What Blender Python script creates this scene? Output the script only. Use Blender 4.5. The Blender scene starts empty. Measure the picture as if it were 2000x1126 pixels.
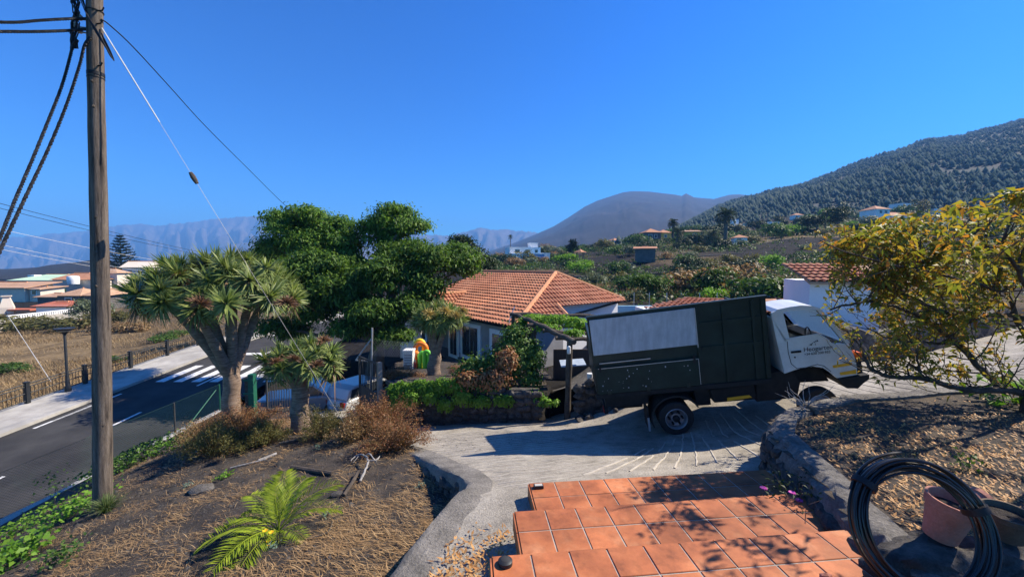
import bpy, bmesh, math, random
import numpy as np
from mathutils import Vector, Matrix, Euler

random.seed(7)
RNG = np.random.default_rng(11)
scene = bpy.context.scene
COL = scene.collection

# ------------------------------------------------------------------ camera
PITCH = math.atan(43 / 780.0)
FPX = 780.0
HAZE = 0.00026
cam_d = bpy.data.cameras.new('camera')
cam_d.sensor_width = 36.0
cam_d.lens = 36.0 * FPX / 2000.0
cam_d.clip_start = 0.05
cam_d.clip_end = 40000
cam = bpy.data.objects.new('camera', cam_d)
cam.location = (0, 0, 0)                       # eye level is z = 0; the land lies below it
cam.rotation_euler = (math.pi / 2 - PITCH, 0, 0)
COL.objects.link(cam)
scene.camera = cam

# ------------------------------------------------------------------ sky and sun
SUN_EL = math.radians(44.0)
SUN_AZ = math.radians(71.0)                    # clockwise from +Y (view direction) towards +X
w = bpy.data.worlds.new('World'); scene.world = w
w.use_nodes = True
nt = w.node_tree
for n in list(nt.nodes): nt.nodes.remove(n)
sky = nt.nodes.new('ShaderNodeTexSky'); sky.sky_type = 'NISHITA'
sky.sun_disc = False
sky.sun_elevation = SUN_EL
sky.sun_rotation = SUN_AZ
sky.altitude = 400; sky.air_density = 1.0; sky.dust_density = 0.25; sky.ozone_density = 5.0
hsv = nt.nodes.new('ShaderNodeHueSaturation')
hsv.inputs['Saturation'].default_value = 1.3
hsv.inputs['Value'].default_value = 1.0
bg = nt.nodes.new('ShaderNodeBackground'); bg.inputs['Strength'].default_value = 0.067
wo = nt.nodes.new('ShaderNodeOutputWorld')
nt.links.new(sky.outputs[0], hsv.inputs['Color'])
tn = nt.nodes.new('ShaderNodeVectorMath'); tn.operation = 'MULTIPLY'; tn.inputs[1].default_value = (.155, .265, .35)   # clear, deep blue mountain air
gmn = nt.nodes.new('ShaderNodeGamma'); gmn.inputs['Gamma'].default_value = 1.3
tn2 = nt.nodes.new('ShaderNodeVectorMath'); tn2.operation = 'MULTIPLY'; tn2.inputs[1].default_value = (3.7, 4.6, 3.8)
nt.links.new(hsv.outputs[0], tn.inputs[0]); nt.links.new(tn.outputs[0], gmn.inputs[0]); nt.links.new(gmn.outputs[0], tn2.inputs[0]); nt.links.new(tn2.outputs[0], bg.inputs['Color'])
nt.links.new(bg.outputs[0], wo.inputs['Surface'])

sun_d = bpy.data.lights.new('sun', 'SUN'); sun_d.energy = 5.0; sun_d.angle = math.radians(0.53)
sun_d.color = (1.0, 0.895, 0.735)
sun = bpy.data.objects.new('sun', sun_d); COL.objects.link(sun)
sdir = Vector((math.sin(SUN_AZ) * math.cos(SUN_EL), math.cos(SUN_AZ) * math.cos(SUN_EL), math.sin(SUN_EL)))
sun.rotation_euler = (-sdir).to_track_quat('-Z', 'Y').to_euler()
sun.location = sdir * 50

scene.view_settings.view_transform = 'Standard'
scene.view_settings.look = 'None'
scene.view_settings.exposure = 1.12
scene.view_settings.gamma = 1.0
scene.view_settings.use_curve_mapping = False
scene.render.engine = 'CYCLES'
scene.cycles.max_bounces = 6
scene.cycles.diffuse_bounces = 3
scene.cycles.glossy_bounces = 2
scene.cycles.transmission_bounces = 3
scene.cycles.transparent_max_bounces = 8
scene.cycles.volume_bounces = 0
scene.cycles.caustics_reflective = False
scene.cycles.caustics_refractive = False
scene.cycles.use_denoising = True
scene.render.use_persistent_data = False

# ------------------------------------------------------------------ helpers
CP, SP = math.cos(PITCH), math.sin(PITCH)
def P(px, py, Y):
    """the point at forward distance Y that the photograph shows at pixel (px, py)"""
    u = (px - 1000.0) / FPX; v = (563.0 - py) / FPX
    dy = CP + v * SP; dz = -SP + v * CP
    k = Y / dy
    return Vector((u * k, Y, dz * k))
def proj(p):
    X, Y, Z = p
    f = Y * CP - Z * SP; uu = Y * SP + Z * CP
    return 1000 + FPX * X / f, 563 - FPX * uu / f

def _hash(ix, iy, s):
    h = (ix * 374761393 + iy * 668265263 + s * 974634777) & 0x7fffffff
    h = ((h ^ (h >> 13)) * 1274126177) & 0x7fffffff
    return ((h ^ (h >> 16)) & 0xffff) / 65535.0
def vnoise(x, y, s=0):
    x = np.asarray(x, float); y = np.asarray(y, float)
    ix = np.floor(x).astype(np.int64); iy = np.floor(y).astype(np.int64)
    fx = x - ix; fy = y - iy
    fx = fx * fx * (3 - 2 * fx); fy = fy * fy * (3 - 2 * fy)
    a = _hash(ix, iy, s); b = _hash(ix + 1, iy, s); c = _hash(ix, iy + 1, s); d = _hash(ix + 1, iy + 1, s)
    return (a + (b - a) * fx) * (1 - fy) + (c + (d - c) * fx) * fy
def fbm(x, y, o=4, s=0):
    t = 0; a = .5; n = 0
    for i in range(o):
        t = t + a * (vnoise(np.asarray(x) * 2 ** i, np.asarray(y) * 2 ** i, s + i * 17) - .5); n += a; a *= .5
    return t / n * 2          # about -1 .. 1

# --- materials
MATS = {}
def _n(nt, t, **kw):
    n = nt.nodes.new(t)
    for k, v in kw.items(): setattr(n, k, v)
    return n
def ramp(nt, stops):
    r = nt.nodes.new('ShaderNodeValToRGB')
    e = r.color_ramp.elements
    while len(e) > 1: e.remove(e[-1])
    e[0].position = stops[0][0]; e[0].color = (*stops[0][1], 1)
    for p, c in stops[1:]:
        x = e.new(p); x.color = (*c, 1)
    return r
def mat(name, cols, scale=4.0, rough=.85, bump=0.0, bscale=None, detail=6, spec=.3, metal=0.0, stretch=None,
        fine=0.0, fscale=60.0, coat=0.0, dist=.02):
    """procedural principled: colours run over a noise; bump from a finer noise"""
    m = bpy.data.materials.new(name); m.use_nodes = True; MATS[name] = m
    nt = m.node_tree; b = nt.nodes['Principled BSDF']
    b.inputs['Roughness'].default_value = rough
    b.inputs['Specular IOR Level'].default_value = spec
    b.inputs['Metallic'].default_value = metal
    b.inputs['Coat Weight'].default_value = coat
    tc = _n(nt, 'ShaderNodeTexCoord')
    mp = _n(nt, 'ShaderNodeMapping')
    if stretch: mp.inputs['Scale'].default_value = stretch
    gp = _n(nt, 'ShaderNodeNewGeometry'); nt.links.new(gp.outputs['Position'], mp.inputs['Vector'])
    if isinstance(cols[0], (int, float)): cols = [cols]
    nz = _n(nt, 'ShaderNodeTexNoise'); nz.inputs['Scale'].default_value = scale; nz.inputs['Detail'].default_value = detail
    nz.inputs['Roughness'].default_value = .62
    nt.links.new(mp.outputs[0], nz.inputs['Vector'])
    k = len(cols)
    st = [(.5, cols[0])] if k == 1 else [(.32 + .36 * i / (k - 1), c) for i, c in enumerate(cols)]
    r = ramp(nt, st); nt.links.new(nz.outputs['Fac'], r.inputs['Fac'])
    out = r.outputs['Color']
    n2 = None
    if fine or bump:
        n2 = _n(nt, 'ShaderNodeTexNoise'); n2.inputs['Scale'].default_value = bscale or fscale
        n2.inputs['Detail'].default_value = 5; n2.inputs['Roughness'].default_value = .7
        nt.links.new(mp.outputs[0], n2.inputs['Vector'])
    if fine:
        mr = _n(nt, 'ShaderNodeMapRange')
        mr.inputs['From Min'].default_value = .3; mr.inputs['From Max'].default_value = .7
        mr.inputs['To Min'].default_value = 1 - fine; mr.inputs['To Max'].default_value = 1 + fine
        nt.links.new(n2.outputs['Fac'], mr.inputs['Value'])
        mx = _n(nt, 'ShaderNodeVectorMath', operation='SCALE')
        nt.links.new(out, mx.inputs[0]); nt.links.new(mr.outputs[0], mx.inputs['Scale'])
        out = mx.outputs[0]
    nt.links.new(out, b.inputs['Base Color'])
    if bump:
        bp = _n(nt, 'ShaderNodeBump'); bp.inputs['Strength'].default_value = bump; bp.inputs['Distance'].default_value = dist
        nt.links.new(n2.outputs['Fac'], bp.inputs['Height']); nt.links.new(bp.outputs[0], b.inputs['Normal'])
    return m
def leafmat(name, cols, trans=.35, rough=.55, spec=.25, tint=(1.15, 1.2, .6)):
    """one colour per leaf (random per mesh island) with light passing through"""
    m = bpy.data.materials.new(name); m.use_nodes = True; MATS[name] = m
    nt = m.node_tree; b = nt.nodes['Principled BSDF']; o = nt.nodes['Material Output']
    b.inputs['Roughness'].default_value = rough; b.inputs['Specular IOR Level'].default_value = spec
    g = _n(nt, 'ShaderNodeNewGeometry')
    k = len(cols)
    r = ramp(nt, [(i / max(1, k - 1), c) for i, c in enumerate(cols)])
    nt.links.new(g.outputs['Random Per Island'], r.inputs['Fac'])
    oi = _n(nt, 'ShaderNodeObjectInfo')
    mr = _n(nt, 'ShaderNodeMapRange'); mr.inputs['To Min'].default_value = .82; mr.inputs['To Max'].default_value = 1.18
    nt.links.new(oi.outputs['Random'], mr.inputs['Value'])
    sc = _n(nt, 'ShaderNodeVectorMath', operation='SCALE')
    nt.links.new(r.outputs[0], sc.inputs[0]); nt.links.new(mr.outputs[0], sc.inputs['Scale'])
    nt.links.new(sc.outputs[0], b.inputs['Base Color'])
    if trans > 0:
        t = _n(nt, 'ShaderNodeBsdfTranslucent')
        ml = _n(nt, 'ShaderNodeVectorMath', operation='MULTIPLY'); ml.inputs[1].default_value = tint
        nt.links.new(sc.outputs[0], ml.inputs[0]); nt.links.new(ml.outputs[0], t.inputs['Color'])
        mx = _n(nt, 'ShaderNodeMixShader'); mx.inputs[0].default_value = trans
        nt.links.new(b.outputs[0], mx.inputs[1]); nt.links.new(t.outputs[0], mx.inputs[2])
        nt.links.new(mx.outputs[0], o.inputs['Surface'])
    return m

# --- meshes and objects
def mesh_np(name, V, F, mats=None, smooth=False, fm=None):
    V = np.asarray(V, dtype=np.float32).reshape(-1, 3)
    me = bpy.data.meshes.new(name)
    if isinstance(F, np.ndarray):
        n, k = F.shape
        me.vertices.add(len(V)); me.vertices.foreach_set('co', V.ravel())
        me.loops.add(n * k); me.loops.foreach_set('vertex_index', F.astype(np.int32).ravel())
        me.polygons.add(n); me.polygons.foreach_set('loop_start', np.arange(0, n * k, k, dtype=np.int32))
        try: me.polygons.foreach_set('loop_total', np.full(n, k, dtype=np.int32))
        except Exception: pass
        me.update(calc_edges=True)
    else:
        me.from_pydata([tuple(v) for v in V.tolist()], [], F)
        me.update()
    if mats is not None:
        for m in (mats if isinstance(mats, (list, tuple)) else [mats]): me.materials.append(m if not isinstance(m, str) else MATS[m])
    if fm is not None: me.polygons.foreach_set('material_index', np.asarray(fm, dtype=np.int32))
    if smooth: me.polygons.foreach_set('use_smooth', np.ones(len(me.polygons), dtype=bool))
    return me
def root_loc(o):
    while o.parent: o = o.parent
    return Vector(o.location)
def link(name, me, parent=None, loc=None):
    o = bpy.data.objects.new(name, me); COL.objects.link(o)
    if parent is not None: o.parent = parent
    if loc is not None: o.location = loc
    return o
def tag(o, label=None, cat=None, group=None, kind=None):
    if label: o['label'] = label
    if cat: o['category'] = cat
    if group: o['group'] = group
    if kind: o['kind'] = kind
    return o
def thing(name, label, cat, loc=(0, 0, 0), rz=0.0, group=None):
    o = bpy.data.objects.new(name, None); COL.objects.link(o)
    o.location = loc; o.rotation_euler = (0, 0, rz); o.empty_display_size = .2
    return tag(o, label, cat, group)
def copy_tree(o, parent=None):
    c = o.copy(); COL.objects.link(c)
    if parent is not None: c.parent = parent
    for ch in list(o.children): copy_tree(ch, c)
    return c

class MB:
    """collects shapes, then links them as ONE mesh object"""
    def __init__(s): s.v = []; s.f = []; s.m = []
    def add(s, V, F, mi=0):
        k = len(s.v); s.v.extend([tuple(map(float, q)) for q in V]); s.f.extend([tuple(i + k for i in q) for q in F]); s.m.extend([mi] * len(F)); return s
    def box(s, lo, hi, mi=0):
        x0, y0, z0 = lo; x1, y1, z1 = hi
        V = [(x0, y0, z0), (x1, y0, z0), (x1, y1, z0), (x0, y1, z0), (x0, y0, z1), (x1, y0, z1), (x1, y1, z1), (x0, y1, z1)]
        return s.add(V, [(0, 3, 2, 1), (4, 5, 6, 7), (0, 1, 5, 4), (1, 2, 6, 5), (2, 3, 7, 6), (3, 0, 4, 7)], mi)
    def obox(s, c, ax, ay, az, mi=0):
        """box from a centre and three half-axis vectors"""
        c, ax, ay, az = map(Vector, (c, ax, ay, az)); V = []
        for k in (-1, 1):
            for i, j in ((-1, -1), (1, -1), (1, 1), (-1, 1)): V.append(c + ax * i + ay * j + az * k)
        return s.add(V, [(0, 3, 2, 1), (4, 5, 6, 7), (0, 1, 5, 4), (1, 2, 6, 5), (2, 3, 7, 6), (3, 0, 4, 7)], mi)
    def prism(s, poly, a, b, mi=0):
        """polygon of (x, z) points extruded along y from a to b"""
        n = len(poly); V = [(x, a, z) for x, z in poly] + [(x, b, z) for x, z in poly]
        F = [tuple(range(n)), tuple(range(2 * n - 1, n - 1, -1))] + [(i, i + n, (i + 1) % n + n, (i + 1) % n) for i in range(n)]
        return s.add(V, F, mi)
    def vprism(s, poly, a, b, mi=0):
        n = len(poly); V = [(x, y, a) for x, y in poly] + [(x, y, b) for x, y in poly]
        F = [tuple(range(n - 1, -1, -1)), tuple(range(n, 2 * n))] + [(i, (i + 1) % n, (i + 1) % n + n, i + n) for i in range(n)]
        return s.add(V, F, mi)
    def tube(s, pts, r, n=6, cap=True, mi=0):
        pts = [Vector(p) for p in pts]
        rr = r if isinstance(r, (list, tuple)) else [r] * len(pts)
        V = []; F = []
        prev = None
        for i, p in enumerate(pts):
            t = (pts[min(i + 1, len(pts) - 1)] - pts[max(i - 1, 0)])
            if t.length < 1e-9: t = Vector((0, 0, 1))
            t.normalize()
            if prev is None:
                a = t.cross(Vector((0, 0, 1)))
                if a.length < .05: a = t.cross(Vector((1, 0, 0)))
            else:
                a = prev - t * prev.dot(t)
            a.normalize(); prev = a; b = t.cross(a)
            for k in range(n):
                an = 2 * math.pi * k / n
                V.append(p + (a * math.cos(an) + b * math.sin(an)) * rr[i])
        for i in range(len(pts) - 1):
            for k in range(n):
                k2 = (k + 1) % n
                F.append((i * n + k, i * n + k2, (i + 1) * n + k2, (i + 1) * n + k))
        if cap:
            F.append(tuple(range(n - 1, -1, -1))); e = (len(pts) - 1) * n; F.append(tuple(range(e, e + n)))
        return s.add(V, F, mi)
    def lathe(s, prof, c=(0, 0, 0), axis='z', n=24, mi=0, cap=True):
        """profile [(radius, height)] turned about an axis through c"""
        c = Vector(c); V = []; F = []
        for r, h in prof:
            for k in range(n):
                a = 2 * math.pi * k / n; x, y = r * math.cos(a), r * math.sin(a)
                q = (x, y, h) if axis == 'z' else ((x, h, y) if axis == 'y' else (h, x, y))
                V.append(c + Vector(q))
        for i in range(len(prof) - 1):
            for k in range(n):
                k2 = (k + 1) % n; F.append((i * n + k, i * n + k2, (i + 1) * n + k2, (i + 1) * n + k))
        if cap:
            F.append(tuple(range(n - 1, -1, -1))); e = (len(prof) - 1) * n; F.append(tuple(range(e, e + n)))
        return s.add(V, F, mi)
    def blob(s, c, r, sub=2, noise=.2, seed=0, sq=(1, 1, 1), mi=0):
        bm = bmesh.new(); bmesh.ops.create_icosphere(bm, subdivisions=sub, radius=1.0)
        rnd = random.Random(seed); o = Vector((rnd.random() * 50, rnd.random() * 50, rnd.random() * 50))
        from mathutils import noise as mn
        V = []
        for v in bm.verts:
            k = 1 + noise * mn.noise(v.co * 1.3 + o) + noise * .5 * mn.noise(v.co * 3.1 + o)
            V.append(Vector(c) + Vector((v.co.x * sq[0], v.co.y * sq[1], v.co.z * sq[2])) * r * k)
        F = [tuple(v.index for v in f.verts) for f in bm.faces]; bm.free()
        return s.add(V, F, mi)
    def mesh(s, name, mats, smooth=False, off=(0, 0, 0)):
        V = np.array(s.v, dtype=np.float32).reshape(-1, 3) - np.array(off, dtype=np.float32)
        me = mesh_np(name, V, s.f, mats, fm=s.m if isinstance(mats, (list, tuple)) and len(mats) > 1 else None)
        if smooth:
            me.polygons.foreach_set('use_smooth', np.ones(len(me.polygons), dtype=bool))
            me.set_sharp_from_angle(angle=math.radians(40))
        return me
    def obj(s, name, mats, parent=None, smooth=False, world=True):
        off = root_loc(parent) if (parent is not None and world) else (0, 0, 0)
        return link(name, s.mesh(name, mats, smooth, off), parent)
def bevel(o, wdt=.01, seg=2):
    md = o.modifiers.new('bevel', 'BEVEL'); md.width = wdt; md.segments = seg; md.limit_method = 'ANGLE'; md.angle_limit = math.radians(35)
    return o

# --- leaves: n small faces, each its own island
def leaves_np(pos, nrm, size, aspect=.4, curl=.15, along=None, rng=RNG, droop=0.0, fold=True):
    """pos (n,3), nrm (n,3): diamond leaves, length size (n), tilted about the normal"""
    n = len(pos)
    nrm = nrm / (np.linalg.norm(nrm, axis=1, keepdims=True) + 1e-9)
    if along is None:
        along = rng.normal(size=(n, 3))
    along = along - nrm * np.sum(along * nrm, axis=1, keepdims=True)
    along /= np.linalg.norm(along, axis=1, keepdims=True) + 1e-9
    side = np.cross(nrm, along)
    L = (np.ones(n) * size)[:, None]; W = L * aspect
    a = pos
    tip = pos + along * L - nrm * L * curl + np.array([0, 0, -1.0]) * L * droop
    mid = pos + along * L * .45
    l = mid + side * W * .5 + nrm * L * .06; r = mid - side * W * .5 + nrm * L * .06
    V = np.stack([a, r, tip, l], 1).reshape(-1, 3)
    F = np.arange(n * 4, dtype=np.int32).reshape(n, 4)
    return V, F
def cloud(blobs, n, rng=RNG, shell=.5, low=-.75):
    """points spread through ellipsoids [(centre, radii)], biased to the shell; returns positions and outward normals"""
    vol = np.array([b[1][0] * b[1][1] * b[1][2] for b in blobs]) ** (2 / 3.0); vol /= vol.sum()
    pick = rng.choice(len(blobs), size=n, p=vol)
    C = np.array([tuple(b[0]) for b in blobs], float)[pick]; R = np.array([tuple(b[1]) for b in blobs], float)[pick]
    d = rng.normal(size=(n, 3)); d /= np.linalg.norm(d, axis=1, keepdims=True)
    d[:, 2] = np.where(d[:, 2] < low, -d[:, 2], d[:, 2])
    rad = shell + (1 - shell) * rng.random(n) ** .6
    rad *= 1 + .16 * rng.normal(size=n)
    return C + d * R * rad[:, None], d / R * R.mean()
def rand_rot(n, rng=RNG):
    v = rng.normal(size=(n, 3)); return v / np.linalg.norm(v, axis=1, keepdims=True)
# ------------------------------------------------------------------ materials
mat('asphalt', [(.030, .030, .031), (.044, .043, .043), (.056, .055, .053)], .5, .9, .5, 220, fine=.25, dist=.004)
mat('pavement', [(.36, .34, .31), (.45, .43, .39)], 1.2, .9, .3, 90, fine=.08, dist=.004)
mat('paint', [(.42, .42, .41), (.62, .62, .60), (.70, .70, .68)], 7, .7, fine=.05)
mat('concrete', [(.23, .208, .173), (.345, .312, .262), (.39, .354, .298), (.46, .42, .356)], 1.7, .92, 1.0, 42, fine=.32, dist=.018, detail=9)
mat('cement_line', [(.38, .345, .295), (.52, .475, .41)], 6, .95, .4, 80, fine=.15, dist=.006)
mat('score', [(.07, .065, .06), (.12, .11, .10)], 6, .95)
mat('plaster_top', [(.09, .083, .076), (.16, .148, .133), (.22, .203, .182)], 3.2, .95, 1.0, 30, fine=.4, dist=.03)
mat('wall_cap', [(.13, .12, .105), (.20, .183, .16), (.27, .248, .218)], 2.5, .95, 1.0, 35, fine=.35, dist=.025)
mat('lava_stone', [(.035, .033, .032), (.075, .068, .062), (.13, .115, .10)], 5, .95, 1.0, 30, fine=.35, dist=.02)
mat('soil', [(.024, .021, .019), (.052, .043, .037), (.105, .08, .056)], 2.2, 1.0, 1.0, 70, fine=.45, dist=.02)
mat('planter_soil', [(.04, .034, .03), (.075, .062, .05), (.12, .09, .06)], 3.5, 1.0, 1.0, 70, fine=.4, dist=.02)
mat('bank', [(.10, .06, .045), (.17, .10, .075), (.24, .15, .11)], 2.5, 1.0, 1.0, 20, fine=.3, dist=.03)
mat('rubble', [(.06, .055, .05), (.12, .11, .10), (.2, .18, .16)], 4, 1.0, 1.0, 25, fine=.35, dist=.03)
mat('terracotta', [(.28, .085, .03), (.44, .135, .048), (.50, .165, .06), (.55, .225, .10)], 2.6, .62, .25, 120, fine=.07, spec=.35, dist=.002)
def vary(name, lo, hi):
    m = MATS[name]; nt = m.node_tree; b = nt.nodes['Principled BSDF']; src = b.inputs['Base Color'].links[0].from_socket
    oi = _n(nt, 'ShaderNodeObjectInfo'); mr = _n(nt, 'ShaderNodeMapRange'); mr.inputs['To Min'].default_value = lo; mr.inputs['To Max'].default_value = hi
    nt.links.new(oi.outputs['Random'], mr.inputs['Value']); sc = _n(nt, 'ShaderNodeVectorMath', operation='SCALE'); nt.links.new(src, sc.inputs[0]); nt.links.new(mr.outputs[0], sc.inputs['Scale']); nt.links.new(sc.outputs[0], b.inputs['Base Color'])
def stain(name, scale, lo, stretch=None, a=.42, b_=.62, tint=(1, 1, 1)):
    m = MATS[name]; nt = m.node_tree; b = nt.nodes['Principled BSDF']; src = b.inputs['Base Color'].links[0].from_socket
    g = _n(nt, 'ShaderNodeNewGeometry'); mp = _n(nt, 'ShaderNodeMapping'); nz = _n(nt, 'ShaderNodeTexNoise'); nz.inputs['Scale'].default_value = scale; nz.inputs['Detail'].default_value = 8; nz.inputs['Roughness'].default_value = .65
    if stretch: mp.inputs['Scale'].default_value = stretch
    nt.links.new(g.outputs['Position'], mp.inputs['Vector']); nt.links.new(mp.outputs[0], nz.inputs['Vector'])
    r = ramp(nt, [(a, (lo * tint[0], lo * tint[1], lo * tint[2])), (b_, (1, 1, 1))]); nt.links.new(nz.outputs['Fac'], r.inputs['Fac'])
    mu = _n(nt, 'ShaderNodeVectorMath', operation='MULTIPLY'); nt.links.new(src, mu.inputs[0]); nt.links.new(r.outputs[0], mu.inputs[1]); nt.links.new(mu.outputs[0], b.inputs['Base Color'])
stain('terracotta', 1.6, .62); stain('terracotta', 9, .8, None, .36, .5); stain('concrete', .8, .78); stain('concrete', 5, .8, None, .38, .5); stain('asphalt', .25, .75); stain('pavement', .6, .8)
vary('terracotta', .84, 1.1)
mat('grout', [(.30, .27, .235), (.42, .38, .34)], 9, .95, .5, 90)
mat('roof_tile', [(.46, .175, .09), (.55, .23, .125), (.61, .295, .17)], 1.1, .85, .3, 60, fine=.18, dist=.004)
vary('roof_tile', .85, 1.1); stain('roof_tile', .7, .72, None, .38, .6)
mat('ridge_tile', [(.55, .24, .11), (.62, .30, .16)], 3, .85, .3, 60, fine=.15, dist=.004)
mat('wood_pole', [(.03, .024, .02), (.105, .083, .066), (.145, .118, .095), (.20, .165, .135)], 3.2, .9, 1.0, 26, stretch=(6, 6, .3), fine=.45, dist=.012)
mat('old_wood', [(.05, .04, .032), (.11, .09, .07)], 6, .9, .8, 30, fine=.3)
mat('bark', [(.09, .075, .062), (.17, .145, .12)], 5, .95, .9, 26, fine=.3)
mat('dragon_bark', [(.13, .088, .062), (.23, .165, .12), (.32, .245, .185)], 5, .9, .7, 16, stretch=(1, 1, 5), fine=.22, dist=.015)
mat('branch_dark', [(.05, .04, .033), (.11, .088, .07)], 7, .95, .8, 40, fine=.3)
mat('grey_wood', [(.18, .17, .16), (.38, .36, .34)], 8, .95, .8, 30, fine=.3)
mat('black_rubber', [(.018, .018, .019), (.03, .03, .03)], 12, .75, .3, 60)
mat('black_cable', (.012, .012, .014), 5, .55)
mat('white_cable', (.6, .6, .58), 5, .6)
mat('steel_wire', (.34, .33, .31), 8, .45, metal=.6)
mat('hose', (.012, .012, .012), 8, .32, spec=.5)
mat('dark_metal', [(.022, .024, .026), (.035, .037, .04)], 8, .5, metal=.3)
mat('gate_metal', [(.035, .036, .038), (.06, .06, .06)], 8, .6, fine=.15)
mat('gate_post', [(.20, .19, .17), (.27, .25, .225)], 8, .7, fine=.15)
mat('green_metal', [(.012, .09, .055), (.02, .12, .075)], 8, .5)
mat('green_wire', [(.01, .05, .032), (.015, .06, .04)], 8, .5)
mat('galv', [(.42, .42, .42), (.55, .55, .55)], 10, .45, metal=.5)
mat('rust', [(.12, .06, .035), (.24, .13, .075)], 9, .9)
mat('white_wall', [(.76, .755, .74), (.86, .855, .84)], .7, .9, .2, 30, fine=.04, dist=.005)
mat('cream_wall', [(.60, .52, .42), (.68, .60, .50)], .7, .9, .2, 30, fine=.05)
mat('grey_wall', [(.26, .26, .26), (.34, .335, .33)], 1.5, .9, .3, 30, fine=.1)
mat('dark_wall', [(.085, .085, .09), (.13, .13, .13)], 1.5, .9, .3, 30, fine=.12)
mat('block_wall', [(.33, .32, .30), (.44, .42, .39)], 1.2, .9, .3, 30, fine=.1)
mat('yellow_wall', [(.62, .40, .07), (.70, .47, .11)], 1, .9)
mat('blue_wall', [(.16, .33, .58), (.22, .40, .64)], 1, .9)
mat('pool_blue', [(.26, .50, .62), (.34, .58, .70)], 2, .7)
mat('red_roof', [(.36, .10, .05), (.45, .14, .075)], 1.5, .85, fine=.15, fscale=12)
mat('orange_roof', [(.38, .17, .09), (.47, .23, .13)], .8, .85, fine=.2, fscale=6)
mat('tan_roof', [(.38, .22, .13), (.48, .30, .19)], .8, .85, fine=.2, fscale=6)
mat('green_roof', [(.40, .56, .38), (.48, .64, .46)], 1, .8)
mat('pane', [(.02, .025, .03), (.05, .06, .07)], 1.5, .12, spec=.6)
mat('curtain', [(.42, .41, .40), (.56, .55, .53)], 4, .5, stretch=(6, 6, .6))
mat('plastic_white', [(.62, .62, .60), (.72, .72, .70)], 4, .5)
mat('silver_paint', [(.30, .31, .32), (.36, .37, .38)], 2, .3, metal=.5, coat=.5)
mat('car_white', [(.46, .47, .48), (.52, .52, .52)], 2, .3, coat=.5)
mat('car_dark', [(.03, .033, .037), (.045, .048, .05)], 2, .3, coat=.5)
mat('tail_red', (.35, .02, .015), 3, .3)
mat('plate', [(.60, .62, .68), (.75, .76, .78)], 6, .5)
mat('truck_green', [(.005, .014, .011), (.009, .021, .017), (.015, .03, .024)], 3, .5, .2, 40, fine=.2, spec=.4, dist=.004)
mat('truck_green_worn', [(.007, .019, .015), (.013, .03, .024)], 4, .55, .3, 40, fine=.25, dist=.004)
mat('panel_white', [(.40, .42, .46), (.47, .49, .52)], 2.5, .4, fine=.06, fscale=8)
stain('panel_white', 3, .8, (3, 3, .5), .4, .6)
mat('cab_white', [(.58, .59, .58), (.70, .71, .70)], 3, .35, .05, 30, fine=.06, coat=.3)
mat('amber', [(.75, .38, .02), (.85, .46, .04)], 9, .5)
mat('orange_lamp', (.8, .16, .02), 4, .3)
mat('ink', (.02, .02, .025), 4, .6)
mat('chassis', [(.012, .012, .013), (.025, .024, .023)], 7, .8)
mat('rim', [(.26, .26, .27), (.40, .40, .41)], 9, .5, metal=.6)
mat('interior', [(.03, .03, .032), (.05, .05, .05)], 5, .8)
mat('interior_red', [(.16, .075, .055), (.22, .11, .085)], 6, .9)
mat('pot', [(.34, .13, .085), (.46, .22, .16)], 5, .9, .3, 60, fine=.15)
mat('pot_brown', [(.09, .065, .045), (.16, .115, .08)], 5, .9, .4, 50, fine=.2)
mat('inflate_yellow', (.80, .62, .03), 2, .45); mat('inflate_green', (.16, .58, .06), 2, .45); mat('inflate_orange', (.78, .20, .02), 2, .45); mat('inflate_red', (.6, .05, .04), 2, .45)
mat('lamp_lens', (.45, .42, .36), 4, .4)
mat('tarp', [(.30, .36, .45), (.42, .48, .56)], 4, .6)
mat('brown_panel', [(.07, .05, .04), (.11, .08, .065)], 5, .8, stretch=(8, 8, .6))

leafmat('leaf_big', [(.03, .08, .013), (.062, .135, .02), (.105, .20, .028), (.18, .29, .044)], .36)
leafmat('leaf_mid', [(.035, .085, .016), (.065, .13, .024), (.10, .175, .034)], .3)
leafmat('leaf_dark', [(.014, .032, .012), (.026, .052, .018), (.042, .07, .024)], .2)
leafmat('leaf_pine', [(.016, .03, .016), (.026, .042, .022)], 0, rough=1.0, spec=0.0)
leafmat('leaf_forest', [(.032, .05, .042), (.06, .08, .068), (.085, .105, .09)], 0, rough=1.0, spec=0.0)  # paler and bluer than near pines: haze put into the colour
leafmat('leaf_bright', [(.085, .20, .02), (.14, .28, .03), (.20, .35, .045)], .4)
leafmat('leaf_silver', [(.10, .13, .075), (.15, .185, .11), (.19, .22, .14)], .25, tint=(1, 1.05, .8))
leafmat('leaf_olive', [(.075, .08, .025), (.12, .12, .037), (.18, .165, .055)], .3, tint=(1.1, 1.05, .6))
leafmat('leaf_dry', [(.16, .095, .045), (.26, .16, .075), (.36, .25, .125), (.14, .12, .05)], .28, tint=(1.1, 1, .7))
leafmat('leaf_rust', [(.20, .075, .035), (.30, .13, .055), (.36, .20, .09), (.17, .13, .055)], .28, tint=(1.1, .95, .7))
leafmat('dry_field', [(.20, .13, .06), (.31, .21, .10), (.42, .30, .155)], .2, tint=(1.1, 1, .7))
leafmat('leaf_dragon', [(.085, .13, .04), (.15, .205, .06), (.22, .27, .08), (.31, .34, .115)], .3, rough=.45, tint=(1.1, 1.15, .6))
leafmat('leaf_dragon_dry', [(.20, .12, .06), (.28, .18, .09), (.16, .09, .05)], .25, tint=(1.1, 1, .7))
leafmat('dry_flower', [(.15, .075, .045), (.22, .12, .07), (.27, .16, .09)], .2, tint=(1.1, 1, .7))
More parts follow.
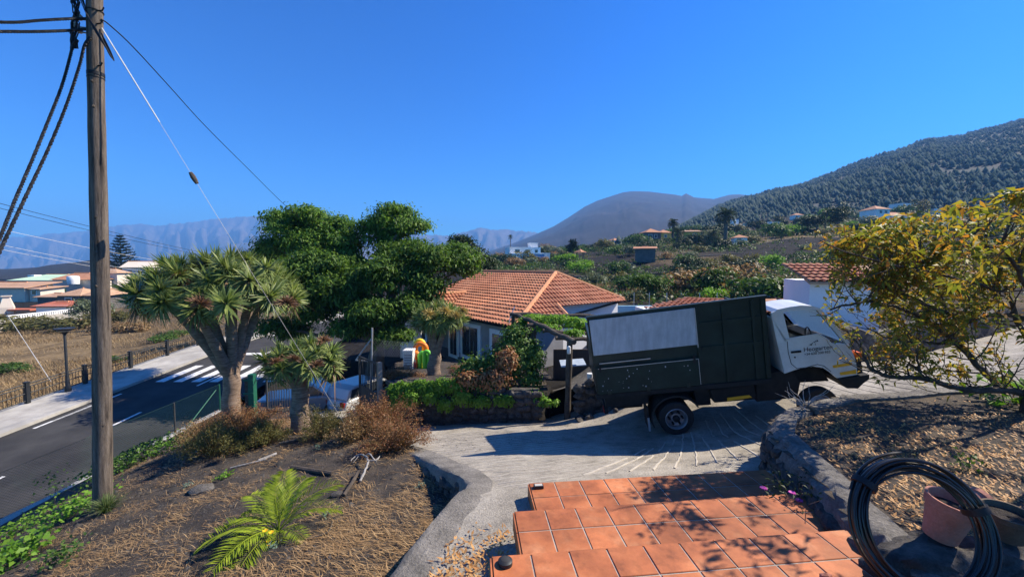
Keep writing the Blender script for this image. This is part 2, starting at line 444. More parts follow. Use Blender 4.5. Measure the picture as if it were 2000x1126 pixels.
leafmat('gold_flower', [(.36, .27, .08), (.46, .36, .12), (.30, .22, .08)], .25, tint=(1.1, 1, .6))
leafmat('leaf_palm', [(.17, .24, .018), (.26, .34, .025), (.36, .42, .04)], .4, tint=(1.15, 1.15, .5))
leafmat('leaf_fan', [(.03, .05, .02), (.05, .075, .028), (.075, .10, .04)], .2)
leafmat('leaf_almond', [(.10, .14, .028), (.17, .20, .035), (.27, .26, .04), (.36, .25, .045), (.36, .16, .04)], .5, tint=(1.15, 1.05, .5))
leafmat('straw', [(.22, .13, .055), (.36, .22, .10), (.50, .34, .17)], .1, rough=.7, tint=(1, 1, .8))
leafmat('litter', [(.38, .17, .05), (.52, .26, .08), (.62, .36, .14), (.24, .11, .04)], .15, rough=.6, tint=(1, .95, .8))
leafmat('gravel', [(.022, .021, .02), (.05, .046, .043), (.09, .082, .076)], 0, rough=.95)
leafmat('grass_green', [(.09, .15, .05), (.14, .20, .07), (.20, .22, .10)], .3)
leafmat('succulent', [(.10, .17, .13), (.15, .23, .17)], .15, tint=(1, 1.05, .9))
leafmat('poppy', [(.85, .42, .01), (.9, .5, .02)], .2, tint=(1, .9, .4))
leafmat('pink_flower', [(.55, .06, .36), (.65, .12, .45)], .2, tint=(1, .8, .9))

# ------------------------------------------------------------------ the lie of the land (eye level = 0)
def rbf_fit(pts, smooth=0.0):
    A = np.array(pts, float); X = A[:, :2]; z = A[:, 2]; n = len(A)
    d = np.linalg.norm(X[:, None] - X[None], axis=2)
    K = d + smooth * np.eye(n)
    M = np.zeros((n + 3, n + 3)); M[:n, :n] = K; Q = np.c_[np.ones(n), X]; M[:n, n:] = Q; M[n:, :n] = Q.T
    c = np.linalg.solve(M, np.r_[z, 0, 0, 0])
    def f(x, y):
        x = np.asarray(x, float); y = np.asarray(y, float); sh = x.shape
        q = np.c_[x.ravel(), y.ravel()]; out = np.empty(len(q))
        for i in range(0, len(q), 40000):
            s = q[i:i + 40000]; dd = np.linalg.norm(s[:, None] - X[None], axis=2)
            out[i:i + 40000] = dd @ c[:n] + c[n] + s @ c[n + 1:]
        return out.reshape(sh)
    return f
def road_x(Y):           # sideways drift of the road: straight, then bending right
    Y = np.asarray(Y, float); return np.where(Y > 28, .02 * (np.clip(Y, 28, 70) - 28) ** 2, 0.0)
def zroad(Y):
    Y = np.asarray(Y, float); return np.where(Y < 45, -7.98 + .07 * Y, -4.83 + .045 * (Y - 45))
def zdrive(X, Y):
    X = np.asarray(X, float); Y = np.asarray(Y, float)
    g = np.where(X < 0, .07 * X, np.where(X < 2.2, .03 * X, .066 + .135 * (X - 2.2) - .105 * 1.0 * (1 - np.exp(-(np.maximum(X, 2.2) - 2.2) / 1.0))))
    yy = Y - 4.7
    base = np.where(yy > 0, -.25 * yy, -.03 * yy)
    sw_ = np.clip((X - .8) / 3.6, 0, 1); sw_ = sw_ * sw_ * (3 - 2 * sw_) * (1 - .62 * np.clip((X - 7) / 4.5, 0, 1)); over = np.clip(yy - 2.9, 0, 9)
    base = base + sw_ * over * .29          # the drive levels out and tips back where the truck stands
    return -2.76 + g + base
RAIL_X, KERB_X, ROADR_X, PARA_X = -23.2, -20.8, -13.6, -12.6
L3 = []
for px, py, Y in [(1300, 560, 60), (1500, 600, 30), (1500, 545, 60), (1500, 500, 90), (1450, 478, 130), (1300, 472, 150), (1200, 500, 110), (1100, 512, 120),
                  (1650, 452, 130), (1650, 500, 80), (1750, 434, 160), (1900, 452, 120), (1990, 425, 160), (1900, 535, 50), (1500, 425, 260), (1300, 462, 280),
                  (1100, 495, 300), (1000, 503, 300), (1750, 405, 300), (1990, 385, 300), (1400, 560, 45), (1400, 520, 80), (1250, 525, 85), (1350, 497, 100),
                  (1030, 514, 135), (2300, 400, 300), (2300, 480, 120), (1250, 590, 34), (2300, 560, 40), (2400, 420, 200), (1600, 470, 105)]:
    L3.append(tuple(P(px, py, Y)))
L3 += [(-24, 12, -7.5), (-24, 25, -6.7), (-24, 40, -5.9), (-35, 25, -7.4), (-40, 40, -7.3), (-60, 40, -8), (-60, 60, -8), (-45, 60, -7), (-80, 80, -7.6), (-70, 100, -5.5),
       (-110, 110, -4.5), (-150, 150, -4), (-90, 140, -2.2), (-50, 120, -2.5), (-30, 80, -3.4), (-60, 200, -3), (-200, 200, -6), (-300, 300, -10), (-150, 330, -8), (-400, 200, -12),
       (-400, 60, -12), (-120, 40, -9), (-60, 10, -8.6), (-120, 0, -10), (-30, 0, -8.6), (-30, 52, -6),
       (0, 24, -5.5), (-6, 24, -5.6), (8, 27, -5.0), (-12, 30, -5.7), (-8, 40, -4.9), (0, 45, -4.2), (10, 45, -3.8), (0, 70, -1.7), (20, 60, -3), (0, 100, 0), (-20, 140, -.6), (-10, 18, -6.2), (-16, 60, -4),
       (2, 16, -4.6), (8, 16, -3.6), (14, 14, -2.8), (20, 20, -2.6), (30, 30, -2.5), (14, 24, -4.2), (0, 13.5, -3.6), (-3.5, 13.5, -4.6), (14, 6, -2.2), (25, 8, -.6), (40, 0, 0), (60, 20, 1), (100, 40, 6), (200, 60, 14),
       (0, -10, -2.5), (-14, -10, -7), (20, -10, -1), (100, -10, 4)]
f_land = rbf_fit(L3, .0)
GARD = [(-7.5, 7.1, -4.42), (-7.7, 11, -4.42), (-5.3, 10, -4.23), (-3.2, 5.3, -3.62), (-.9, 5.6, -3.42), (-2.95, 4.6, -3.52), (-.95, 4.2, -3.3), (-7.2, 5.9, -4.4),
        (-12.4, 10, -6.25), (-12.4, 14, -6.2), (-12.4, 6, -6.5), (-3.1, 8.6, -3.68), (-1.9, 7.6, -3.6), (-8.4, 9, -4.55), (-5.1, 8, -3.98), (-3.5, 6.5, -3.72), (-10, 10, -5.25), (-9.6, 7, -5.25),
        (-.9, 1, -3.1), (-3, 2, -3.35), (-8, 3, -4.6), (-12.4, 1, -6.8), (-9, 13.6, -5.35), (-6.1, 12.3, -4.75), (-12.4, 17, -6.15), (-3.6, 9.8, -4.0), (-.8, 6.3, -3.42), (-1.0, -3, -3.0), (-12.4, -3, -7), (-10.4, 15, -5.7)]
f_gard = rbf_fit(GARD, .05)
def zgard(X, Y): return f_gard(X, Y) + .05 * fbm(np.asarray(X) * 1.3, np.asarray(Y) * 1.3, 4, 5)
WALL_L = [(-1.15, -3), (-1.1, 1.5), (-.98, 3.0), (-.84, 3.7), (-.62, 4.4), (-.42, 4.9), (-.42, 5.25), (-.62, 5.75), (-1.0, 6.3), (-1.35, 6.9), (-1.75, 7.5), (-2.2, 8.1), (-2.75, 8.8)]
GARD_POLY = WALL_L + [(-3.6, 9.9), (-5.0, 11.4), (-6.3, 12.5), (-7.3, 14.1), (-10, 15.6), (-12.5, 17.4), (-12.5, -3)]
DRIVE_POLY = [(-1.15, -3), (-1.1, 1.5), (-.98, 3.0), (-.84, 3.7), (-.62, 4.4), (-.42, 4.9), (-.42, 5.25), (-.62, 5.75), (-1.0, 6.3), (-1.35, 6.9), (-1.75, 7.5), (-2.2, 8.1), (-2.75, 8.8), (-3.6, 9.9), (-5.0, 11.4), (-6.3, 12.5),
              (-7.4, 14.2), (-13.7, 20.2), (-13.7, 28), (-8, 24), (-5.2, 18), (-3.4, 13), (-3.2, 11.9), (-1.2, 11.3), (.6, 10.9), (1.3, 11.6), (2.2, 11.2), (4, 10.8), (8, 11.2), (13, 12.8), (22, 16), (30, 16), (30, 8.6), (14, 7.6), (9.3, 7.1), (6.5, 6.9), (4.9, 6.4), (4.2, 5.9), (3.75, 5.3), (3.55, 4.6), (3.35, 3.6), (3.0, 2.5), (2.9, -3)]
PLANT_POLY = [(2.55, -3), (2.62, 2.4), (2.85, 3.1), (3.12, 3.9), (3.3, 4.7), (3.45, 5.25), (3.85, 5.75), (4.6, 6.25), (5.5, 6.6), (7.2, 6.85), (9.3, 7.1), (14, 7.6), (30, 8.6), (30, -3)]
def inpoly(X, Y, poly):
    X = np.asarray(X, float); Y = np.asarray(Y, float); r = np.zeros(X.shape, bool); n = len(poly)
    for i in range(n):
        x0, y0 = poly[i]; x1, y1 = poly[(i + 1) % n]
        c = ((y0 > Y) != (y1 > Y)) & (X < (x1 - x0) * (Y - y0) / ((y1 - y0) if y1 != y0 else 1e-9) + x0)
        r ^= c
    return r
def zplant(X, Y):
    X = np.asarray(X, float); Y = np.asarray(Y, float)
    top = -2.2 + .015 * (X - 4) + .10 * np.clip(3.6 - Y, 0, 4)
    return top + .04 * fbm(X * 1.1, Y * 1.1, 4, 9)
def land(X, Y, carve=True):
    z = f_land(X, Y) + .12 * fbm(np.asarray(X) * .35, np.asarray(Y) * .35, 3, 3) + np.clip(np.asarray(Y) - 40, 0, 60) / 60 * .8 * fbm(np.asarray(X) * .06, np.asarray(Y) * .06, 4, 4)
    if carve:
        rx = np.asarray(X) - road_x(Y)
        on = (rx > RAIL_X - .6) & (rx < PARA_X + 1.0) & (np.asarray(Y) < 75)
        z = np.where(on, np.minimum(z, zroad(Y) - .45), z)
        # embankments either side of the road
        dd = np.maximum(RAIL_X - .6 - rx, 0); dr = np.maximum(rx - (PARA_X + 1.0), 0)
        ok = (np.asarray(Y) < 75)
        z = np.where(ok & (dd > 0) & (dd < 6), z * (dd / 6) + np.minimum(z, zroad(Y) - .25) * (1 - dd / 6), z)
        z = np.where(ok & (dr > 0) & (dr < 6) & (np.asarray(Y) > 17), z * (dr / 6) + np.minimum(z, zroad(Y) - .2) * (1 - dr / 6), z)
        for poly, fz, m in ((DRIVE_POLY, zdrive, .3), (GARD_POLY, zgard, .5), (PLANT_POLY, zplant, .6)):
            i = inpoly(X, Y, poly); z = np.where(i, np.minimum(z, fz(X, Y) - m), z)
    return z

# ---- ground: one warped grid, fine near the camera
nu, nv = 430, 360
u = np.linspace(-1, 1, nu); v = np.linspace(0, 1, nv)
gx = 420 * np.sinh(4.6 * u) / math.sinh(4.6); gy = -12 + 350 * np.sinh(3.6 * v) / math.sinh(3.6)
GX, GY = np.meshgrid(gx, gy)
GZ = land(GX, GY)
idx = np.arange(nu * nv).reshape(nv, nu)
F = np.stack([idx[:-1, :-1], idx[:-1, 1:], idx[1:, 1:], idx[1:, :-1]], -1).reshape(-1, 4)
def ground_material():
    m = bpy.data.materials.new('ground'); m.use_nodes = True; MATS['ground'] = m
    nt = m.node_tree; b = nt.nodes['Principled BSDF']; b.inputs['Roughness'].default_value = 1.0; b.inputs['Specular IOR Level'].default_value = .1
    tc = _n(nt, 'ShaderNodeTexCoord')
    a = _n(nt, 'ShaderNodeTexNoise'); a.inputs['Scale'].default_value = .035; a.inputs['Detail'].default_value = 7; a.inputs['Roughness'].default_value = .6
    f = _n(nt, 'ShaderNodeTexNoise'); f.inputs['Scale'].default_value = 1.4; f.inputs['Detail'].default_value = 8; f.inputs['Roughness'].default_value = .7
    for x in (a, f): nt.links.new(tc.outputs['Object'], x.inputs['Vector'])
    lava = ramp(nt, [(.3, (.011, .0108, .0112)), (.6, (.022, .020, .019)), (.75, (.042, .036, .031))])
    dry = ramp(nt, [(.3, (.09, .062, .033)), (.5, (.20, .14, .073)), (.7, (.33, .24, .13))])
    nt.links.new(f.outputs['Fac'], lava.inputs['Fac']); nt.links.new(f.outputs['Fac'], dry.inputs['Fac'])
    at = _n(nt, 'ShaderNodeAttribute'); at.attribute_name = 'dry'
    ad = _n(nt, 'ShaderNodeMath', operation='ADD'); nt.links.new(at.outputs['Fac'], ad.inputs[0])
    mr = _n(nt, 'ShaderNodeMapRange'); mr.inputs['From Min'].default_value = .4; mr.inputs['From Max'].default_value = .6; mr.inputs['To Min'].default_value = -.6; mr.inputs['To Max'].default_value = .35
    nt.links.new(a.outputs['Fac'], mr.inputs['Value']); nt.links.new(mr.outputs[0], ad.inputs[1])
    ad.use_clamp = True
    mx = _n(nt, 'ShaderNodeMixRGB'); nt.links.new(ad.outputs[0], mx.inputs[0]); nt.links.new(lava.outputs[0], mx.inputs[1]); nt.links.new(dry.outputs[0], mx.inputs[2])
    nt.links.new(mx.outputs[0], b.inputs['Base Color'])
    bp = _n(nt, 'ShaderNodeBump'); bp.inputs['Strength'].default_value = .8; bp.inputs['Distance'].default_value = .15
    nt.links.new(f.outputs['Fac'], bp.inputs['Height']); nt.links.new(bp.outputs[0], b.inputs['Normal'])
ground_material()
me = mesh_np('ground', np.stack([GX, GY, GZ], -1).reshape(-1, 3), F, 'ground', smooth=True)
def dryness(X, Y):
    left = np.clip((-18 - X) / 6, 0, 1) * np.clip((75 - Y) / 15, 0, 1) * 1.1
    mid = np.exp(-(((X - 26) / 26) ** 2 + ((Y - 52) / 16) ** 2)) * 1.0
    rt = np.exp(-(((X - 110) / 40) ** 2 + ((Y - 125) / 22) ** 2)) * .8
    lava = np.exp(-(((X - 45) / 45) ** 2 + ((Y - 90) / 22) ** 2)) * .9 + np.exp(-(((X + 38) / 6) ** 2 + ((Y - 27) / 3.0) ** 2)) * 1.0
    return np.clip(.02 + left + mid + rt - lava, 0, 1)
at = me.attributes.new('dry', 'FLOAT', 'POINT'); at.data.foreach_set('value', dryness(GX, GY).ravel().astype(np.float32))
tag(link('ground', me), kind='structure')

def patch(name, poly, fz, step, m, kind='structure', zo=0.0, xr=None, yr=None):
    """a sheet inside a polygon, on a regular grid"""
    P_ = np.array(poly); x0, y0 = P_.min(0); x1, y1 = P_.max(0)
    if xr: x0, x1 = max(x0, xr[0]), min(x1, xr[1])
    if yr: y0, y1 = max(y0, yr[0]), min(y1, yr[1])
    xs = np.arange(x0, x1 + step, step); ys = np.arange(y0, y1 + step, step)
    X, Y = np.meshgrid(xs, ys); Z = fz(X, Y) + zo
    nx, ny = len(xs), len(ys); id_ = np.arange(nx * ny).reshape(ny, nx)
    c = inpoly((X[:-1, :-1] + X[1:, 1:]) / 2, (Y[:-1, :-1] + Y[1:, 1:]) / 2, poly)
    Fq = np.stack([id_[:-1, :-1], id_[:-1, 1:], id_[1:, 1:], id_[1:, :-1]], -1)[c]
    used = np.unique(Fq); remap = -np.ones(nx * ny, int); remap[used] = np.arange(len(used))
    V = np.stack([X, Y, Z], -1).reshape(-1, 3)[used]
    o = link(name, mesh_np(name, V, remap[Fq], m, smooth=True)); return tag(o, kind=kind)
garden = patch('garden_bed', GARD_POLY, zgard, .09, 'soil')
def zdrv(X, Y): return zdrive(X, Y) + .012 * fbm(np.asarray(X) * 2.2, np.asarray(Y) * 2.2, 3, 21)
drive = patch('driveway', DRIVE_POLY, zdrv, .09, 'concrete')
planter_soil = patch('planter_soil', PLANT_POLY, zplant, .1, 'planter_soil', xr=(0, 16))

# ---- road, pavement, markings
def strip(name, xa, xb, zo, m, ys, parent=None, kind=None, th=0.0, nx=6):
    V = []; Fq = []
    for Y in ys:
        for k in range(nx + 1):
            V.append((xa + (xb - xa) * k / nx + float(road_x(Y)), Y, float(zroad(Y)) + zo))
    n = nx + 1
    for i in range(len(ys) - 1):
        for k in range(nx): Fq.append((i * n + k, i * n + k + 1, (i + 1) * n + k + 1, (i + 1) * n + k))
    if th:
        b = len(V)
        for i, Y in enumerate(ys):
            for x in (xa, xb): V.append((x + float(road_x(Y)), Y, float(zroad(Y)) + zo - th))
        for i in range(len(ys) - 1):
            Fq.append((i * n, (i + 1) * n, b + 2 * (i + 1), b + 2 * i)); Fq.append((i * n + nx, b + 2 * i + 1, b + 2 * (i + 1) + 1, (i + 1) * n + nx))
    o = link(name, mesh_np(name, V, Fq, m), parent)
    if kind: tag(o, kind=kind)
    return o
YS = [-5 + 1.5 * i for i in range(56)]
road = strip('road', KERB_X - .05, ROADR_X, 0.0, 'asphalt', YS, kind='structure')
side = strip('pavement', RAIL_X - .35, KERB_X, .13, 'pavement', YS, kind='structure', th=.4, nx=3)
strip('kerb', KERB_X - .003, KERB_X + .16, .134, 'pavement', YS, parent=side, th=.4, nx=1)
for k in range(9):                                   # broken edge line by the kerb, broken centre line
    y0 = 2.2 + k * 5.0
    if not 19.5 < y0 + 1 < 26.5:
        strip('edge_dash', KERB_X + .55, KERB_X + .70, .005, 'paint', [y0, y0 + 1.2, y0 + 2.4], parent=road, nx=1)
    strip('centre_dash', -17.2, -17.07, .005, 'paint', [y0 - .8, y0, y0 + .9], parent=road, nx=1)
strip('edge_line', KERB_X + .55, KERB_X + .68, .005, 'paint', [16.5, 18.5, 20.3], parent=road, nx=1)
for k in range(7):
    x = -19.95 + k * 1.0
    strip('crossing_stripe', x, x + .5, .005, 'paint', [22.0, 23.4, 24.9], parent=road, nx=1)
strip('stop_line', -19.6, -17.3, .005, 'paint', [27.2, 27.45, 27.7], parent=road, nx=1)
mh = MB().box((-21.95, 15.1, float(zroad(15.3)) + .10), (-21.45, 15.6, float(zroad(15.3)) + .142)).obj('manhole_cover', 'rust', side)

# parapet between the garden and the road
pw = thing('parapet_wall', 'low whitewashed concrete wall under the green wire fence above the road', 'wall', (PARA_X, 8, -7))
b = MB(); ys = [-4 + .6 * i for i in range(36)]
V = []; Fq = []
rn = random.Random(3)
for Y in ys:
    t = -6.25 + .012 * (Y - 12) + rn.uniform(-.02, .02); jx = rn.uniform(-.02, .02)
    V += [(PARA_X - .17 + jx, Y, -8.8), (PARA_X - .17 + jx, Y, t - .02), (PARA_X - .13 + jx, Y, t), (PARA_X + .16 + jx, Y, t + rn.uniform(-.01, .02)), (PARA_X + .2 + jx, Y, t - .05), (PARA_X + .2, Y, -8.8)]
for i in range(len(ys) - 1):
    for k in range(5): Fq.append((i * 6 + k, i * 6 + k + 1, (i + 1) * 6 + k + 1, (i + 1) * 6 + k))
e = (len(ys) - 1) * 6; Fq += [(0, 1, 2, 3, 4, 5), (e + 5, e + 4, e + 3, e + 2, e + 1, e)]
b.add(V, Fq); b.obj('coping', 'block_wall', pw, smooth=True)

# ---- scored lines in the concrete drive
def on_drive(x, y, h=0.0): return Vector((x, y, float(zdrv(x, y)) + h))
def ridge(pts, wd, h, m, name):
    """a low rounded bead of cement along a polyline on the drive"""
    n = len(pts); V = []; Fq = []
    for i, (x, y) in enumerate(pts):
        a = Vector(pts[max(i - 1, 0)]); c = Vector(pts[min(i + 1, n - 1)]); d = (c - a); d.normalize(); s = Vector((-d.y, d.x))
        wv = wd * (.7 + .6 * random.random())
        for k, hh in ((-1, -.012), (-.5, h * .8), (.5, h * .8), (1, -.012)): V.append(on_drive(x + s.x * wv * k, y + s.y * wv * k, hh))
    for i in range(n - 1):
        for k in range(3): Fq.append((i * 4 + k, i * 4 + k + 1, (i + 1) * 4 + k + 1, (i + 1) * 4 + k))
    return link(name, mesh_np(name, V, Fq, m), drive)
def ipath(pts, step=.12, jit=.012):
    out = []
    for a, b_ in zip(pts[:-1], pts[1:]):
        n = max(1, int(math.dist(a, b_) / step))
        for i in range(n): out.append((a[0] + (b_[0] - a[0]) * i / n + random.uniform(-jit, jit), a[1] + (b_[1] - a[1]) * i / n + random.uniform(-jit, jit)))
    out.append(pts[-1]); return out
for k in range(13):                                   # fan of cement beads in front of the truck
    x = 1.0 + k * .34
    a = .95 - .085 * k
    p0 = (x, 5.45 + .05 * k); pts = [p0]
    for i in range(1, 9):
        t = i / 8.0; pts.append((p0[0] + math.sin(a) * 2.1 * t + (.55 - .07 * k) * t * t * -.6, p0[1] + math.cos(a) * 2.6 * t))
    pts = ipath(pts); cut = random.randrange(4, 16)
    ridge(pts[:cut + 4], .019, .015, 'cement_line', 'cement_bead')
    if len(pts) - cut > 8: ridge(pts[cut + 5:], .018, .014, 'cement_line', 'cement_bead')
for k in range(26):                                   # close scoring, lower drive
    y = 5.0 + .17 * k
    x0 = -.25 - max(0, (y - 5.3)) * .62; x1 = x0 + 1.7 + .06 * k
    ridge(ipath([(x0 + .05, y), ((x0 + x1) / 2, y + .25), (x1, y + .62)], .15), .013, .009, 'cement_line', 'cement_bead')
for k in range(22):                                   # dark scores where the drive climbs to the right
    x = 6.2 + k * .36
    ridge(ipath([(x + 1.3, 7.0 + .1 * (x - 6)), (x + .6, 8.6 + .1 * (x - 6)), (x - .1, 10.8)], .3), .016, -.002 + .008, 'score', 'scored_groove')
for k in range(5):
    y = 5.4 + k * .02
ridge(ipath([(.1, 4.98), (1.3, 5.12), (2.6, 5.3)], .12), .012, .008, 'cement_line', 'cement_bead')

# ---- tiled steps: solid steps, each terracotta tile a piece of its own
SA = math.radians(6.0)                                # the flight is turned a little
sx, sy = Vector((math.cos(SA), math.sin(SA), 0)), Vector((-math.sin(SA), math.cos(SA), 0))
steps = thing('tiled_steps', 'broad terracotta tiled steps leading down to the concrete drive', 'steps', (1.2, 3.6, -2.8))
STEP = [(Vector((.2, 4.64, 0)), -2.59), (Vector((.02, 3.82, 0)), -2.42), (Vector((-.16, 2.98, 0)), -2.25), (Vector((-.34, 2.1, 0)), -2.08)]
tile_me = None
TS = .305
def tile_mesh():
    s = TS / 2 - .006; b = MB()
    V = [(-s, -s, -.012), (s, -s, -.012), (s, s, -.012), (-s, s, -.012), (-s, -s, 0), (s, -s, 0), (s, s, 0), (-s, s, 0)]
    e = .004
    V = [(-s, -s, -.014), (s, -s, -.014), (s, s, -.014), (-s, s, -.014), (-s, -s, -e), (s, -s, -e), (s, s, -e), (-s, s, -e), (-s + e, -s + e, 0), (s - e, -s + e, 0), (s - e, s - e, 0), (-s + e, s - e, 0)]
    Fq = [(8, 9, 10, 11)] + [(i, (i + 1) % 4, (i + 1) % 4 + 4, i + 4) for i in range(4)] + [(i + 4, (i + 1) % 4 + 4, (i + 1) % 4 + 8, i + 8) for i in range(4)]
    b.add(V, Fq); return b.mesh('tile', 'terracotta')
tile_me = tile_mesh()
bull_me = None
SR = root_loc(steps)
for si, (org, z) in enumerate(STEP):
    nxt = STEP[si + 1][0].y if si + 1 < len(STEP) else .2
    length = 3.35 - .12 * si
    # body of the step, down to the ground
    b = MB(); d = .95 if si < 3 else 3.2
    c = org + sx * (length / 2) - sy * (d / 2 + .012)
    b.obox((c.x, c.y, z - .003 - .345), sx * (length / 2 - .012), sy * (d / 2), Vector((0, 0, .345)))
    b.obj('step_body', 'grout', steps)
    rows = 3 if si < 3 else 8
    for r in range(rows):
        for k in range(int(length / TS)):
            c = org + sx * (TS * (k + .5)) - sy * (TS * (r + .5))
            o = link('tile', tile_me, steps)
            o.location = Vector((c.x, c.y, z + .004 + random.uniform(-.0015, .0015))) - SR
            o.rotation_euler = (random.uniform(-.003, .003), random.uniform(-.003, .003), SA + random.uniform(-.004, .004))
    # upright tiles on the left end and the front of the step
    for r in range(3 if si < 3 else 4):
        b = MB(); c = org - sy * (TS * (r + .5)) - sx * .006
        b.obox((c.x, c.y, z - .09), sx * .006, sy * (TS / 2 - .005), Vector((0, 0, .085))); b.obj('riser_tile', 'terracotta', steps)
    for k in range(int(length / TS)):
        b = MB(); c = org + sx * (TS * (k + .5)) + sy * .006
        b.obox((c.x, c.y, z - .09), sx * (TS / 2 - .005), sy * .006, Vector((0, 0, .085))); b.obj('riser_tile', 'terracotta', steps)
# small lights let into the steps
def step_light(at, label, rnd=False):
    t = thing('step_light', label, 'light', at)
    b = MB()
    if rnd: b.lathe([(.055, 0), (.055, .03), (.04, .04)], at, n=20); b.obj('housing', 'dark_metal', t, True); MB().lathe([(.036, .0405), (.03, .045)], at, n=20).obj('lens', 'interior', t, True)
    else:
        at = Vector(at)
        b.obox(at + Vector((0, 0, .018)), sx * .055, sy * .032, (0, 0, .018)); b.obj('housing', 'dark_metal', t)
        MB().obox(at + Vector((0, 0, .0385)), sx * .044, sy * .022, (0, 0, .0025)).obj('lens', 'lamp_lens', t)
p = STEP[0][0] + sx * .1 - sy * .11; step_light((p.x, p.y, -2.588), 'small rectangular light on the corner of the lowest tiled step')
p = STEP[2][0] + sx * .1 - sy * .09; step_light((p.x, p.y, -2.246), 'small round dark light on the corner of the upper tiled step', True)
b = MB(); p = P(1615, 1072, 2.75); b.blob((p.x, p.y, -2.22), .04, 1, .3, 5, (1.3, .6, .8)); tag(b.obj('terracotta_shard', 'pot'), 'small broken terracotta shard lying on the shaded tiles', 'shard')
# ------------------------------------------------------------------ walls of stone
STONES = []
for i in range(5):
    STONES.append(MB().blob((0, 0, 0), 1.0, 2 if i < 3 else 1, .35, 40 + i, (1.25, .8, .85)).mesh('stone', 'lava_stone'))
def put_stone(parent, p, r, rnd, rz=None):
    o = link('stone', STONES[rnd.randrange(5)], parent)
    o.location = Vector(p) - root_loc(parent); o.scale = (r * rnd.uniform(.8, 1.2), r * rnd.uniform(.7, 1), r * rnd.uniform(.7, 1.05))
    o.rotation_euler = (rnd.uniform(-.4, .4), rnd.uniform(-.4, .4), rz if rz is not None else rnd.uniform(0, 6.3)); return o
def ribbon_wall(path, ztop, zbot, thick, side, m, name, parent, rough=.02, round_=.06, seed=0, step=.15, inn=0.0):
    """a wall along a plan polyline; side = +1 thickens to the left of travel, -1 to the right; top rounded"""
    pts = ipath(path, step, 0); n = len(pts); V = []; Fq = []; rnd = random.Random(seed)
    prof = None
    for i, (x, y) in enumerate(pts):
        a = Vector(pts[max(i - 1, 0)]); c = Vector(pts[min(i + 1, n - 1)]); d = c - a; d.normalize(); s = Vector((-d.y, d.x)) * side
        zt = ztop(x, y); zb = zbot(x + s.x * thick, y + s.y * thick)
        prof = [(-inn, -.12), (-inn, -.004 if inn else 0), (thick * .5, .01), (thick - round_, 0), (thick - .01, -round_)]
        kk = 5
        for j in range(1, kk + 1): prof.append((thick, None if False else -(round_ + (zt - zb - round_) * j / kk)))
        for q, h in prof:
            j = rough * (1 if q > thick * .6 else .3)
            V.append((x + s.x * (q + rnd.uniform(-j, j)), y + s.y * (q + rnd.uniform(-j, j)), zt + h + rnd.uniform(-j, j) * .6))
    k = len(prof)
    for i in range(n - 1):
        for j in range(k - 1): Fq.append((i * k + j, i * k + j + 1, (i + 1) * k + j + 1, (i + 1) * k + j))
    Fq += [tuple(range(k)), tuple(range((n - 1) * k + k - 1, (n - 1) * k - 1, -1))]
    b = MB().add(V, Fq); return b.obj(name, m, parent, smooth=True), pts

rw = thing('garden_retaining_wall', 'curved stone retaining wall with grey cement top between the garden and the drive', 'wall', (-.6, 5, -3.3))
# the wall stands on the garden side of the drive's edge
edge = [(x + .0, y) for x, y in WALL_L]
ribbon_wall(edge, lambda x, y: float(zdrive(x, y)) + .022, lambda x, y: float(zgard(x, y)) - .25, .22, +1, 'wall_cap', 'wall_body', rw, .012, .05, 4, .14, .16)
rnd = random.Random(12); pts = ipath(edge, .11, 0)
for i in range(2, len(pts) - 1):
    x, y = pts[i]; a = Vector(pts[i - 1]); c = Vector(pts[i + 1]); d = (c - a).normalized(); s = Vector((-d.y, d.x))
    if y < 2: continue
    zt = float(zdrive(x, y)); zb = float(zgard(x + s.x * .3, y + s.y * .3))
    z = zb + .02
    while z < zt - .12:
        put_stone(rw, (x + s.x * .22 + rnd.uniform(-.02, .02), y + s.y * .22 + rnd.uniform(-.04, .04), z), rnd.uniform(.06, .1), rnd, math.atan2(d.y, d.x)); z += rnd.uniform(.09, .16)

# raised planter on the right
pl = thing('planter_wall', 'rough dark stone planter wall with rounded cement top beside the tiled steps', 'wall', (3.4, 4.6, -2.7))
pe = [(2.6, -2), (2.62, 2.4), (2.85, 3.1), (3.12, 3.9), (3.3, 4.7), (3.45, 5.25), (3.85, 5.75), (4.6, 6.25), (5.5, 6.6), (7.2, 6.85), (9.3, 7.1), (14, 7.6)]
pin = [(x, y) for x, y in pe]
def pl_top(x, y): return float(zplant(x, y)) + .045
def pl_bot(x, y): return min(float(zdrive(x, y)), -2.3 if y < 4.7 else 0) - .3
inner = []
for i, (x, y) in enumerate(pe):
    a = Vector(pe[max(i - 1, 0)]); c = Vector(pe[min(i + 1, len(pe) - 1)]); d = (c - a).normalized(); s = Vector((d.y, -d.x)); inner.append((x + s.x * .28, y + s.y * .28))
ribbon_wall(inner, pl_top, pl_bot, .32, +1, 'plaster_top', 'wall_body', pl, .03, .10, 8, .1)
rnd = random.Random(31); pts = ipath(pe, .16, 0)
for i in range(1, len(pts) - 1):
    x, y = pts[i]
    if y < 2.2 or x > 7: continue
    a = Vector(pts[i - 1]); c = Vector(pts[i + 1]); d = (c - a).normalized(); s = Vector((-d.y, d.x))
    z = max(float(zdrive(x, y)), -2.75) + .02
    while z < pl_top(x, y) - .16:
        put_stone(pl, (x + s.x * .03, y + s.y * .03, z), rnd.uniform(.08, .13), rnd, math.atan2(d.y, d.x)); z += rnd.uniform(.13, .2)

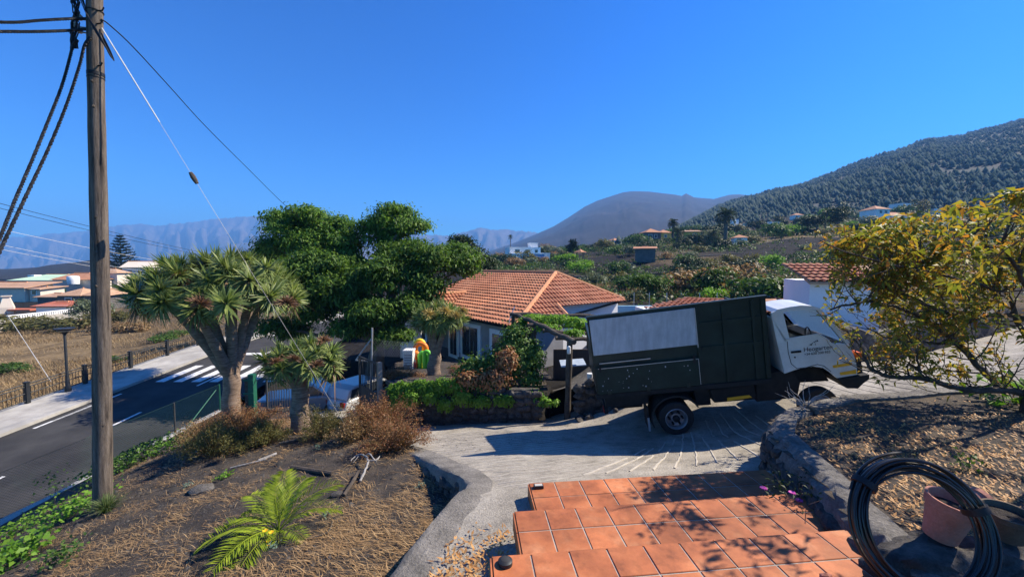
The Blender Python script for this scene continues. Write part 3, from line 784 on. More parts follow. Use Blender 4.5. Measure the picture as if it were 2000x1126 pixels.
# dry-stone wall across the drive, with soil and plants behind it
sw = thing('dry_stone_wall', 'dark dry stone wall overgrown with bright green creeper right of the gate', 'wall', (-1.4, 11.4, -4.4))
swp = [(-3.55, 12.0), (-2.6, 11.65), (-1.2, 11.3), (-.2, 11.05), (.75, 10.85)]
SWT = -3.36
ribbon_wall(swp, lambda x, y: SWT + .02 * x, lambda x, y: float(zdrive(x, y)) - .25, .3, -1, 'lava_stone', 'wall_core', sw, .03, .06, 2, .2)
rnd = random.Random(5); pts = ipath(swp, .21, 0)
for i in range(len(pts)):
    x, y = pts[i]; d = (Vector(pts[min(i + 1, len(pts) - 1)]) - Vector(pts[max(i - 1, 0)])).normalized(); s = Vector((d.y, -d.x))
    z = float(zdrive(x, y)) + .05
    while z < SWT + .02:
        put_stone(sw, (x + s.x * .3 + rnd.uniform(-.03, .03), y + s.y * .3, z), rnd.uniform(.1, .15), rnd, math.atan2(d.y, d.x)); z += rnd.uniform(.15, .23)
# terrace soil behind it
ter = patch('terrace_soil', [(-3.5, 12.1), (-1.2, 11.4), (.9, 10.9), (1.2, 12.5), (1, 17.4), (-6, 24), (-5.3, 18)], lambda X, Y: SWT - .06 - .17 * np.clip(np.asarray(Y) - 12.2, 0, 12) + .05 * fbm(np.asarray(X) * 2, np.asarray(Y) * 2, 3, 6), .2, 'soil')
# wall behind the truck
tw = thing('rubble_wall', 'tumbled lava rubble wall behind the truck, right of the pergola post', 'wall', (5, 11, -3.6))
twp = [(1.75, 10.55), (2.6, 10.7), (4.2, 10.75), (6, 10.9), (8, 11.3), (13, 12.9), (18, 14.8)]
ribbon_wall(twp, lambda x, y: float(zdrive(x, y)) + .95 + .12 * math.sin(x * 2.1), lambda x, y: float(zdrive(x, y)) - .3, .35, -1, 'lava_stone', 'wall_core', tw, .05, .08, 3, .25)
rnd = random.Random(15); pts = ipath(twp[:4], .26, 0)
for i in range(len(pts)):
    x, y = pts[i]; z = float(zdrive(x, y)) + .05
    while z < float(zdrive(x, y)) + 1.0:
        put_stone(tw, (x, y - .36 + rnd.uniform(-.04, .04), z), rnd.uniform(.11, .17), rnd, 0); z += rnd.uniform(.17, .26)
back = patch('yard_ground', [(1.5, 10.75), (4.2, 10.9), (8, 11.45), (13, 13), (18, 15), (26, 19), (22, 24), (9, 24), (2, 17.5), (1.2, 12.5)], lambda X, Y: np.minimum(zdrive(X, Y) + .75, -2.2) - .1 * np.clip(np.asarray(Y) - 13, 0, 8), .35, 'rubble')
bank = patch('earth_bank', [(5.4, 11.6), (9, 12.0), (14, 13.6), (20, 16), (20, 19), (5.6, 14.6)], lambda X, Y: zdrive(X, Y) + .05 + .1 * np.clip((np.asarray(Y) - 11.8) / 1.2, 0, 2.2) + .08 * fbm(np.asarray(X) * 1.5, np.asarray(Y) * 1.5, 4, 44), .2, 'bank')
rnd = random.Random(77)
for k in range(26):                                   # loose rubble at the foot of the wall
    x = rnd.uniform(1.7, 3.4); y = rnd.uniform(9.85, 10.4)
    if k % 2: put_stone(tw, (x, y, float(zdrive(x, y)) + .03), rnd.uniform(.05, .12), rnd)

# ------------------------------------------------------------------ main house
hA = math.radians(38)
C0 = Vector((.1, 18.0, 0)); d1 = Vector((-math.sin(hA), math.cos(hA), 0)); d2 = Vector((math.cos(hA), math.sin(hA), 0))
EZ, RZ, GZH = -2.77, -.42, -5.7
house = thing('tiled_house', 'long grey and white house with a red clay tiled hip roof behind the pergola', 'house', (C0.x, C0.y, GZH))
def H(a, b_, z): q = C0 + d2 * a + d1 * b_; return Vector((q.x, q.y, z))     # a across (right), b along (left)
LEN, WID, REC = 13.0, 11.0, 1.05
A_R, B_R = 6.0, 3.5
slopeA = (RZ - EZ) / A_R; slopeB = (RZ - EZ) / B_R
b = MB()                                              # walls, set back under the eaves
ov = .45
b.vprism([tuple(H(ov, ov, 0).xy), tuple(H(3.6, ov, 0).xy), tuple(H(3.6, REC + ov, 0).xy), tuple(H(WID - 1.6, REC + ov, 0).xy), tuple(H(WID - 1.6, LEN, 0).xy), tuple(H(ov, LEN, 0).xy)], GZH - .6, EZ - .02)
b.obj('wall', 'grey_wall', house)
b = MB(); b.obox(H(6.55, REC + ov - .03, EZ + .32), d2 * 2.85, d1 * .03, Vector((0, 0, .34))); b.obj('gable_wall', 'white_wall', house)
b = MB(); b.obox(H(6.55, REC + ov - .035, EZ - 1.0), d2 * 2.85, d1 * .025, Vector((0, 0, 1.0))); b.obj('wall_panel', 'white_wall', house)
# roof sheets under the tiles
def roofz_A(a): return EZ + slopeA * a
def roofz_B(bb): return EZ + slopeB * bb
zr = EZ + slopeB * REC
deck = MB()
deck.add([H(0, 0, EZ), H(A_R, B_R, RZ), H(A_R, LEN - 1.5, RZ), H(0, LEN + .5, EZ)], [(0, 1, 2, 3)])
deck.add([H(0, 0, EZ), H(3.7, 0, EZ), H(3.7, REC, zr), H(9.5, REC, zr), H(A_R, B_R, RZ)], [(0, 1, 2, 3, 4)])
deck.add([H(A_R, B_R, RZ), H(9.5, REC, zr), H(9.5, LEN, zr), H(A_R, LEN - 1.5, RZ)], [(0, 1, 2, 3)])
deck.add([H(0, 0, EZ - .1), H(3.7, 0, EZ - .1), H(3.7, REC, EZ - .1), H(9.5, REC, zr - .1), H(9.5, LEN, zr - .1), H(0, LEN + .5, EZ - .1)], [(0, 5, 4, 3, 2, 1)])
deck.obj('roof_deck', 'brown_panel', house)
def barrel(n=5):
    b = MB(); V = []; L = .46; R = .115
    for y, rr, dz in ((0, R, 0.0), (L, R * .82, -.03)):
        for i in range(n + 1):
            a = math.pi * i / n; V.append((-rr * math.cos(a), y, rr * .75 * math.sin(a) + dz))
    Fq = [(i, i + 1, n + 2 + i, n + 1 + i) for i in range(n)]
    # front lip gives the tile its thickness
    for i in range(n + 1):
        a = math.pi * i / n; V.append((-R * .78 * math.cos(a), .0, R * .75 * .72 * math.sin(a)))
    k = 2 * (n + 1)
    Fq += [(i + 1, i, k + i, k + i + 1) for i in range(n)]
    # pan between barrels
    V += [(R, 0, .012), (R + .05, 0, .005), (R + .05, L, -.015), (R, L, -.01)]; j = len(V) - 4; Fq.append((j, j + 1, j + 2, j + 3))
    b.add(V, Fq); return b
bt = barrel(); tile_barrel = bt.mesh('roof_tile', 'roof_tile', True)
BV = np.array(bt.v); BF = bt.f
PITCHX, EXPO = .25, .37
roof = MB().add([H(0, 0, EZ), H(.01, 0, EZ), H(.01, .01, EZ)], [(0, 1, 2)]).obj('roof', 'roof_tile', house)
spots = []
def tile_face(org, ex, up, nx, ny, inside):
    """rows of tiles: ex runs along the eave, up climbs the slope (unit vectors)"""
    nz = ex.cross(up); nz = nz if nz.z > 0 else -nz
    for j in range(ny):
        for i in range(nx):
            q = org + ex * (PITCHX * (i + .5)) + up * (EXPO * j)
            c = q + up * .18
            if inside(c): spots.append((q + nz * (.03 + random.uniform(-.004, .006)), ex, up, nz))
rel = lambda q: ((q - C0).dot(d2), (q - C0).dot(d1))
upA = (d2 + Vector((0, 0, slopeA))).normalized(); upB = (d1 + Vector((0, 0, slopeB))).normalized()
def insA(q):
    a, bb = rel(q); return 0 <= a <= A_R - .05 and bb > a * B_R / A_R + .05 and bb < LEN - 1.5 * a / A_R - .1 and not (7.6 - a * 1.0 < bb < 9.3 + 0 * a and a < 2.2 and bb > 7.2 + a * .45 and bb < 9.6 - a * .45)
def insB(q):
    a, bb = rel(q)
    if bb < 0 or bb > B_R - .05: return False
    lo = bb * A_R / B_R; hi = 9.5 - (9.5 - A_R) * (bb - REC) / (B_R - REC) if bb > REC else 3.7
    return lo + .08 < a < hi - .05
tile_face(H(0, 0, EZ), d1, upA, int(LEN / PITCHX), int(A_R / math.cos(math.atan(slopeA)) / EXPO) + 1, insA)
tile_face(H(0, 0, EZ), d2, upB, int(9.5 / PITCHX), int(B_R / math.cos(math.atan(slopeB)) / EXPO) + 1, insB)
spots.sort(key=lambda s: s[0].length)
RT60 = np.array(Matrix.Rotation(-.06, 3, 'X'))
def place_tiles(spots, nind, parent, base):
    Vs = []; Fs = []; k = 0
    for i, (q, ex, up, nz) in enumerate(spots):
        M = Matrix((ex, up, nz)).transposed()
        if M.determinant() < 0: M = Matrix((-ex, up, nz)).transposed()
        jr = random.uniform(-.012, .012)
        if i < nind:
            o = link('roof_tile', tile_barrel, parent); M4 = M.to_4x4(); M4.translation = q - base
            o.matrix_local = M4 @ Matrix.Rotation(jr, 4, 'Z') @ Matrix.Rotation(-.06, 4, 'X')
        else:
            Vs.append((BV @ RT60.T) @ np.array(M).T + np.array(q - base)); Fs += [tuple(t + k for t in f) for f in BF]; k += len(BV)
    if Vs:
        o = link('roof_tiles', mesh_np('roof_tiles', np.concatenate(Vs), Fs, 'roof_tile'), parent); tag(o, kind='stuff')
place_tiles(spots, 290, roof, root_loc(house))
# ridge and hip caps
def caps(p0, p1, name='ridge_cap'):
    n = int((p1 - p0).length / .38); pts = [p0 + (p1 - p0) * i / n for i in range(n + 1)]
    for i in range(n):
        b = MB(); a = pts[i] + Vector((0, 0, .04)); c = pts[i + 1] + Vector((0, 0, .055)); b.tube([a, c], [.125, .11], 7); b.obj(name, 'ridge_tile', roof, True)
caps(H(0, 0, EZ), H(A_R, B_R, RZ)); caps(H(A_R, B_R, RZ), H(A_R, LEN - 1.5, RZ)); caps(H(A_R, B_R, RZ), H(9.5, REC, zr))
caps(H(3.7, 0, EZ), H(3.7, REC, zr)); 
# porch gable over the left front
GR = H(-1.2, 8.4, roofz_A(1.9) + .1)
b = MB(); gz = roofz_A(2.6); e0 = H(-1.6, 6.9, EZ - .05); e1 = H(-1.6, 9.9, EZ - .05)
r0 = H(-1.6, 8.4, gz); r1 = H(2.6, 8.4, gz)
b.add([e0, r0, r1, H(.0, 6.9, EZ - .05)], [(0, 1, 2, 3)]); b.add([e1, r0, r1, H(.0, 9.9, EZ - .05)], [(0, 3, 2, 1)])
b.obj('porch_roof_deck', 'roof_tile', house)
spots2 = []
upg = ((r0 - e0)).normalized(); exg = d2
for j in range(5):
    for i in range(16):
        q = e0 + exg * (PITCHX * (i + .5)) + upg * (EXPO * j)
        if (q - e0).dot(exg) < 1.5 + 2.7 * (j + 1) / 5.0: spots2.append((q + Vector((0, 0, .03)), exg, upg, exg.cross(upg) if exg.cross(upg).z > 0 else -exg.cross(upg)))
place_tiles(spots2, 80, roof, root_loc(house))
caps(r0, r1)
b = MB(); b.add([H(-1.4, 7.1, EZ - .05), H(-1.4, 9.7, EZ - .05), H(-1.4, 8.4, gz - .15), H(-1.4, 7.1, GZH), H(-1.4, 9.7, GZH)], [(3, 0, 2, 1, 4)]); b.obj('porch_gable', 'white_wall', house)
b = MB()
for bb in (7.2, 9.6):
    q = H(-1.3, bb, 0); b.box((q.x - .13, q.y - .13, GZH), (q.x + .13, q.y + .13, EZ - .05))
    b.obj('porch_pillar', 'white_wall', house); b = MB()
# windows with white surrounds in the long front
for (bb, wdt, zc, hh) in ((1.6, 1.3, EZ - 1.35, 1.5), (4.4, 1.5, EZ - 1.35, 1.6), (6.2, .7, EZ - 1.5, 1.7), (10.6, 1.3, EZ - 1.3, 1.4)):
    fr = MB(); a = ov - .03
    fr.obox(H(a, bb, zc), d2 * .04, d1 * (wdt / 2 + .28), Vector((0, 0, hh / 2 + .22)))
    f = fr.obj('window', 'white_wall', house)
    for s in (-.5, .5):
        g = MB(); g.obox(H(a - .05, bb + s * wdt * .52, zc), d2 * .02, d1 * (wdt / 4 - .02), Vector((0, 0, hh / 2))); g.obj('pane', 'pane', f)
        g = MB(); g.obox(H(a - .062, bb + s * wdt * .52 + .12, zc), d2 * .008, d1 * (wdt / 8), Vector((0, 0, hh / 2 - .05))); g.obj('curtain', 'curtain', f)
    g = MB(); g.obox(H(a - .09, bb, zc - hh / 2 - .26), d2 * .12, d1 * (wdt / 2 + .3), Vector((0, 0, .05))); g.obj('sill', 'dark_wall', f)
b = MB(); b.obox(H(ov - .02, 6.5, GZH + .3), d2 * .03, d1 * 6.3, Vector((0, 0, .5))); b.obj('plinth', 'dark_wall', house)
# chimneys with little tiled caps
for a_, bb in ((8.0, 9.5), (8.2, 6.4)):
    ch = MB(); q = H(a_, bb, zr + .45); ch.box((q.x - .3, q.y - .3, q.z - .6), (q.x + .3, q.y + .3, q.z + .75)); c_ = ch.obj('chimney', 'white_wall', roof)
    k = MB(); k.lathe([(.55, 0), (.36, .18), (.05, .42)], (q.x, q.y, q.z + .75), n=8); k.obj('chimney_cap', 'roof_tile', roof)
b = MB(); q = H(.5, .6, EZ); b.tube([q + Vector((-.25, -.25, -2.4)), q + Vector((-.25, -.25, .25)), q + Vector((0, -.1, .9))], .025, 6); b.obj('antenna_pipe', 'galv', house)
# blue pool wall and white low wall right of the house
b = MB(); a_ = P(1205, 608, 27); c_ = P(1330, 606, 27); b.box((a_.x, 27, -6.0), (c_.x + 3, 27.25, P(1250, 597, 27).z)); tag(b.obj('pool_wall', 'pool_blue'), 'low pale blue wall right of the tiled house', 'wall')

# ------------------------------------------------------------------ outbuildings beyond the truck
sh = thing('tiled_shed', 'low shed with a faded clay tile roof just behind the truck box', 'shed', (8.2, 19.5, -4.4))
p0, p1, p2, p3 = P(1262, 604, 19), P(1352, 583, 22.2), P(1500, 590, 22.2), P(1500, 612, 19)
b = MB(); V = [p0, p3, Vector((p2.x + 1.5, 22.2, p1.z)), Vector((p1.x, 22.2, p1.z))]; b.add([*V, *[q - Vector((0, 0, .12)) for q in V]], [(0, 1, 2, 3), (7, 6, 5, 4), (0, 4, 5, 1), (1, 5, 6, 2), (2, 6, 7, 3), (3, 7, 4, 0)]); sr = b.obj('roof', 'orange_roof', sh)
up_ = (V[3] - V[0]); ex_ = Vector((1, 0, (V[1].z - V[0].z) / (V[1].x - V[0].x))).normalized(); uph = Vector((0, V[2].y - V[1].y, V[2].z - V[1].z)).normalized()
sp3 = []
for j in range(8):
    for i in range(26):
        q = V[0] + ex_ * (PITCHX * (i + .5)) + uph * (EXPO * j)
        t = j / 8.5
        if (q - V[0]).x > (V[3].x - V[0].x) * t: sp3.append((q + Vector((0, 0, .04)), ex_, uph, ex_.cross(uph)))
place_tiles(sp3, 220, sr, root_loc(sh))
b = MB(); b.box((p0.x + .4, 19.3, -5.2), (p3.x, 22, p0.z - .15)); b.obj('wall', 'white_wall', sh)

hut = thing('white_hut', 'small white hut with a clay tiled roof behind the yellowing tree', 'hut', (12.4, 15.6, -2.9))
q0 = P(1582, 549, 15); zt = q0.z; hw = 3.5
hv = [Vector((q0.x, 15, 0)), Vector((q0.x + 2.3, 14.6, 0)), Vector((q0.x + 3.6, 17.6, 0)), Vector((q0.x + 1.2, 18.2, 0))]
b = MB(); b.vprism([(v_.x, v_.y) for v_ in hv], -3.6, zt); b.obj('wall', 'white_wall', hut)
b = MB(); rg0 = (hv[0] + hv[1]) / 2; rg1 = (hv[2] + hv[3]) / 2; ztop = P(1690, 522, 16).z
g0 = hv[1].copy(); g1 = hv[2].copy(); apex = (g0 + g1) / 2 + Vector((.1, 0, ztop)); g0.z = zt; g1.z = zt
b.add([g0, g1, apex, g0 + (hv[0] - hv[1]) * .06, g1 + (hv[3] - hv[2]) * .06, apex + (hv[0] - hv[1]) * .06], [(0, 1, 2), (5, 4, 3), (0, 2, 5, 3), (1, 4, 5, 2)]); b.obj('gable', 'white_wall', hut)
apx0 = (hv[0] + hv[3]) / 2 + Vector((0, 0, ztop))
b = MB(); oh = (hv[0] - hv[1]).normalized() * .15
E0 = hv[0] + oh + Vector((-.05, -.25, zt - .02)); E1 = hv[1] - oh * .2 + Vector((.0, -.25, zt - .02)); R1 = apex - oh * .2 + Vector((0, 0, .06)); R0 = apx0 + oh + Vector((0, 0, .06))
V = [E0, E1, R1, R0]; b.add([*V, *[v_ - Vector((0, 0, .08)) for v_ in V]], [(0, 1, 2, 3), (7, 6, 5, 4), (0, 4, 5, 1), (1, 5, 6, 2), (2, 6, 7, 3), (3, 7, 4, 0)]); hr = b.obj('roof', 'tan_roof', hut)
ex_ = (E1 - E0).normalized(); up_ = (R0 - E0); up_ = (up_ - ex_ * up_.dot(ex_)); ln = up_.length; up_.normalize(); nz_ = ex_.cross(up_); nz_ = nz_ if nz_.z > 0 else -nz_
sp4 = []
for j in range(int(ln / EXPO) + 1):
    for i in range(int((E1 - E0).length / PITCHX)): sp4.append((E0 + ex_ * (PITCHX * (i + .5)) + up_ * (EXPO * j) + nz_ * .03, ex_, up_, nz_))
place_tiles(sp4, 150, hr, root_loc(hut))
# house window

# ------------------------------------------------------------------ mountains (real relief at their distances)
def interp(tab, x):
    t = np.array(tab, float); return np.interp(x, t[:, 0], t[:, 1])
def range_sheet(name, sky_tab, foot_tab, Yf, Ys, px0, px1, nc, nr, m, amp, seed, gully=0.0, power=1.0, gfreq=60.0, ridge_amp=0.0):
    px = np.linspace(px0, px1, nc); t = np.linspace(0, 1, nr)
    PX, T = np.meshgrid(px, t)
    ys_, yf_ = interp(sky_tab, PX), interp(foot_tab, PX)
    Yc = Yf + (Ys - Yf) * T
    zs = (520 - ys_) / FPX * Ys; zf = (520 - yf_) / FPX * Yf
    Z = zf + (zs - zf) * T ** power
    X = (PX - 1000) / FPX * Yc
    hgt = np.maximum(zs - zf, 1)
    env = np.sin(np.pi * np.clip(T, 0, 1)) ** .7
    Z = Z + env * amp * hgt * fbm(X / (Ys * .05), Yc / (Ys * .05), 5, seed)
    if gully:
        g = np.abs(fbm(PX / 2000 * gfreq + .6 * fbm(PX / 60, T * 3, 3, seed + 3), T * 2.2, 4, seed + 9))
        Z = Z - env * gully * hgt * (1 - np.clip(g * 2.2, 0, 1)) + env * gully * hgt * .45
    if ridge_amp: Z = Z + (T > .93) * ridge_amp * fbm(PX / 6, T * 0, 3, seed + 5)
    # back slope, so that the range is a body and not a screen
    Xb = (px - 1000) / FPX * Ys * 1.25; Zb = Z[-1] * .45 - .1 * abs(Ys) * .02
    Vx = np.concatenate([np.stack([X, Yc, Z], -1), np.stack([Xb, np.full(nc, Ys * 1.25), Zb], -1)[None]], 0)
    nr2 = nr + 1; id_ = np.arange(nc * nr2).reshape(nr2, nc)
    Fq = np.stack([id_[:-1, :-1], id_[:-1, 1:], id_[1:, 1:], id_[1:, :-1]], -1).reshape(-1, 4)
    o = link(name, mesh_np(name, Vx.reshape(-1, 3), Fq, m, smooth=True)); tag(o, kind='structure')
    return PX, T, np.stack([X, Yc, Z], -1)
mat('mountain', [(.04, .034, .03), (.14, .105, .08), (.10, .095, .065)], .0035, 1.0, .6, .02, detail=9, fine=.25, dist=20)
mat('mountain_blue', [(.12, .11, .10), (.17, .15, .13)], .003, 1.0, detail=8)
mat('volcano', [(.009, .008, .009), (.016, .013, .013), (.028, .02, .018)], .0045, 1.0, .3, .03, detail=8, fine=.15, dist=6)
mat('pine_ground', [(.035, .045, .04), (.055, .062, .054), (.06, .06, .052)], .02, 1.0, .5, .15, detail=8, fine=.2, dist=2)  # lightened along with the forest, haze put into the colour
mat('lava_hill', [(.012, .0115, .0115), (.022, .02, .019)], .05, 1.0, .5, .3, fine=.3, dist=1)
mat('plain', [(.06, .06, .045), (.10, .09, .065), (.13, .115, .09)], .004, 1.0, detail=9, fine=.4, fscale=.03)
FAR = [(-900, 500), (-400, 485), (-100, 470), (0, 466), (60, 462), (100, 457), (180, 451), (215, 444), (240, 441), (290, 437), (310, 442), (350, 437), (400, 432), (460, 425), (500, 424), (530, 422), (600, 436), (700, 450), (800, 458), (880, 460), (905, 455), (925, 447), (940, 446), (960, 449), (1000, 450), (1035, 453), (1080, 462), (1200, 470), (1500, 480)]
range_sheet('far_mountains', FAR, [(-900, 528), (1500, 528)], 2900, 5200, -700, 1400, 520, 40, 'mountain', .10, 2, gully=.26, power=1.35, gfreq=90, ridge_amp=18)
range_sheet('foothill_ridge', [(-700, 532), (300, 526), (380, 500), (450, 478), (520, 470), (600, 478), (700, 480), (760, 490), (900, 505), (1000, 515)], [(-700, 531), (1000, 528)], 2500, 3500, 250, 1000, 160, 24, 'mountain', .10, 8, gully=.10, gfreq=60)
VOL = [(880, 512), (930, 500), (960, 489), (1000, 476), (1050, 456), (1080, 443), (1110, 425), (1140, 405), (1165, 393), (1190, 385), (1215, 377), (1235, 375), (1265, 376), (1290, 379), (1310, 381), (1328, 384), (1336, 379), (1352, 387), (1390, 390), (1420, 382), (1440, 381), (1470, 385), (1500, 392), (1560, 405), (1640, 430)]
range_sheet('volcano', VOL, [(880, 514), (1050, 500), (1200, 492), (1500, 470), (1800, 460)], 800, 2600, 880, 1600, 300, 40, 'volcano', .035, 14, gully=.03, power=1.0, gfreq=36)
PINE = [(1080, 512), (1180, 500), (1250, 478), (1300, 462), (1350, 434), (1400, 410), (1440, 394), (1500, 381), (1560, 368), (1620, 345), (1680, 322), (1740, 303), (1785, 286), (1800, 281), (1850, 278), (1900, 268), (1950, 253), (2000, 237), (2100, 204), (2300, 150), (2700, 90)]
PPX, PT, PV = range_sheet('pine_slope', PINE, [(1080, 512), (1200, 495), (1300, 476), (1450, 455), (1600, 435), (1750, 418), (2000, 402), (2700, 400)], 240, 1500, 1080, 2350, 260, 60, 'pine_ground', .012, 23, gully=.014, power=.85, gfreq=40)
range_sheet('lava_hill', [(-700, 545), (20, 530), (60, 524), (100, 517), (150, 512), (185, 507), (230, 510), (290, 522), (360, 540)], [(-700, 545), (360, 545)], 260, 420, -400, 360, 80, 14, 'lava_hill', .05, 30)
# the plain running out to the mountains
pxs = np.linspace(-700, 1500, 90); rows = [(250, 548), (420, 543), (800, 536), (1500, 531), (2300, 529), (3000, 528)]
Vp = [((a - 1000) / FPX * Y, Y, (520 - py) / FPX * Y) for Y, py in rows for a in pxs]
id_ = np.arange(len(Vp)).reshape(len(rows), len(pxs)); Fq = np.stack([id_[:-1, :-1], id_[:-1, 1:], id_[1:, 1:], id_[1:, :-1]], -1).reshape(-1, 4)
tag(link('coastal_plain', mesh_np('coastal_plain', Vp, Fq, 'plain')), kind='structure')
# far town: a scatter nobody could count
b = MB(); rnd = random.Random(8)
for k in range(330):
    Y = rnd.uniform(1500, 2850); px = rnd.uniform(-250, 420) if k < 290 else rnd.uniform(420, 900)
    z = np.interp(Y, [r[0] for r in rows], [(520 - r[1]) / FPX * r[0] for r in rows]); x = (px - 1000) / FPX * Y; s = rnd.uniform(5, 12)
    b.box((x - s * rnd.uniform(.7, 2.4), Y, z - 2), (x + s, Y + 12, z + rnd.uniform(4, 8)), rnd.choice((0, 0, 0, 1)))
tag(b.obj('distant_town', ['white_wall', 'cream_wall']), 'far scatter of pale buildings on the plain below the mountains', 'town', kind='stuff')

# pine forest on the slope: thousands of trees, one mass
def pine_mesh():
    V = []; Fq = []
    for j, (z0, z1, r) in enumerate(((.1, .66, .30), (.42, 1.0, .22))):
        k = len(V); n = 5
        for i in range(n):
            a = 2 * math.pi * (i + .5 * j) / n; rr = r * (1 + .25 * math.sin(i * 2.3 + j)); V.append((rr * math.cos(a), rr * math.sin(a), z0 + .05 * math.sin(i * 3.7)))
        V.append((0, 0, z1)); Fq += [(k + i, k + (i + 1) % n, k + n) for i in range(n)]
    return np.array(V), np.array(Fq)
pv, pf = pine_mesh()
N = 46000
i0 = RNG.random(N) * (PV.shape[0] - 2); j0 = RNG.random(N) * (PV.shape[1] - 2)
i0 = (PV.shape[0] - 2) * (i0 / (PV.shape[0] - 2)) ** 1.15
ii, jj = i0.astype(int), j0.astype(int); fi, fj = (i0 - ii)[:, None], (j0 - jj)[:, None]
pos = PV[ii, jj] * (1 - fi) * (1 - fj) + PV[ii + 1, jj] * fi * (1 - fj) + PV[ii, jj + 1] * (1 - fi) * fj + PV[ii + 1, jj + 1] * fi * fj
keep = (fbm(pos[:, 0] / 90, pos[:, 1] / 160, 4, 6) * 1.3 + np.clip((pos[:, 1] - 200) / 350, -.1, .7) + .45) > RNG.random(N) * .5 - .05
pos = pos[keep]
qy = RNG.uniform(165, 335, 2600); qx = (RNG.uniform(1180, 2150, 2600) - 1000) / FPX * qy; kq = fbm(qx / 40, qy / 40, 3, 16) + np.clip((qy - 230) / 160, -.6, .5) > RNG.random(2600) * .6 - .1; qx, qy = qx[kq], qy[kq]
pos = np.concatenate([pos, np.stack([qx, qy, land(qx, qy, False) - .3], -1)]); N = len(pos)
hh = (2.2 + 5.4 * RNG.random(N) ** 2.2) * (1 + .7 * np.clip(fbm(pos[:, 0] / 70, pos[:, 1] / 120, 3, 26), -.6, 1)) * np.where(pos[:, 1] < 336, .75, .7 + pos[:, 1] / 3000); ww = hh * RNG.uniform(1.0, 1.7, N); an = RNG.random(N) * 6.3
loc = pv[None] * np.stack([ww, ww, hh], -1)[:, None, :]
ca, sa = np.cos(an)[:, None], np.sin(an)[:, None]
loc = np.stack([loc[..., 0] * ca - loc[..., 1] * sa, loc[..., 0] * sa + loc[..., 1] * ca, loc[..., 2]], -1) + pos[:, None, :]
Fp = (pf[None] + (np.arange(N) * len(pv))[:, None, None]).reshape(-1, 3)
tag(link('pine_forest', mesh_np('pine_forest', loc.reshape(-1, 3), Fp, 'leaf_forest')), 'dark pine forest covering the mountain slope on the right', 'forest', kind='stuff')

# ------------------------------------------------------------------ houses further off
def far_house(name, label, cx, cy, zb, blocks, rz=0.0, cat='house', group=None):
    """blocks: (x0, x1, y0, y1, z0, z1, wall, roof, roofmat, [windows (x, z, w, h)]) in metres from the base; front faces -y"""
    t = thing(name, label, cat, (cx, cy, zb), rz, group)
    for (x0, x1, y0, y1, z0, z1, wl, rf, rm, wins) in blocks:
        b = MB(); b.box((x0, y0, z0 - (1.5 if z0 <= 0 else 0)), (x1, y1, z1)); wo = b.obj('wall', wl, t, world=False)
        if rf == 'flat':
            p_ = MB(); th = .18
            p_.box((x0 - .1, y0 - .1, z1), (x1 + .1, y0 + .1, z1 + .35)); p_.box((x0 - .1, y1 - .1, z1), (x1 + .1, y1 + .1, z1 + .35))
            p_.box((x0 - .1, y0 + .1, z1 + .003), (x0 + .1, y1 - .1, z1 + .347)); p_.box((x1 - .1, y0 + .1, z1 + .003), (x1 + .1, y1 - .1, z1 + .347)); p_.obj('parapet', rm, t, world=False)
        elif rf in ('hip', 'gable', 'pent'):
            o = .45; h = .28 * min(x1 - x0, y1 - y0) * (1.0 if rf != 'pent' else .55); ym = (y0 + y1) / 2; xm0, xm1 = x0 + (y1 - y0) / 2, x1 - (y1 - y0) / 2
            if xm0 > xm1: xm0 = xm1 = (x0 + x1) / 2
            if rf == 'gable': xm0, xm1 = x0 - o, x1 + o
            p_ = MB(); e = [(x0 - o, y0 - o, z1 - .08), (x1 + o, y0 - o, z1 - .08), (x1 + o, y1 + o, z1 - .08), (x0 - o, y1 + o, z1 - .08)]
            if rf == 'pent':
                V = [e[0], e[1], (x1 + o, y1 + o, z1 + h), (x0 - o, y1 + o, z1 + h)]; V += [(a, b_, c - .15) for a, b_, c in V]
                p_.add(V, [(0, 1, 2, 3), (7, 6, 5, 4), (0, 4, 5, 1), (1, 5, 6, 2), (2, 6, 7, 3), (3, 7, 4, 0)])
            else:
                V = e + [(xm0, ym, z1 + h), (xm1, ym, z1 + h)]
                p_.add(V, [(0, 1, 5, 4), (1, 2, 5), (2, 3, 4, 5), (3, 0, 4), (3, 2, 1, 0)])
            ro = p_.obj('roof', rm, t, world=False)
            c = MB(); c.tube([(xm0, ym, z1 + h + .04), (xm1, ym, z1 + h + .04)] if xm1 > xm0 else [(xm0 - .1, ym, z1 + h), (xm0 + .1, ym, z1 + h)], .12, 6); c.obj('ridge', 'ridge_tile', ro, world=False)
        for (wx, wz, ww_, wh) in wins:
            f = MB(); f.box((wx - ww_ / 2 - .12, y0 - .06, wz - wh / 2 - .12), (wx + ww_ / 2 + .12, y0 + .02, wz + wh / 2 + .12)); fo = f.obj('window', 'white_wall', t, world=False)
            g = MB(); g.box((wx - ww_ / 2, y0 - .09, wz - wh / 2), (wx + ww_ / 2, y0 - .05, wz + wh / 2)); g.obj('pane', 'pane', fo, world=False)
    return t
def at(px, py, Y): q = P(px, py, Y); return q.x, q.y, q.z
W, O_, T_ = 'white_wall', 'orange_roof', 'tan_roof'
x, y, z = at(1028, 514, 130)
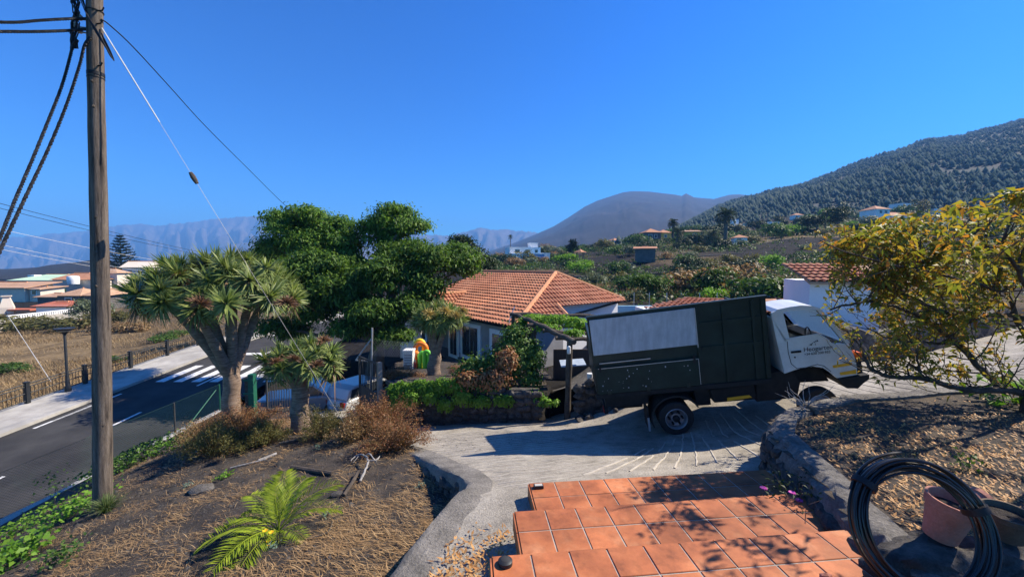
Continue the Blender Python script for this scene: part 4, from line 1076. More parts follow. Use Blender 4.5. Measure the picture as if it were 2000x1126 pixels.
far_house('villa', 'white and blue flat roofed villa standing alone left of the volcano', x, y, z, [
    (-5, 5.5, 2, 9, 0, 5.0, W, 'flat', W, [(-2.5, 4, 1.6, 1.0), (1, 4, 1.6, 1.0), (4, 4, 1, 1)]), (2.6, 5.2, 4, 7, 5.05, 6.6, W, 'flat', W, []), (-5.8, .2, -2.5, 1.97, 0, 2.7, W, 'flat', W, [(-1.4, 1.5, 1.2, .9)]),
    (.25, 6.2, 0, 1.95, 0, 2.9, 'blue_wall', 'flat', W, [(1.6, 1.2, .8, 1.9), (4, 1.4, 1.2, 1)]), (5.55, 9.2, 3, 8, 0, 3.2, W, 'flat', W, [(7, 1.7, 1, 1)])], .25)
x, y, z = at(1288, 468, 160); far_house('farmhouse', 'yellow hillside house with two orange hip roofs beside a palm', x, y, z, [(-5.5, .6, 0, 6, 0, 3.0, 'dark_wall', 'hip', O_, [(-3.8, 1.4, 1.4, 1.2), (-1.6, 1.4, 1, 1.2)]), (.8, 5.5, 1, 6, 0, 3.0, 'yellow_wall', 'hip', O_, [(3, 1.6, 1, 1)])], .1)
x, y, z = at(1353, 466, 145); far_house('farmhouse', 'small yellow house with a thin pale roof between hillside palms', x, y, z, [(-3, 2.8, 0, 5, 0, 2.7, 'yellow_wall', 'pent', T_, [(.6, 1.4, 1.2, 1)])], -.15)
x, y, z = at(1260, 499, 92); far_house('shed', 'dark fronted shed with an orange lean-to roof on the black field', x, y, z, [(-2.2, 2.2, 0, 3, 0, 1.75, 'dark_wall', 'pent', O_, [])], -.3, 'shed')
x, y, z = at(1446, 452, 190); far_house('farmhouse', 'white and cream cubes of a house just right of the tall palm', x, y, z, [(-3.5, .5, 0, 5, 0, 2.8, W, 'flat', W, [(-1.5, 1.5, 1, 1)]), (.7, 4, -1, 5, 0, 3.4, 'cream_wall', 'flat', 'cream_wall', [(2.2, 2, 1, 1)]), (-2.5, -.3, 1, 4, 3.2, 5.6, W, 'flat', 'blue_wall', [])], .1)
x, y, z = at(1446, 479, 125); far_house('farmhouse', 'narrow white house with orange hip roof below the tall palm', x, y, z, [(-1.7, 1.9, 0, 4, 0, 2.5, W, 'hip', O_, [(-.4, 1.2, 1.2, 1.9)])], -.25)
x, y, z = at(1510, 450, 210); far_house('farmhouse', 'long low white house below the pine slope, centre right', x, y, z, [(-9, -2, 1, 8, 0, 2.6, W, 'flat', W, [(-6, 1.3, 1.6, 1)]), (-1.8, 4.5, 0, 8, 0, 4.2, W, 'flat', W, [(1, 2.8, 1.2, 1.2)]), (4.8, 9.5, -3, 3, -1, 1.6, W, 'flat', W, [(7, .6, 1.4, .9)])], .15)
x, y, z = at(1742, 433, 165); far_house('villa', 'two storey white villa with orange roof above a long white wall', x, y, z, [(-7.5, -1.2, 0, 7, 0, 5.2, W, 'hip', O_, [(-5.4, 4, 1.2, 1.1), (-3, 4, 1.2, 1.1), (-4, 1.4, 1.4, 1)]), (-1, 9.5, 1.5, 7, 0, 2.9, W, 'hip', O_, [(.8, 1.6, 1.2, 1.2), (3.4, 1.6, 1.4, 1.3), (6.4, 1.6, 1.4, 1.3)])], .12)
x, y, z = at(1776, 413, 215); far_house('villa', 'white house with arched porch partly behind the two storey villa', x, y, z, [(-5.5, 5, 0, 6, 0, 4.0, W, 'flat', W, [(-3.6, 2, 1.6, 1.8), (-.6, 2, 1.6, 1.8), (2.6, 2, 1.4, 1.6)])], .2)
x, y, z = at(1880, 446, 125); far_house('farmhouse', 'white cube house seen through the top of the yellowing tree', x, y, z, [(-5.2, -1.4, 0, 5, 0, 3.4, W, 'flat', W, [(-3.2, 2, 1, 1)]), (-1.2, 6.5, 1, 5, 0, 2.2, W, 'hip', T_, [(2, 1.1, 1, .9)])], .1)
for i_, (px, py, Y, wd, lab) in enumerate(((1560, 436, 230, 5, 'tiny white cottage below the pines, right of the long white house'), (1832, 424, 200, 5, 'small white cottage right of the villas'), (1950, 428, 190, 6, 'small white house near the right edge below the pines'), (1690, 420, 260, 5, 'tiny white cottage high on the slope left of the villas'), (1205, 482, 190, 4, 'tiny white hut at the foot of the volcano'))):
    x, y, z = at(px, py, Y); z = float(land(np.array([x]), np.array([y]), False)[0]); far_house('cottage', lab, x, y, z, [(-wd / 2, wd / 2, 0, 4, 0, 2.6, W, 'flat' if i_ % 2 else 'hip', W if i_ % 2 else O_, [(-wd / 4, 1.4, .9, .9), (wd / 4, 1.4, .9, .9)])], .1 * i_)
a_, c_ = P(1655, 442, 150), P(1725, 437, 150); b = MB(); b.box((a_.x, 150, a_.z - 2), (c_.x, 150.4, a_.z + .9)); tag(b.obj('garden_wall', W), 'long thin white garden wall left of the two storey villa', 'wall')
x, y, z = at(1133, 500, 95); t = thing('kiosk', 'tiny shelter with an orange pyramid roof among the shrubs', 'shelter', (x, y, z))
b = MB()
for i in (-1, 1):
    for j in (-1, 1): b.box((i * .8 - .06, j * .8 - .06, -1), (i * .8 + .06, j * .8 + .06, 1.0)); b.obj('post', 'old_wood', t, world=False); b = MB()
MB().lathe([(1.5, .95), (.8, 1.25), (.05, 1.7)], n=4).obj('roof', O_, t, world=False)
# left of the pole
x, y, z = at(122, 604, 72); far_house('stone_house', 'house with tan hip roofs and stone walls left of the wooden pole', x, y, z, [(-.8, 3.4, 0, 5, 0, 2.6, 'rubble', 'hip', T_, [(1.2, 1.6, 1, .9)]), (3.6, 8.2, .3, 5, 0, 2.6, 'rubble', 'hip', T_, [(5.8, 1.6, 1, .9)]), (-5.6, -1.2, 1, 4, 0, 2.3, 'dark_wall', 'pent', T_, [])], 0)
x, y, z = at(148, 562, 92); far_house('block_house', 'cream house with orange roof behind the stone house left of the pole', x, y, z, [(-5, 3.4, 0, 5, 0, 2.0, 'cream_wall', 'hip', O_, [(-1, 1.2, 1, .8)]), (-1, 4.4, 5.4, 9, 0, 3.4, 'cream_wall', 'hip', T_, [])], .05)
x, y, z = at(148, 549, 91); t = thing('water_tank', 'round white water tank on the orange roof left of the pole', 'tank', (x, y - .5, z)); MB().lathe([(1.0, -.6), (1.05, .2), (1.05, 1.0), (.95, 1.15), (.1, 1.3)], n=20).obj('body', W, t, True, world=False)
x, y, z = at(20, 583, 80); far_house('block_house', 'cream block house with a long flat tan roof at the left edge', x, y, z, [(-9, 3.0, 0, 6, 0, 2.3, 'cream_wall', 'pent', T_, []), (3.2, 5.4, .6, 5, 0, 2.0, 'cream_wall', 'pent', T_, [(4.2, 1.2, .8, .8)])], 0)
x, y, z = at(70, 556, 115); far_house('packing_hall', 'long hall with a pale green roof beyond the left houses', x, y, z, [(-7.5, 9, 0, 10, 0, 1.4, 'grey_wall', 'pent', 'green_roof', [])], 0, 'hall')
x, y, z = at(68, 541, 122); t = thing('water_tank', 'square white tank standing on the pale green roof', 'tank', (x, y, z)); MB().box((-1, -1, -.5), (1, 1, .7)).obj('body', W, t, world=False)
x, y, z = at(103, 603, 62); far_house('annex', 'white annex with a plain red roof behind the white garden wall', x, y, z, [(-2.6, 2.4, 0, 3, 0, .55, W, 'pent', 'red_roof', [])], 0, 'annex')
x, y, z = at(14, 600, 64); t = thing('chimney', 'cream tapering barbecue chimney on a red roof at the left edge', 'chimney', (x, y, z)); MB().lathe([(1.05, -1.0), (1.05, 0), (.55, 1.5), (.55, 1.7), (.75, 1.75), (.75, 1.9)], n=4).obj('stack', 'cream_wall', t, world=False)
b = MB(); b.box((-3.5, -.5, -.5), (4.2, 1.8, -.3)); b.obj('roof_slab', 'red_roof', t, world=False)
gw = thing('white_garden_wall', 'whitewashed garden wall with pierced blocks along its top, left of the pole', 'wall', (-64, 53, -8.6))
wa, wb_ = P(-120, 640, 45), P(172, 636, 62); wd_ = Vector((wb_.x - wa.x, wb_.y - wa.y, 0)); wl_ = wd_.length; wd_.normalize(); wn_ = Vector((wd_.y, -wd_.x, 0))
def wpt(u_, z): return Vector((wa.x, wa.y, z)) + wd_ * u_
zt = P(100, 612, 58).z; b = MB(); b.obox(wpt(wl_ / 2, zt - 1.6), wd_ * (wl_ / 2), wn_ * .15, Vector((0, 0, 1.6))); b.obj('wall', 'pavement', gw)
for k in range(34):
    b = MB(); b.obox(wpt(wl_ * .40 + k * .3, zt + .2), wd_ * .09, wn_ * .12, Vector((0, 0, .198))); b.obj('pierced_block', W, gw)
b = MB(); b.obox(wpt(wl_ * .40 + 5.0, zt + .45), wd_ * 5.3, wn_ * .16, Vector((0, 0, .048))); b.obj('coping', W, gw)
x, y, z = at(264, 545, 105); far_house('pale_house', 'pale cream two storey house beside the tall conifer', x, y, z, [(-2.8, 2.6, 0, 6, 0, 3.2, 'cream_wall', 'gable', 'cream_wall', [(-1, 1.8, 1, 1), (1.2, 1.8, 1, 1)]), (-6.2, -2.9, 1, 6, 0, 1.8, 'cream_wall', 'flat', 'cream_wall', [(-4.4, .9, 1, .8)])], .2)
# terrace walls on the hillside
for (pa, pb, Y, lab) in (((1180, 503), (1450, 500), 92, 'thin dark terrace wall crossing the black field'), ((1120, 524), (1330, 521), 72, 'low dark stone terrace wall above the shrubs'), ((1480, 462), (1690, 468), 118, 'dark terrace wall below the long white house'), ((1700, 462), (1860, 470), 108, 'dark stone terrace wall below the white villa')):
    a_, c_ = P(*pa, Y), P(*pb, Y + 6); n = 24; t = tag(ribbon_wall([(a_.x, a_.y), (c_.x, c_.y)], lambda x, y: float(land(np.array([x]), np.array([y]), False)[0]) + .22, lambda x, y: float(land(np.array([x]), np.array([y]), False)[0]) - .6, .4, -1, 'lava_stone', 'terrace_wall', None, .08, .1, 9, 2.0)[0], lab, 'wall')
# haze: one closed box of even, thin, pale air round camera and land
hb = MB().box((-9500, -1500, -70), (9500, 6900, 745)); hz = hb.obj('haze', None)
hm = bpy.data.materials.new('haze'); hm.use_nodes = True; n_ = hm.node_tree
for q in list(n_.nodes): n_.nodes.remove(q)
ho = n_.nodes.new('ShaderNodeOutputMaterial'); pvn = n_.nodes.new('ShaderNodeVolumePrincipled')
pvn.inputs['Color'].default_value = (.19, .47, 1.0, 1); pvn.inputs['Density'].default_value = HAZE; pvn.inputs['Anisotropy'].default_value = .0
n_.links.new(pvn.outputs[0], ho.inputs['Volume'])
hz.data.materials.clear(); hz.data.materials.append(hm); tag(hz, kind='stuff')
# ------------------------------------------------------------------ the truck
TILT = math.radians(8.0)
TY = 7.75
wr = P(1322, 850, TY)                                  # where the rear tyre meets the drive
TZ = float(zdrive(wr.x, TY)) + .0
truck = thing('flatbed_truck', 'white cab truck with a tall dark green box parked nose uphill on the drive', 'truck', (wr.x, TY, TZ))
YAW = math.radians(7.5)
ROLL = math.radians(4.5)
truck.rotation_euler = (ROLL, -TILT, -YAW)
TR = Euler((ROLL, -TILT, -YAW)).to_matrix(); TRI = TR.transposed(); TN = TR @ Vector((0, 1, 0))
def TP(px, py):
    """side-view pixel -> truck coordinates (x forward, z up) on the near side"""
    d = P(px, py, TY); k = wr.dot(TN) / d.dot(TN); q = TRI @ (d * k - wr)
    return q.x, q.z
def tobj(b, name, m, parent=None, smooth=False, bev=0):
    o = b.obj(name, m, parent or truck, smooth, world=False)
    if bev: bevel(o, bev)
    return o
bl, br_, tr_, tl = TP(1167, 774), TP(1529, 731), TP(1476, 574), TP(1147, 626)
x0 = (bl[0] + tl[0]) / 2; x1 = (br_[0] + tr_[0]) / 2 - .02; zb = (bl[1] + br_[1]) / 2; zt = (tl[1] + tr_[1]) / 2 - .02
TW = 1.88
b = MB(); b.box((x0, 0, zb), (x1, .05, zt)); b.box((x0, TW - .05, zb), (x1, TW, zt - .5)); b.box((x1 - .05, .05, zb), (x1, TW - .05, zt - .28)); b.box((x0, .05, zb), (x0 + .05, TW - .05, zt - .5)); b.box((x0 + .05, .05, zb), (x1 - .05, TW - .05, zb + .09))
box = tobj(b, 'cargo_box', 'truck_green')
b = MB(); b.box((x0 - .02, -.025, zt), (x1 + .02, .07, zt + .04)); tobj(b, 'top_rail', 'truck_green', box)
b = MB(); b.box((x0 - .02, -.03, zb - .09), (x1, .02, zb - .003)); tobj(b, 'bed_rail', 'chassis', box); b = MB(); b.box((x0 - .02, TW - .02, zb - .09), (x1, TW + .03, zb - .003)); tobj(b, 'bed_rail', 'chassis', box)
# ribs on the side
for xx in (x0 + 2.02, x0 + 2.50, x0 + 3.02, x1 - .07):
    b = MB(); b.box((xx - .03, -.035, zb + .02), (xx + .03, -.002, zt - .02)); tobj(b, 'rib', 'truck_green', box)
for zz in (zb + .72, zt - .36):
    b = MB(); b.box((x0 + 2.06, -.026, zz - .03), (x1 - .11, -.004, zz + .03)); tobj(b, 'rail', 'truck_green', box)
# white board hung on the rear half
b = MB(); b.box((x0 + .03, -.05, zt - .74), (x0 + 1.98, -.028, zt - .03)); wb = tobj(b, 'white_panel', 'panel_white', box); wb['label'] = 'pale weathered board on the green side'
b = MB(); b.box((x0 + 1.985, -.055, zt - .80), (x0 + 2.0, -.03, zt - .03)); tobj(b, 'panel_trim', 'galv', wb)
# drop side below it
b = MB(); b.box((x0 + .04, -.055, zb + .015), (x0 + 2.0, -.028, zb + .56)); ds = tobj(b, 'drop_side', 'truck_green_worn', box)
b = MB(); b.box((x0 + .08, -.062, zb + .535), (x0 + 1.98, -.056, zb + .545)); tobj(b, 'worn_edge', 'galv', ds)
b = MB(); b.box((x0 + 1.97, -.062, zb + .03), (x0 + 1.978, -.056, zb + .53)); tobj(b, 'worn_edge', 'galv', ds)
b = MB(); b.box((x0 + .12, -.04, zb + .63), (x0 + 1.1, -.028, zb + .645)); tobj(b, 'drip_rail', 'galv', box)
rnd = random.Random(4)
for k in range(26):                                    # chips in the paint
    xx = x0 + rnd.uniform(.1, 1.9); zz = zb + rnd.uniform(.06, .5); s = rnd.uniform(.004, .013)
    b = MB(); b.box((xx - s * rnd.uniform(.4, .8), -.0585, zz - s * rnd.uniform(.4, 1.6)), (xx + s, -.0555, zz + s)); tobj(b, 'paint_chip', 'panel_white', ds)
for k in range(14):
    b = MB(); b.lathe([(.009, -.004), (.009, .003)], (x0 + .08 + k * .142, -.051, zt - .06), 'y', 7); tobj(b, 'rivet', 'galv', wb)
    b = MB(); b.lathe([(.009, -.004), (.009, .003)], (x0 + .08 + k * .142, -.051, zt - .71), 'y', 7); tobj(b, 'rivet', 'galv', wb)
for hx in (.12, 1.9):
    b = MB(); b.box((x0 + hx - .02, -.075, zb + .47), (x0 + hx + .02, -.056, zb + .62)); tobj(b, 'latch', 'chassis', ds)
for hx in (.25, 1.0, 1.75):
    b = MB(); b.box((x0 + hx - .03, -.07, zb + .0), (x0 + hx + .03, -.0555, zb + .09)); tobj(b, 'hinge', 'truck_green', ds)
# cab: an outline across the width, with the window openings left open
CW = 1.72; cy = .06
def T(l): return [TP(*q) for q in l]
side_low = T([(1511, 622), (1519, 660), (1536, 731), (1556, 724), (1570, 720), (1592, 717), (1612, 720), (1626, 729), (1639, 740), (1679, 733), (1678, 716), (1674, 699), (1663, 674), (1646, 672), (1634, 673), (1624, 668), (1603, 654), (1560, 660), (1539, 664)])
# rear pillar and roof
pillar = T([(1511, 622), (1539, 664), (1528, 619), (1522, 614)])
cabm = 'cab_white'
body = MB()
for a_, c_ in ((cy, cy + .05), (CW - .05, CW)):
    body.prism(side_low, a_, c_)
    zl_ = 0 if a_ < .5 else .24
    body.prism([(x, z - zl_) for x, z in T([(1511, 622), (1511, 612), (1520, 607), (1533, 611), (1546, 664), (1536, 668)])], a_, c_)
    body.prism([(x, z - zl_) for x, z in T([(1597, 603), (1608, 604), (1666, 671), (1657, 674)])], a_ + .01, c_ - .0)
rl = T([(1514, 611), (1522, 605), (1545, 600), (1568, 597), (1590, 598), (1606, 603), (1606, 608), (1588, 604), (1567, 604), (1545, 608), (1522, 614)])
body.prism(rl, cy - .006, .75); k0_ = len(body.v); body.prism(rl, .75, CW + .006)
body.v[k0_ + len(rl):k0_ + 2 * len(rl)] = [(x, y, z - .24) for x, y, z in body.v[k0_ + len(rl):k0_ + 2 * len(rl)]]
bk = T([(1511, 622), (1535, 730), (1540, 729), (1517, 622)]); body.prism(bk, cy + .05, CW - .05)
fr = T([(1660, 674), (1674, 699), (1679, 733), (1674, 733), (1668, 700), (1655, 674)]); body.prism(fr, cy + .05, CW - .05)
cab = tobj(body, 'cab', cabm)
# door outline, handle, lock
dl = T([(1541, 668), (1543, 690), (1549, 712), (1560, 721), (1578, 719), (1600, 713), (1613, 716), (1627, 727)])
b = MB(); b.tube([(x, cy - .001, z) for x, z in dl], .006, 5); tobj(b, 'door_gap', 'ink', cab)
hx, hz_ = TP(1558, 688); b = MB(); b.box((hx - .09, cy - .018, hz_ - .022), (hx + .09, cy - .001, hz_ + .022)); hd = tobj(b, 'door_handle', 'ink', cab); bevel(hd, .01)
hx, hz_ = TP(1556, 699); b = MB(); b.lathe([(.015, -.008), (.015, .004)], (hx, cy, hz_), 'y', 12); tobj(b, 'lock', 'ink', cab)
b = MB(); wl_ = T([(1539, 663), (1603, 653), (1624, 667)]); b.tube([(x, cy - .004, z + .004) for x, z in wl_], .009, 5); tobj(b, 'sill_trim', 'cab_white', cab)
# glass
gm = bpy.data.materials.new('glass'); gm.use_nodes = True; gb = gm.node_tree.nodes['Principled BSDF']; gb.inputs['Transmission Weight'].default_value = 1; gb.inputs['Roughness'].default_value = .02; gb.inputs['IOR'].default_value = 1.05; gb.inputs['Base Color'].default_value = (.75, .8, .8, 1); MATS['glass'] = gm
wins = T([(1541, 664), (1527, 618), (1545, 610), (1568, 606), (1598, 606), (1655, 673), (1624, 669), (1603, 656)])
for a_ in (cy + .02, CW - .03):
    b = MB(); b.prism(wins, a_, a_ + .008); tobj(b, 'side_window', 'glass', cab)
b = MB(); q = T([(1606, 606), (1662, 673)]); b.add([(q[0][0], cy + .05, q[0][1]), (q[0][0], CW - .05, q[0][1]), (q[1][0], CW - .05, q[1][1]), (q[1][0], cy + .05, q[1][1])], [(0, 1, 2, 3)]); tobj(b, 'windscreen', 'glass', cab)
# inside: seat, dash, wheel, far trim
sx0, sz0 = TP(1545, 690); b = MB(); b.box((sx0, cy + .2, sz0), (sx0 + .45, CW - .2, sz0 + .14)); b.box((sx0, cy + .2, sz0 + .14), (sx0 + .12, CW - .2, sz0 + .58)); st = tobj(b, 'seat', 'interior', cab); bevel(st, .04)
dx, dz = TP(1632, 680); b = MB(); b.box((dx - .05, cy + .06, dz - .3), (dx + .22, CW - .06, dz + .04)); tobj(b, 'dashboard', 'interior', cab)
b = MB(); wx_, wz_ = TP(1612, 668); pts_ = [(wx_ + .05 * math.cos(a), cy + .45 + .19 * math.cos(a), wz_ + .16 * math.sin(a)) for a in [i * math.pi / 9 for i in range(19)]]; b.tube(pts_, .014, 6, cap=False); tobj(b, 'steering_wheel', 'ink', cab)
# reflective strips, lamps, bumper
for (l, n_) in (([(1630, 715), (1668, 709), (1669, 714), (1632, 720)], 'reflector_strip'), ([(1644, 729), (1676, 723), (1677, 731), (1646, 734)], 'reflector_strip')):
    b = MB(); b.prism(T(l), cy - .006, cy - .001); tobj(b, n_, 'amber', cab)
b = MB(); b.prism(T([(1674, 688), (1686, 690), (1688, 700), (1676, 701)]), cy - .01, cy + .16); tobj(b, 'indicator', 'orange_lamp', cab)
b = MB(); b.prism(T([(1676, 702), (1686, 702), (1690, 730), (1679, 732)]), cy, CW); tobj(b, 'grille', 'chassis', cab)
b = MB(); b.prism(T([(1640, 742), (1682, 735), (1702, 732), (1702, 742), (1690, 750), (1680, 760), (1658, 760), (1648, 752)]), cy - .02, CW + .02); bm_ = tobj(b, 'bumper', 'chassis', cab); bevel(bm_, .015)
# writing on the door
def text_mesh(s, size):
    c = bpy.data.curves.new('txt', 'FONT'); c.body = s; c.size = size; c.align_x = 'LEFT'; c.extrude = .001
    o = bpy.data.objects.new('txt', c); COL.objects.link(o); bpy.context.view_layer.update()
    me = bpy.data.meshes.new_from_object(o.evaluated_get(bpy.context.evaluated_depsgraph_get())); bpy.data.objects.remove(o); me.materials.clear(); me.materials.append(MATS['ink']); return me
def lettering(s, px, py, wpx, name):
    me = text_mesh(s, 1.0); xs = [v.co.x for v in me.vertices]; k = wpx * TY / FPX / (max(xs) - min(xs))
    xa, za = TP(px, py)
    o = link(name, me, cab); o.scale = (k, k, 1); o.rotation_euler = (math.pi / 2, 0, 0); o.location = (xa, cy - .0035, za); return o
lettering('Heogarten', 1573, 688, 49, 'lettering'); lettering('+34 620 330 933', 1574, 695.5, 45, 'phone_number')
b = MB()
for (px, py, r) in ((1588, 674, 2.6), (1590.5, 671.5, 1.6), (1594, 669, 1.8), (1600, 666, 1.8), (1597, 667, 1.3)):
    xx, zz = TP(px, py); b.lathe([(r * .0062, -.003), (r * .0062, .001)], (xx, cy - .001, zz), 'y', 8)
for (pa, pb) in (((1584, 674), (1590, 674.5)), ((1594, 669), (1602, 667)), ((1596, 671), (1597, 675))):
    (xa, za), (xb, zb_) = TP(*pa), TP(*pb); b.tube([(xa, cy - .002, za), (xb, cy - .002, zb_)], .0035, 4)
tobj(b, 'flower_logo', 'ink', cab)
# chassis, tank, fenders
cz0 = TP(1240, 775)[1]
b = MB(); xf = TP(1640, 740)[0]
for yy in (.5, 1.3): b.box((x0 + .1, yy, zb - .28), (xf, yy + .09, zb - .1))
tobj(b, 'chassis', 'chassis')
b = MB(); b.box((x0 + .15, .12, zb - .34), (x0 + 1.0, 1.7, zb - .1)); tobj(b, 'rear_underframe', 'chassis')
b = MB(); q = T([(1390, 765), (1480, 753), (1484, 785), (1400, 792)]); b.prism(q, .12, .55); tk = tobj(b, 'fuel_tank', 'chassis'); bevel(tk, .03)
b = MB(); b.prism(T([(1425, 780.5), (1468, 775), (1474, 779.5), (1425, 787)]), .10, .117); tobj(b, 'reflector_strip', 'amber', tk)
b = MB(); q = T([(1484, 738), (1555, 727), (1572, 752), (1566, 782), (1486, 790)]); b.prism(q, .15, 1.6); tobj(b, 'engine_fill', 'chassis')  # dark volume added to fill the gap under the cab with shade
b = MB(); q = T([(1215, 778), (1560, 735), (1562, 786), (1240, 806)]); b.prism(q, .45, 1.45); tobj(b, 'underside_shade_fill', 'chassis')  # dark block standing in for the deep shade between the wheels
b = MB(); q = T([(1360, 757), (1392, 752), (1396, 798), (1368, 800)]); b.prism(q, .2, 1.5); tobj(b, 'battery_box_fill', 'chassis')  # dark volume added so the underside reads as shaded
b = MB(); q = T([(1178, 782), (1262, 772), (1262, 808), (1212, 812), (1196, 806)]); b.prism(q, .35, 1.5); tobj(b, 'spare_carrier_fill', 'chassis')  # dark volume added to darken the underside behind the rear wheel
b = MB(); q = T([(1555, 725), (1612, 722), (1640, 742), (1650, 760), (1560, 765)]); b.prism(q, .45, 1.3); tobj(b, 'wheel_housing', 'chassis')
def wheel(cx, cz, y, R, dual=False, name='wheel', flip=1):
    w_ = .2
    t = MB(); t.lathe([(R * .62, 0), (R * .92, -.0), (R, .03), (R, w_ - .03), (R * .92, w_), (R * .62, w_)], (0, 0, 0), 'y', 40, cap=False)
    if dual: t.lathe([(R * .62, w_ + .03), (R * .92, w_ + .03), (R, w_ + .06), (R, 2 * w_), (R * .62, 2 * w_)], (0, 0, 0), 'y', 40, cap=False)
    o = t.obj('wheel', 'black_rubber', truck, True, world=False); o.location = (cx, y, cz)
    r = MB()
    if dual: r.lathe([(R * .64, .0), (R * .61, -.008), (R * .57, .01), (R * .53, .10), (R * .30, .13), (R * .28, .06), (.02, .05)], (0, 0, 0), 'y', 36, cap=False)
    else: r.lathe([(R * .64, .0), (R * .60, -.01), (R * .55, .02), (R * .45, -.02), (R * .28, -.03), (R * .25, -.06), (.02, -.065)], (0, 0, 0), 'y', 36, cap=False)
    ro = r.obj('rim', 'rim', o, True, world=False)
    for i in range(6):
        a = i * math.pi / 3; n = MB(); n.lathe([(.022, .12 if dual else -.02), (.022, .03 if dual else -.07), (.01, .02 if dual else -.08)], (R * .38 * math.cos(a), 0, R * .38 * math.sin(a)), 'y', 7); n.obj('hub_bolt', 'chassis', ro, world=False)
    h = MB(); h.lathe([(R * .2, .12 if dual else -.03), (R * .19, .0 if dual else -.09), (.02, -.02 if dual else -.1)], (0, 0, 0), 'y', 18); h.obj('hub', 'chassis', ro, True, world=False)
    return o
R = .335
rx_, rz_ = TP(1322, 817); fx_, fz_ = TP(1606, 772)
wheel(rx_, R - .005, .02, R, True); wheel(rx_, R - .005, TW - .44, R, True)
wheel(fx_, R - .005, .08, R); wheel(fx_, R - .005, TW - .36, R)
# rear mudguard arch and flap
b = MB(); n = 14; Vv = []
for i in range(n + 1):
    a = math.radians(200 - 175 * i / n); Vv += [(rx_ + (R + .12) * math.cos(a), .0, R + .02 + (R + .10) * math.sin(a)), (rx_ + (R + .12) * math.cos(a), .42, R + .02 + (R + .10) * math.sin(a)), (rx_ + (R + .15) * math.cos(a), .42, R + .02 + (R + .13) * math.sin(a)), (rx_ + (R + .15) * math.cos(a), .0, R + .02 + (R + .13) * math.sin(a))]
Fq = []
for i in range(n):
    for k in range(4): Fq.append((i * 4 + k, i * 4 + (k + 1) % 4, (i + 1) * 4 + (k + 1) % 4, (i + 1) * 4 + k))
b.add(Vv, Fq); tobj(b, 'mudguard', 'black_rubber')
b = MB(); b.box((rx_ - R - .22, .0, .16), (rx_ - R - .19, .36, R + .3)); fl = tobj(b, 'mud_flap', 'black_rubber'); b = MB(); b.box((rx_ - R - .225, -.004, .14), (rx_ - R - .185, .004, .42)); tobj(b, 'flap_edge', 'galv', fl)
b = MB(); b.box((x0 + .12, .2, zb - .52), (x0 + .19, 1.68, zb - .40)); rb = tobj(b, 'rear_bar', 'chassis'); b = MB(); b.box((x0 + .1, .22, zb - .5), (x0 + .118, .42, zb - .42)); tobj(b, 'tail_lamp', 'tail_red', rb)

# ------------------------------------------------------------------ parked cars below the gate
def car(label, loc, rz, m, kind='hatch', group=None):
    t = thing('parked_car', label, 'car', loc, rz, group)
    Lc, Wc = 4.1, 1.7
    low = [(-2.05, .32), (-2.08, .62), (-2.0, .88), (-1.3, .93), (1.0, .95), (1.75, .84), (2.05, .66), (2.06, .34), (1.75, .28), (-1.8, .28)]
    b = MB(); b.prism(low, -Wc / 2, Wc / 2); o = b.obj('body', m, t, world=False); bevel(o, .07, 3)
    top = [(-1.95, .89), (-1.75, 1.38), (-1.4, 1.5), (.1, 1.5), (.45, 1.42), (1.15, .92)] if kind == 'hatch' else [(-.5, .93), (-.42, 1.5), (.25, 1.55), (.5, 1.48), (1.15, .92)]
    b = MB(); b.prism(top, -Wc / 2 + .1, Wc / 2 - .1); o = b.obj('cabin', m, t, world=False); bevel(o, .06, 3)
    for s in (-1, 1):
        g = MB(); a_ = s * (Wc / 2 - .1)
        sc_ = [(-1.72, .95), (-1.62, 1.36), (-.55, 1.42), (-.55, .95)] if kind == 'hatch' else [(-.36, .98), (-.32, 1.42), (.2, 1.44), (.2, .98)]
        g.prism(sc_, a_ - .006 if s > 0 else a_ - .012, a_ + .012 if s > 0 else a_ + .006); g.obj('side_window', 'pane', t, world=False)
        g = MB(); sc_ = [(-.48, .95), (-.48, 1.42), (.2, 1.42), (.95, .95)] if kind == 'hatch' else [(.27, .98), (.27, 1.44), (.45, 1.42), (1.0, .98)]
        g.prism(sc_, a_ - .006 if s > 0 else a_ - .012, a_ + .012 if s > 0 else a_ + .006); g.obj('side_window', 'pane', t, world=False)
        for x in (-1.28, 1.28):
            w_ = MB(); w_.lathe([(.2, -.1), (.28, -.1), (.31, -.07), (.31, .07), (.28, .1), (.2, .1)], (x, s * (Wc / 2 - .08), .31), 'y', 24); wo = w_.obj('wheel', 'black_rubber', t, True, world=False)
            r = MB(); r.lathe([(.2, s * .085), (.18, s * .115), (.06, s * .10), (.02, s * .12)], (x, s * (Wc / 2 - .08), .31), 'y', 20); r.obj('rim', 'rim', wo, True, world=False)
        b = MB(); b.box((-2.1, s * .62 - .14, .62), (-2.0, s * .62 + .14, .84)); b.obj('tail_lamp', 'tail_red', t, world=False)
        b = MB(); b.box((1.93, s * .6 - .17, .62), (2.075, s * .6 + .17, .76)); b.obj('headlight', 'plate', t, world=False)
    b = MB(); b.box((-2.115, -.26, .42), (-2.07, .26, .54)); b.obj('number_plate', 'plate', t, world=False)
    b = MB(); b.box((2.05, -.26, .38), (2.09, .26, .5)); b.obj('number_plate', 'plate', t, world=False)
    return t
def dz_(x, y): return float(zdrive(x, y)) + .01
q = P(600, 775, 19.5); c1 = car('silver pickup parked across the entrance behind the small dragon tree', (q.x, 19.5, dz_(q.x, 19.5)), math.radians(12), 'silver_paint', 'pickup')
q = P(718, 745, 20.5); c2 = car('white car mostly hidden behind the open gate leaf', (q.x, 20.5, dz_(q.x, 20.5)), math.radians(62), 'car_white')
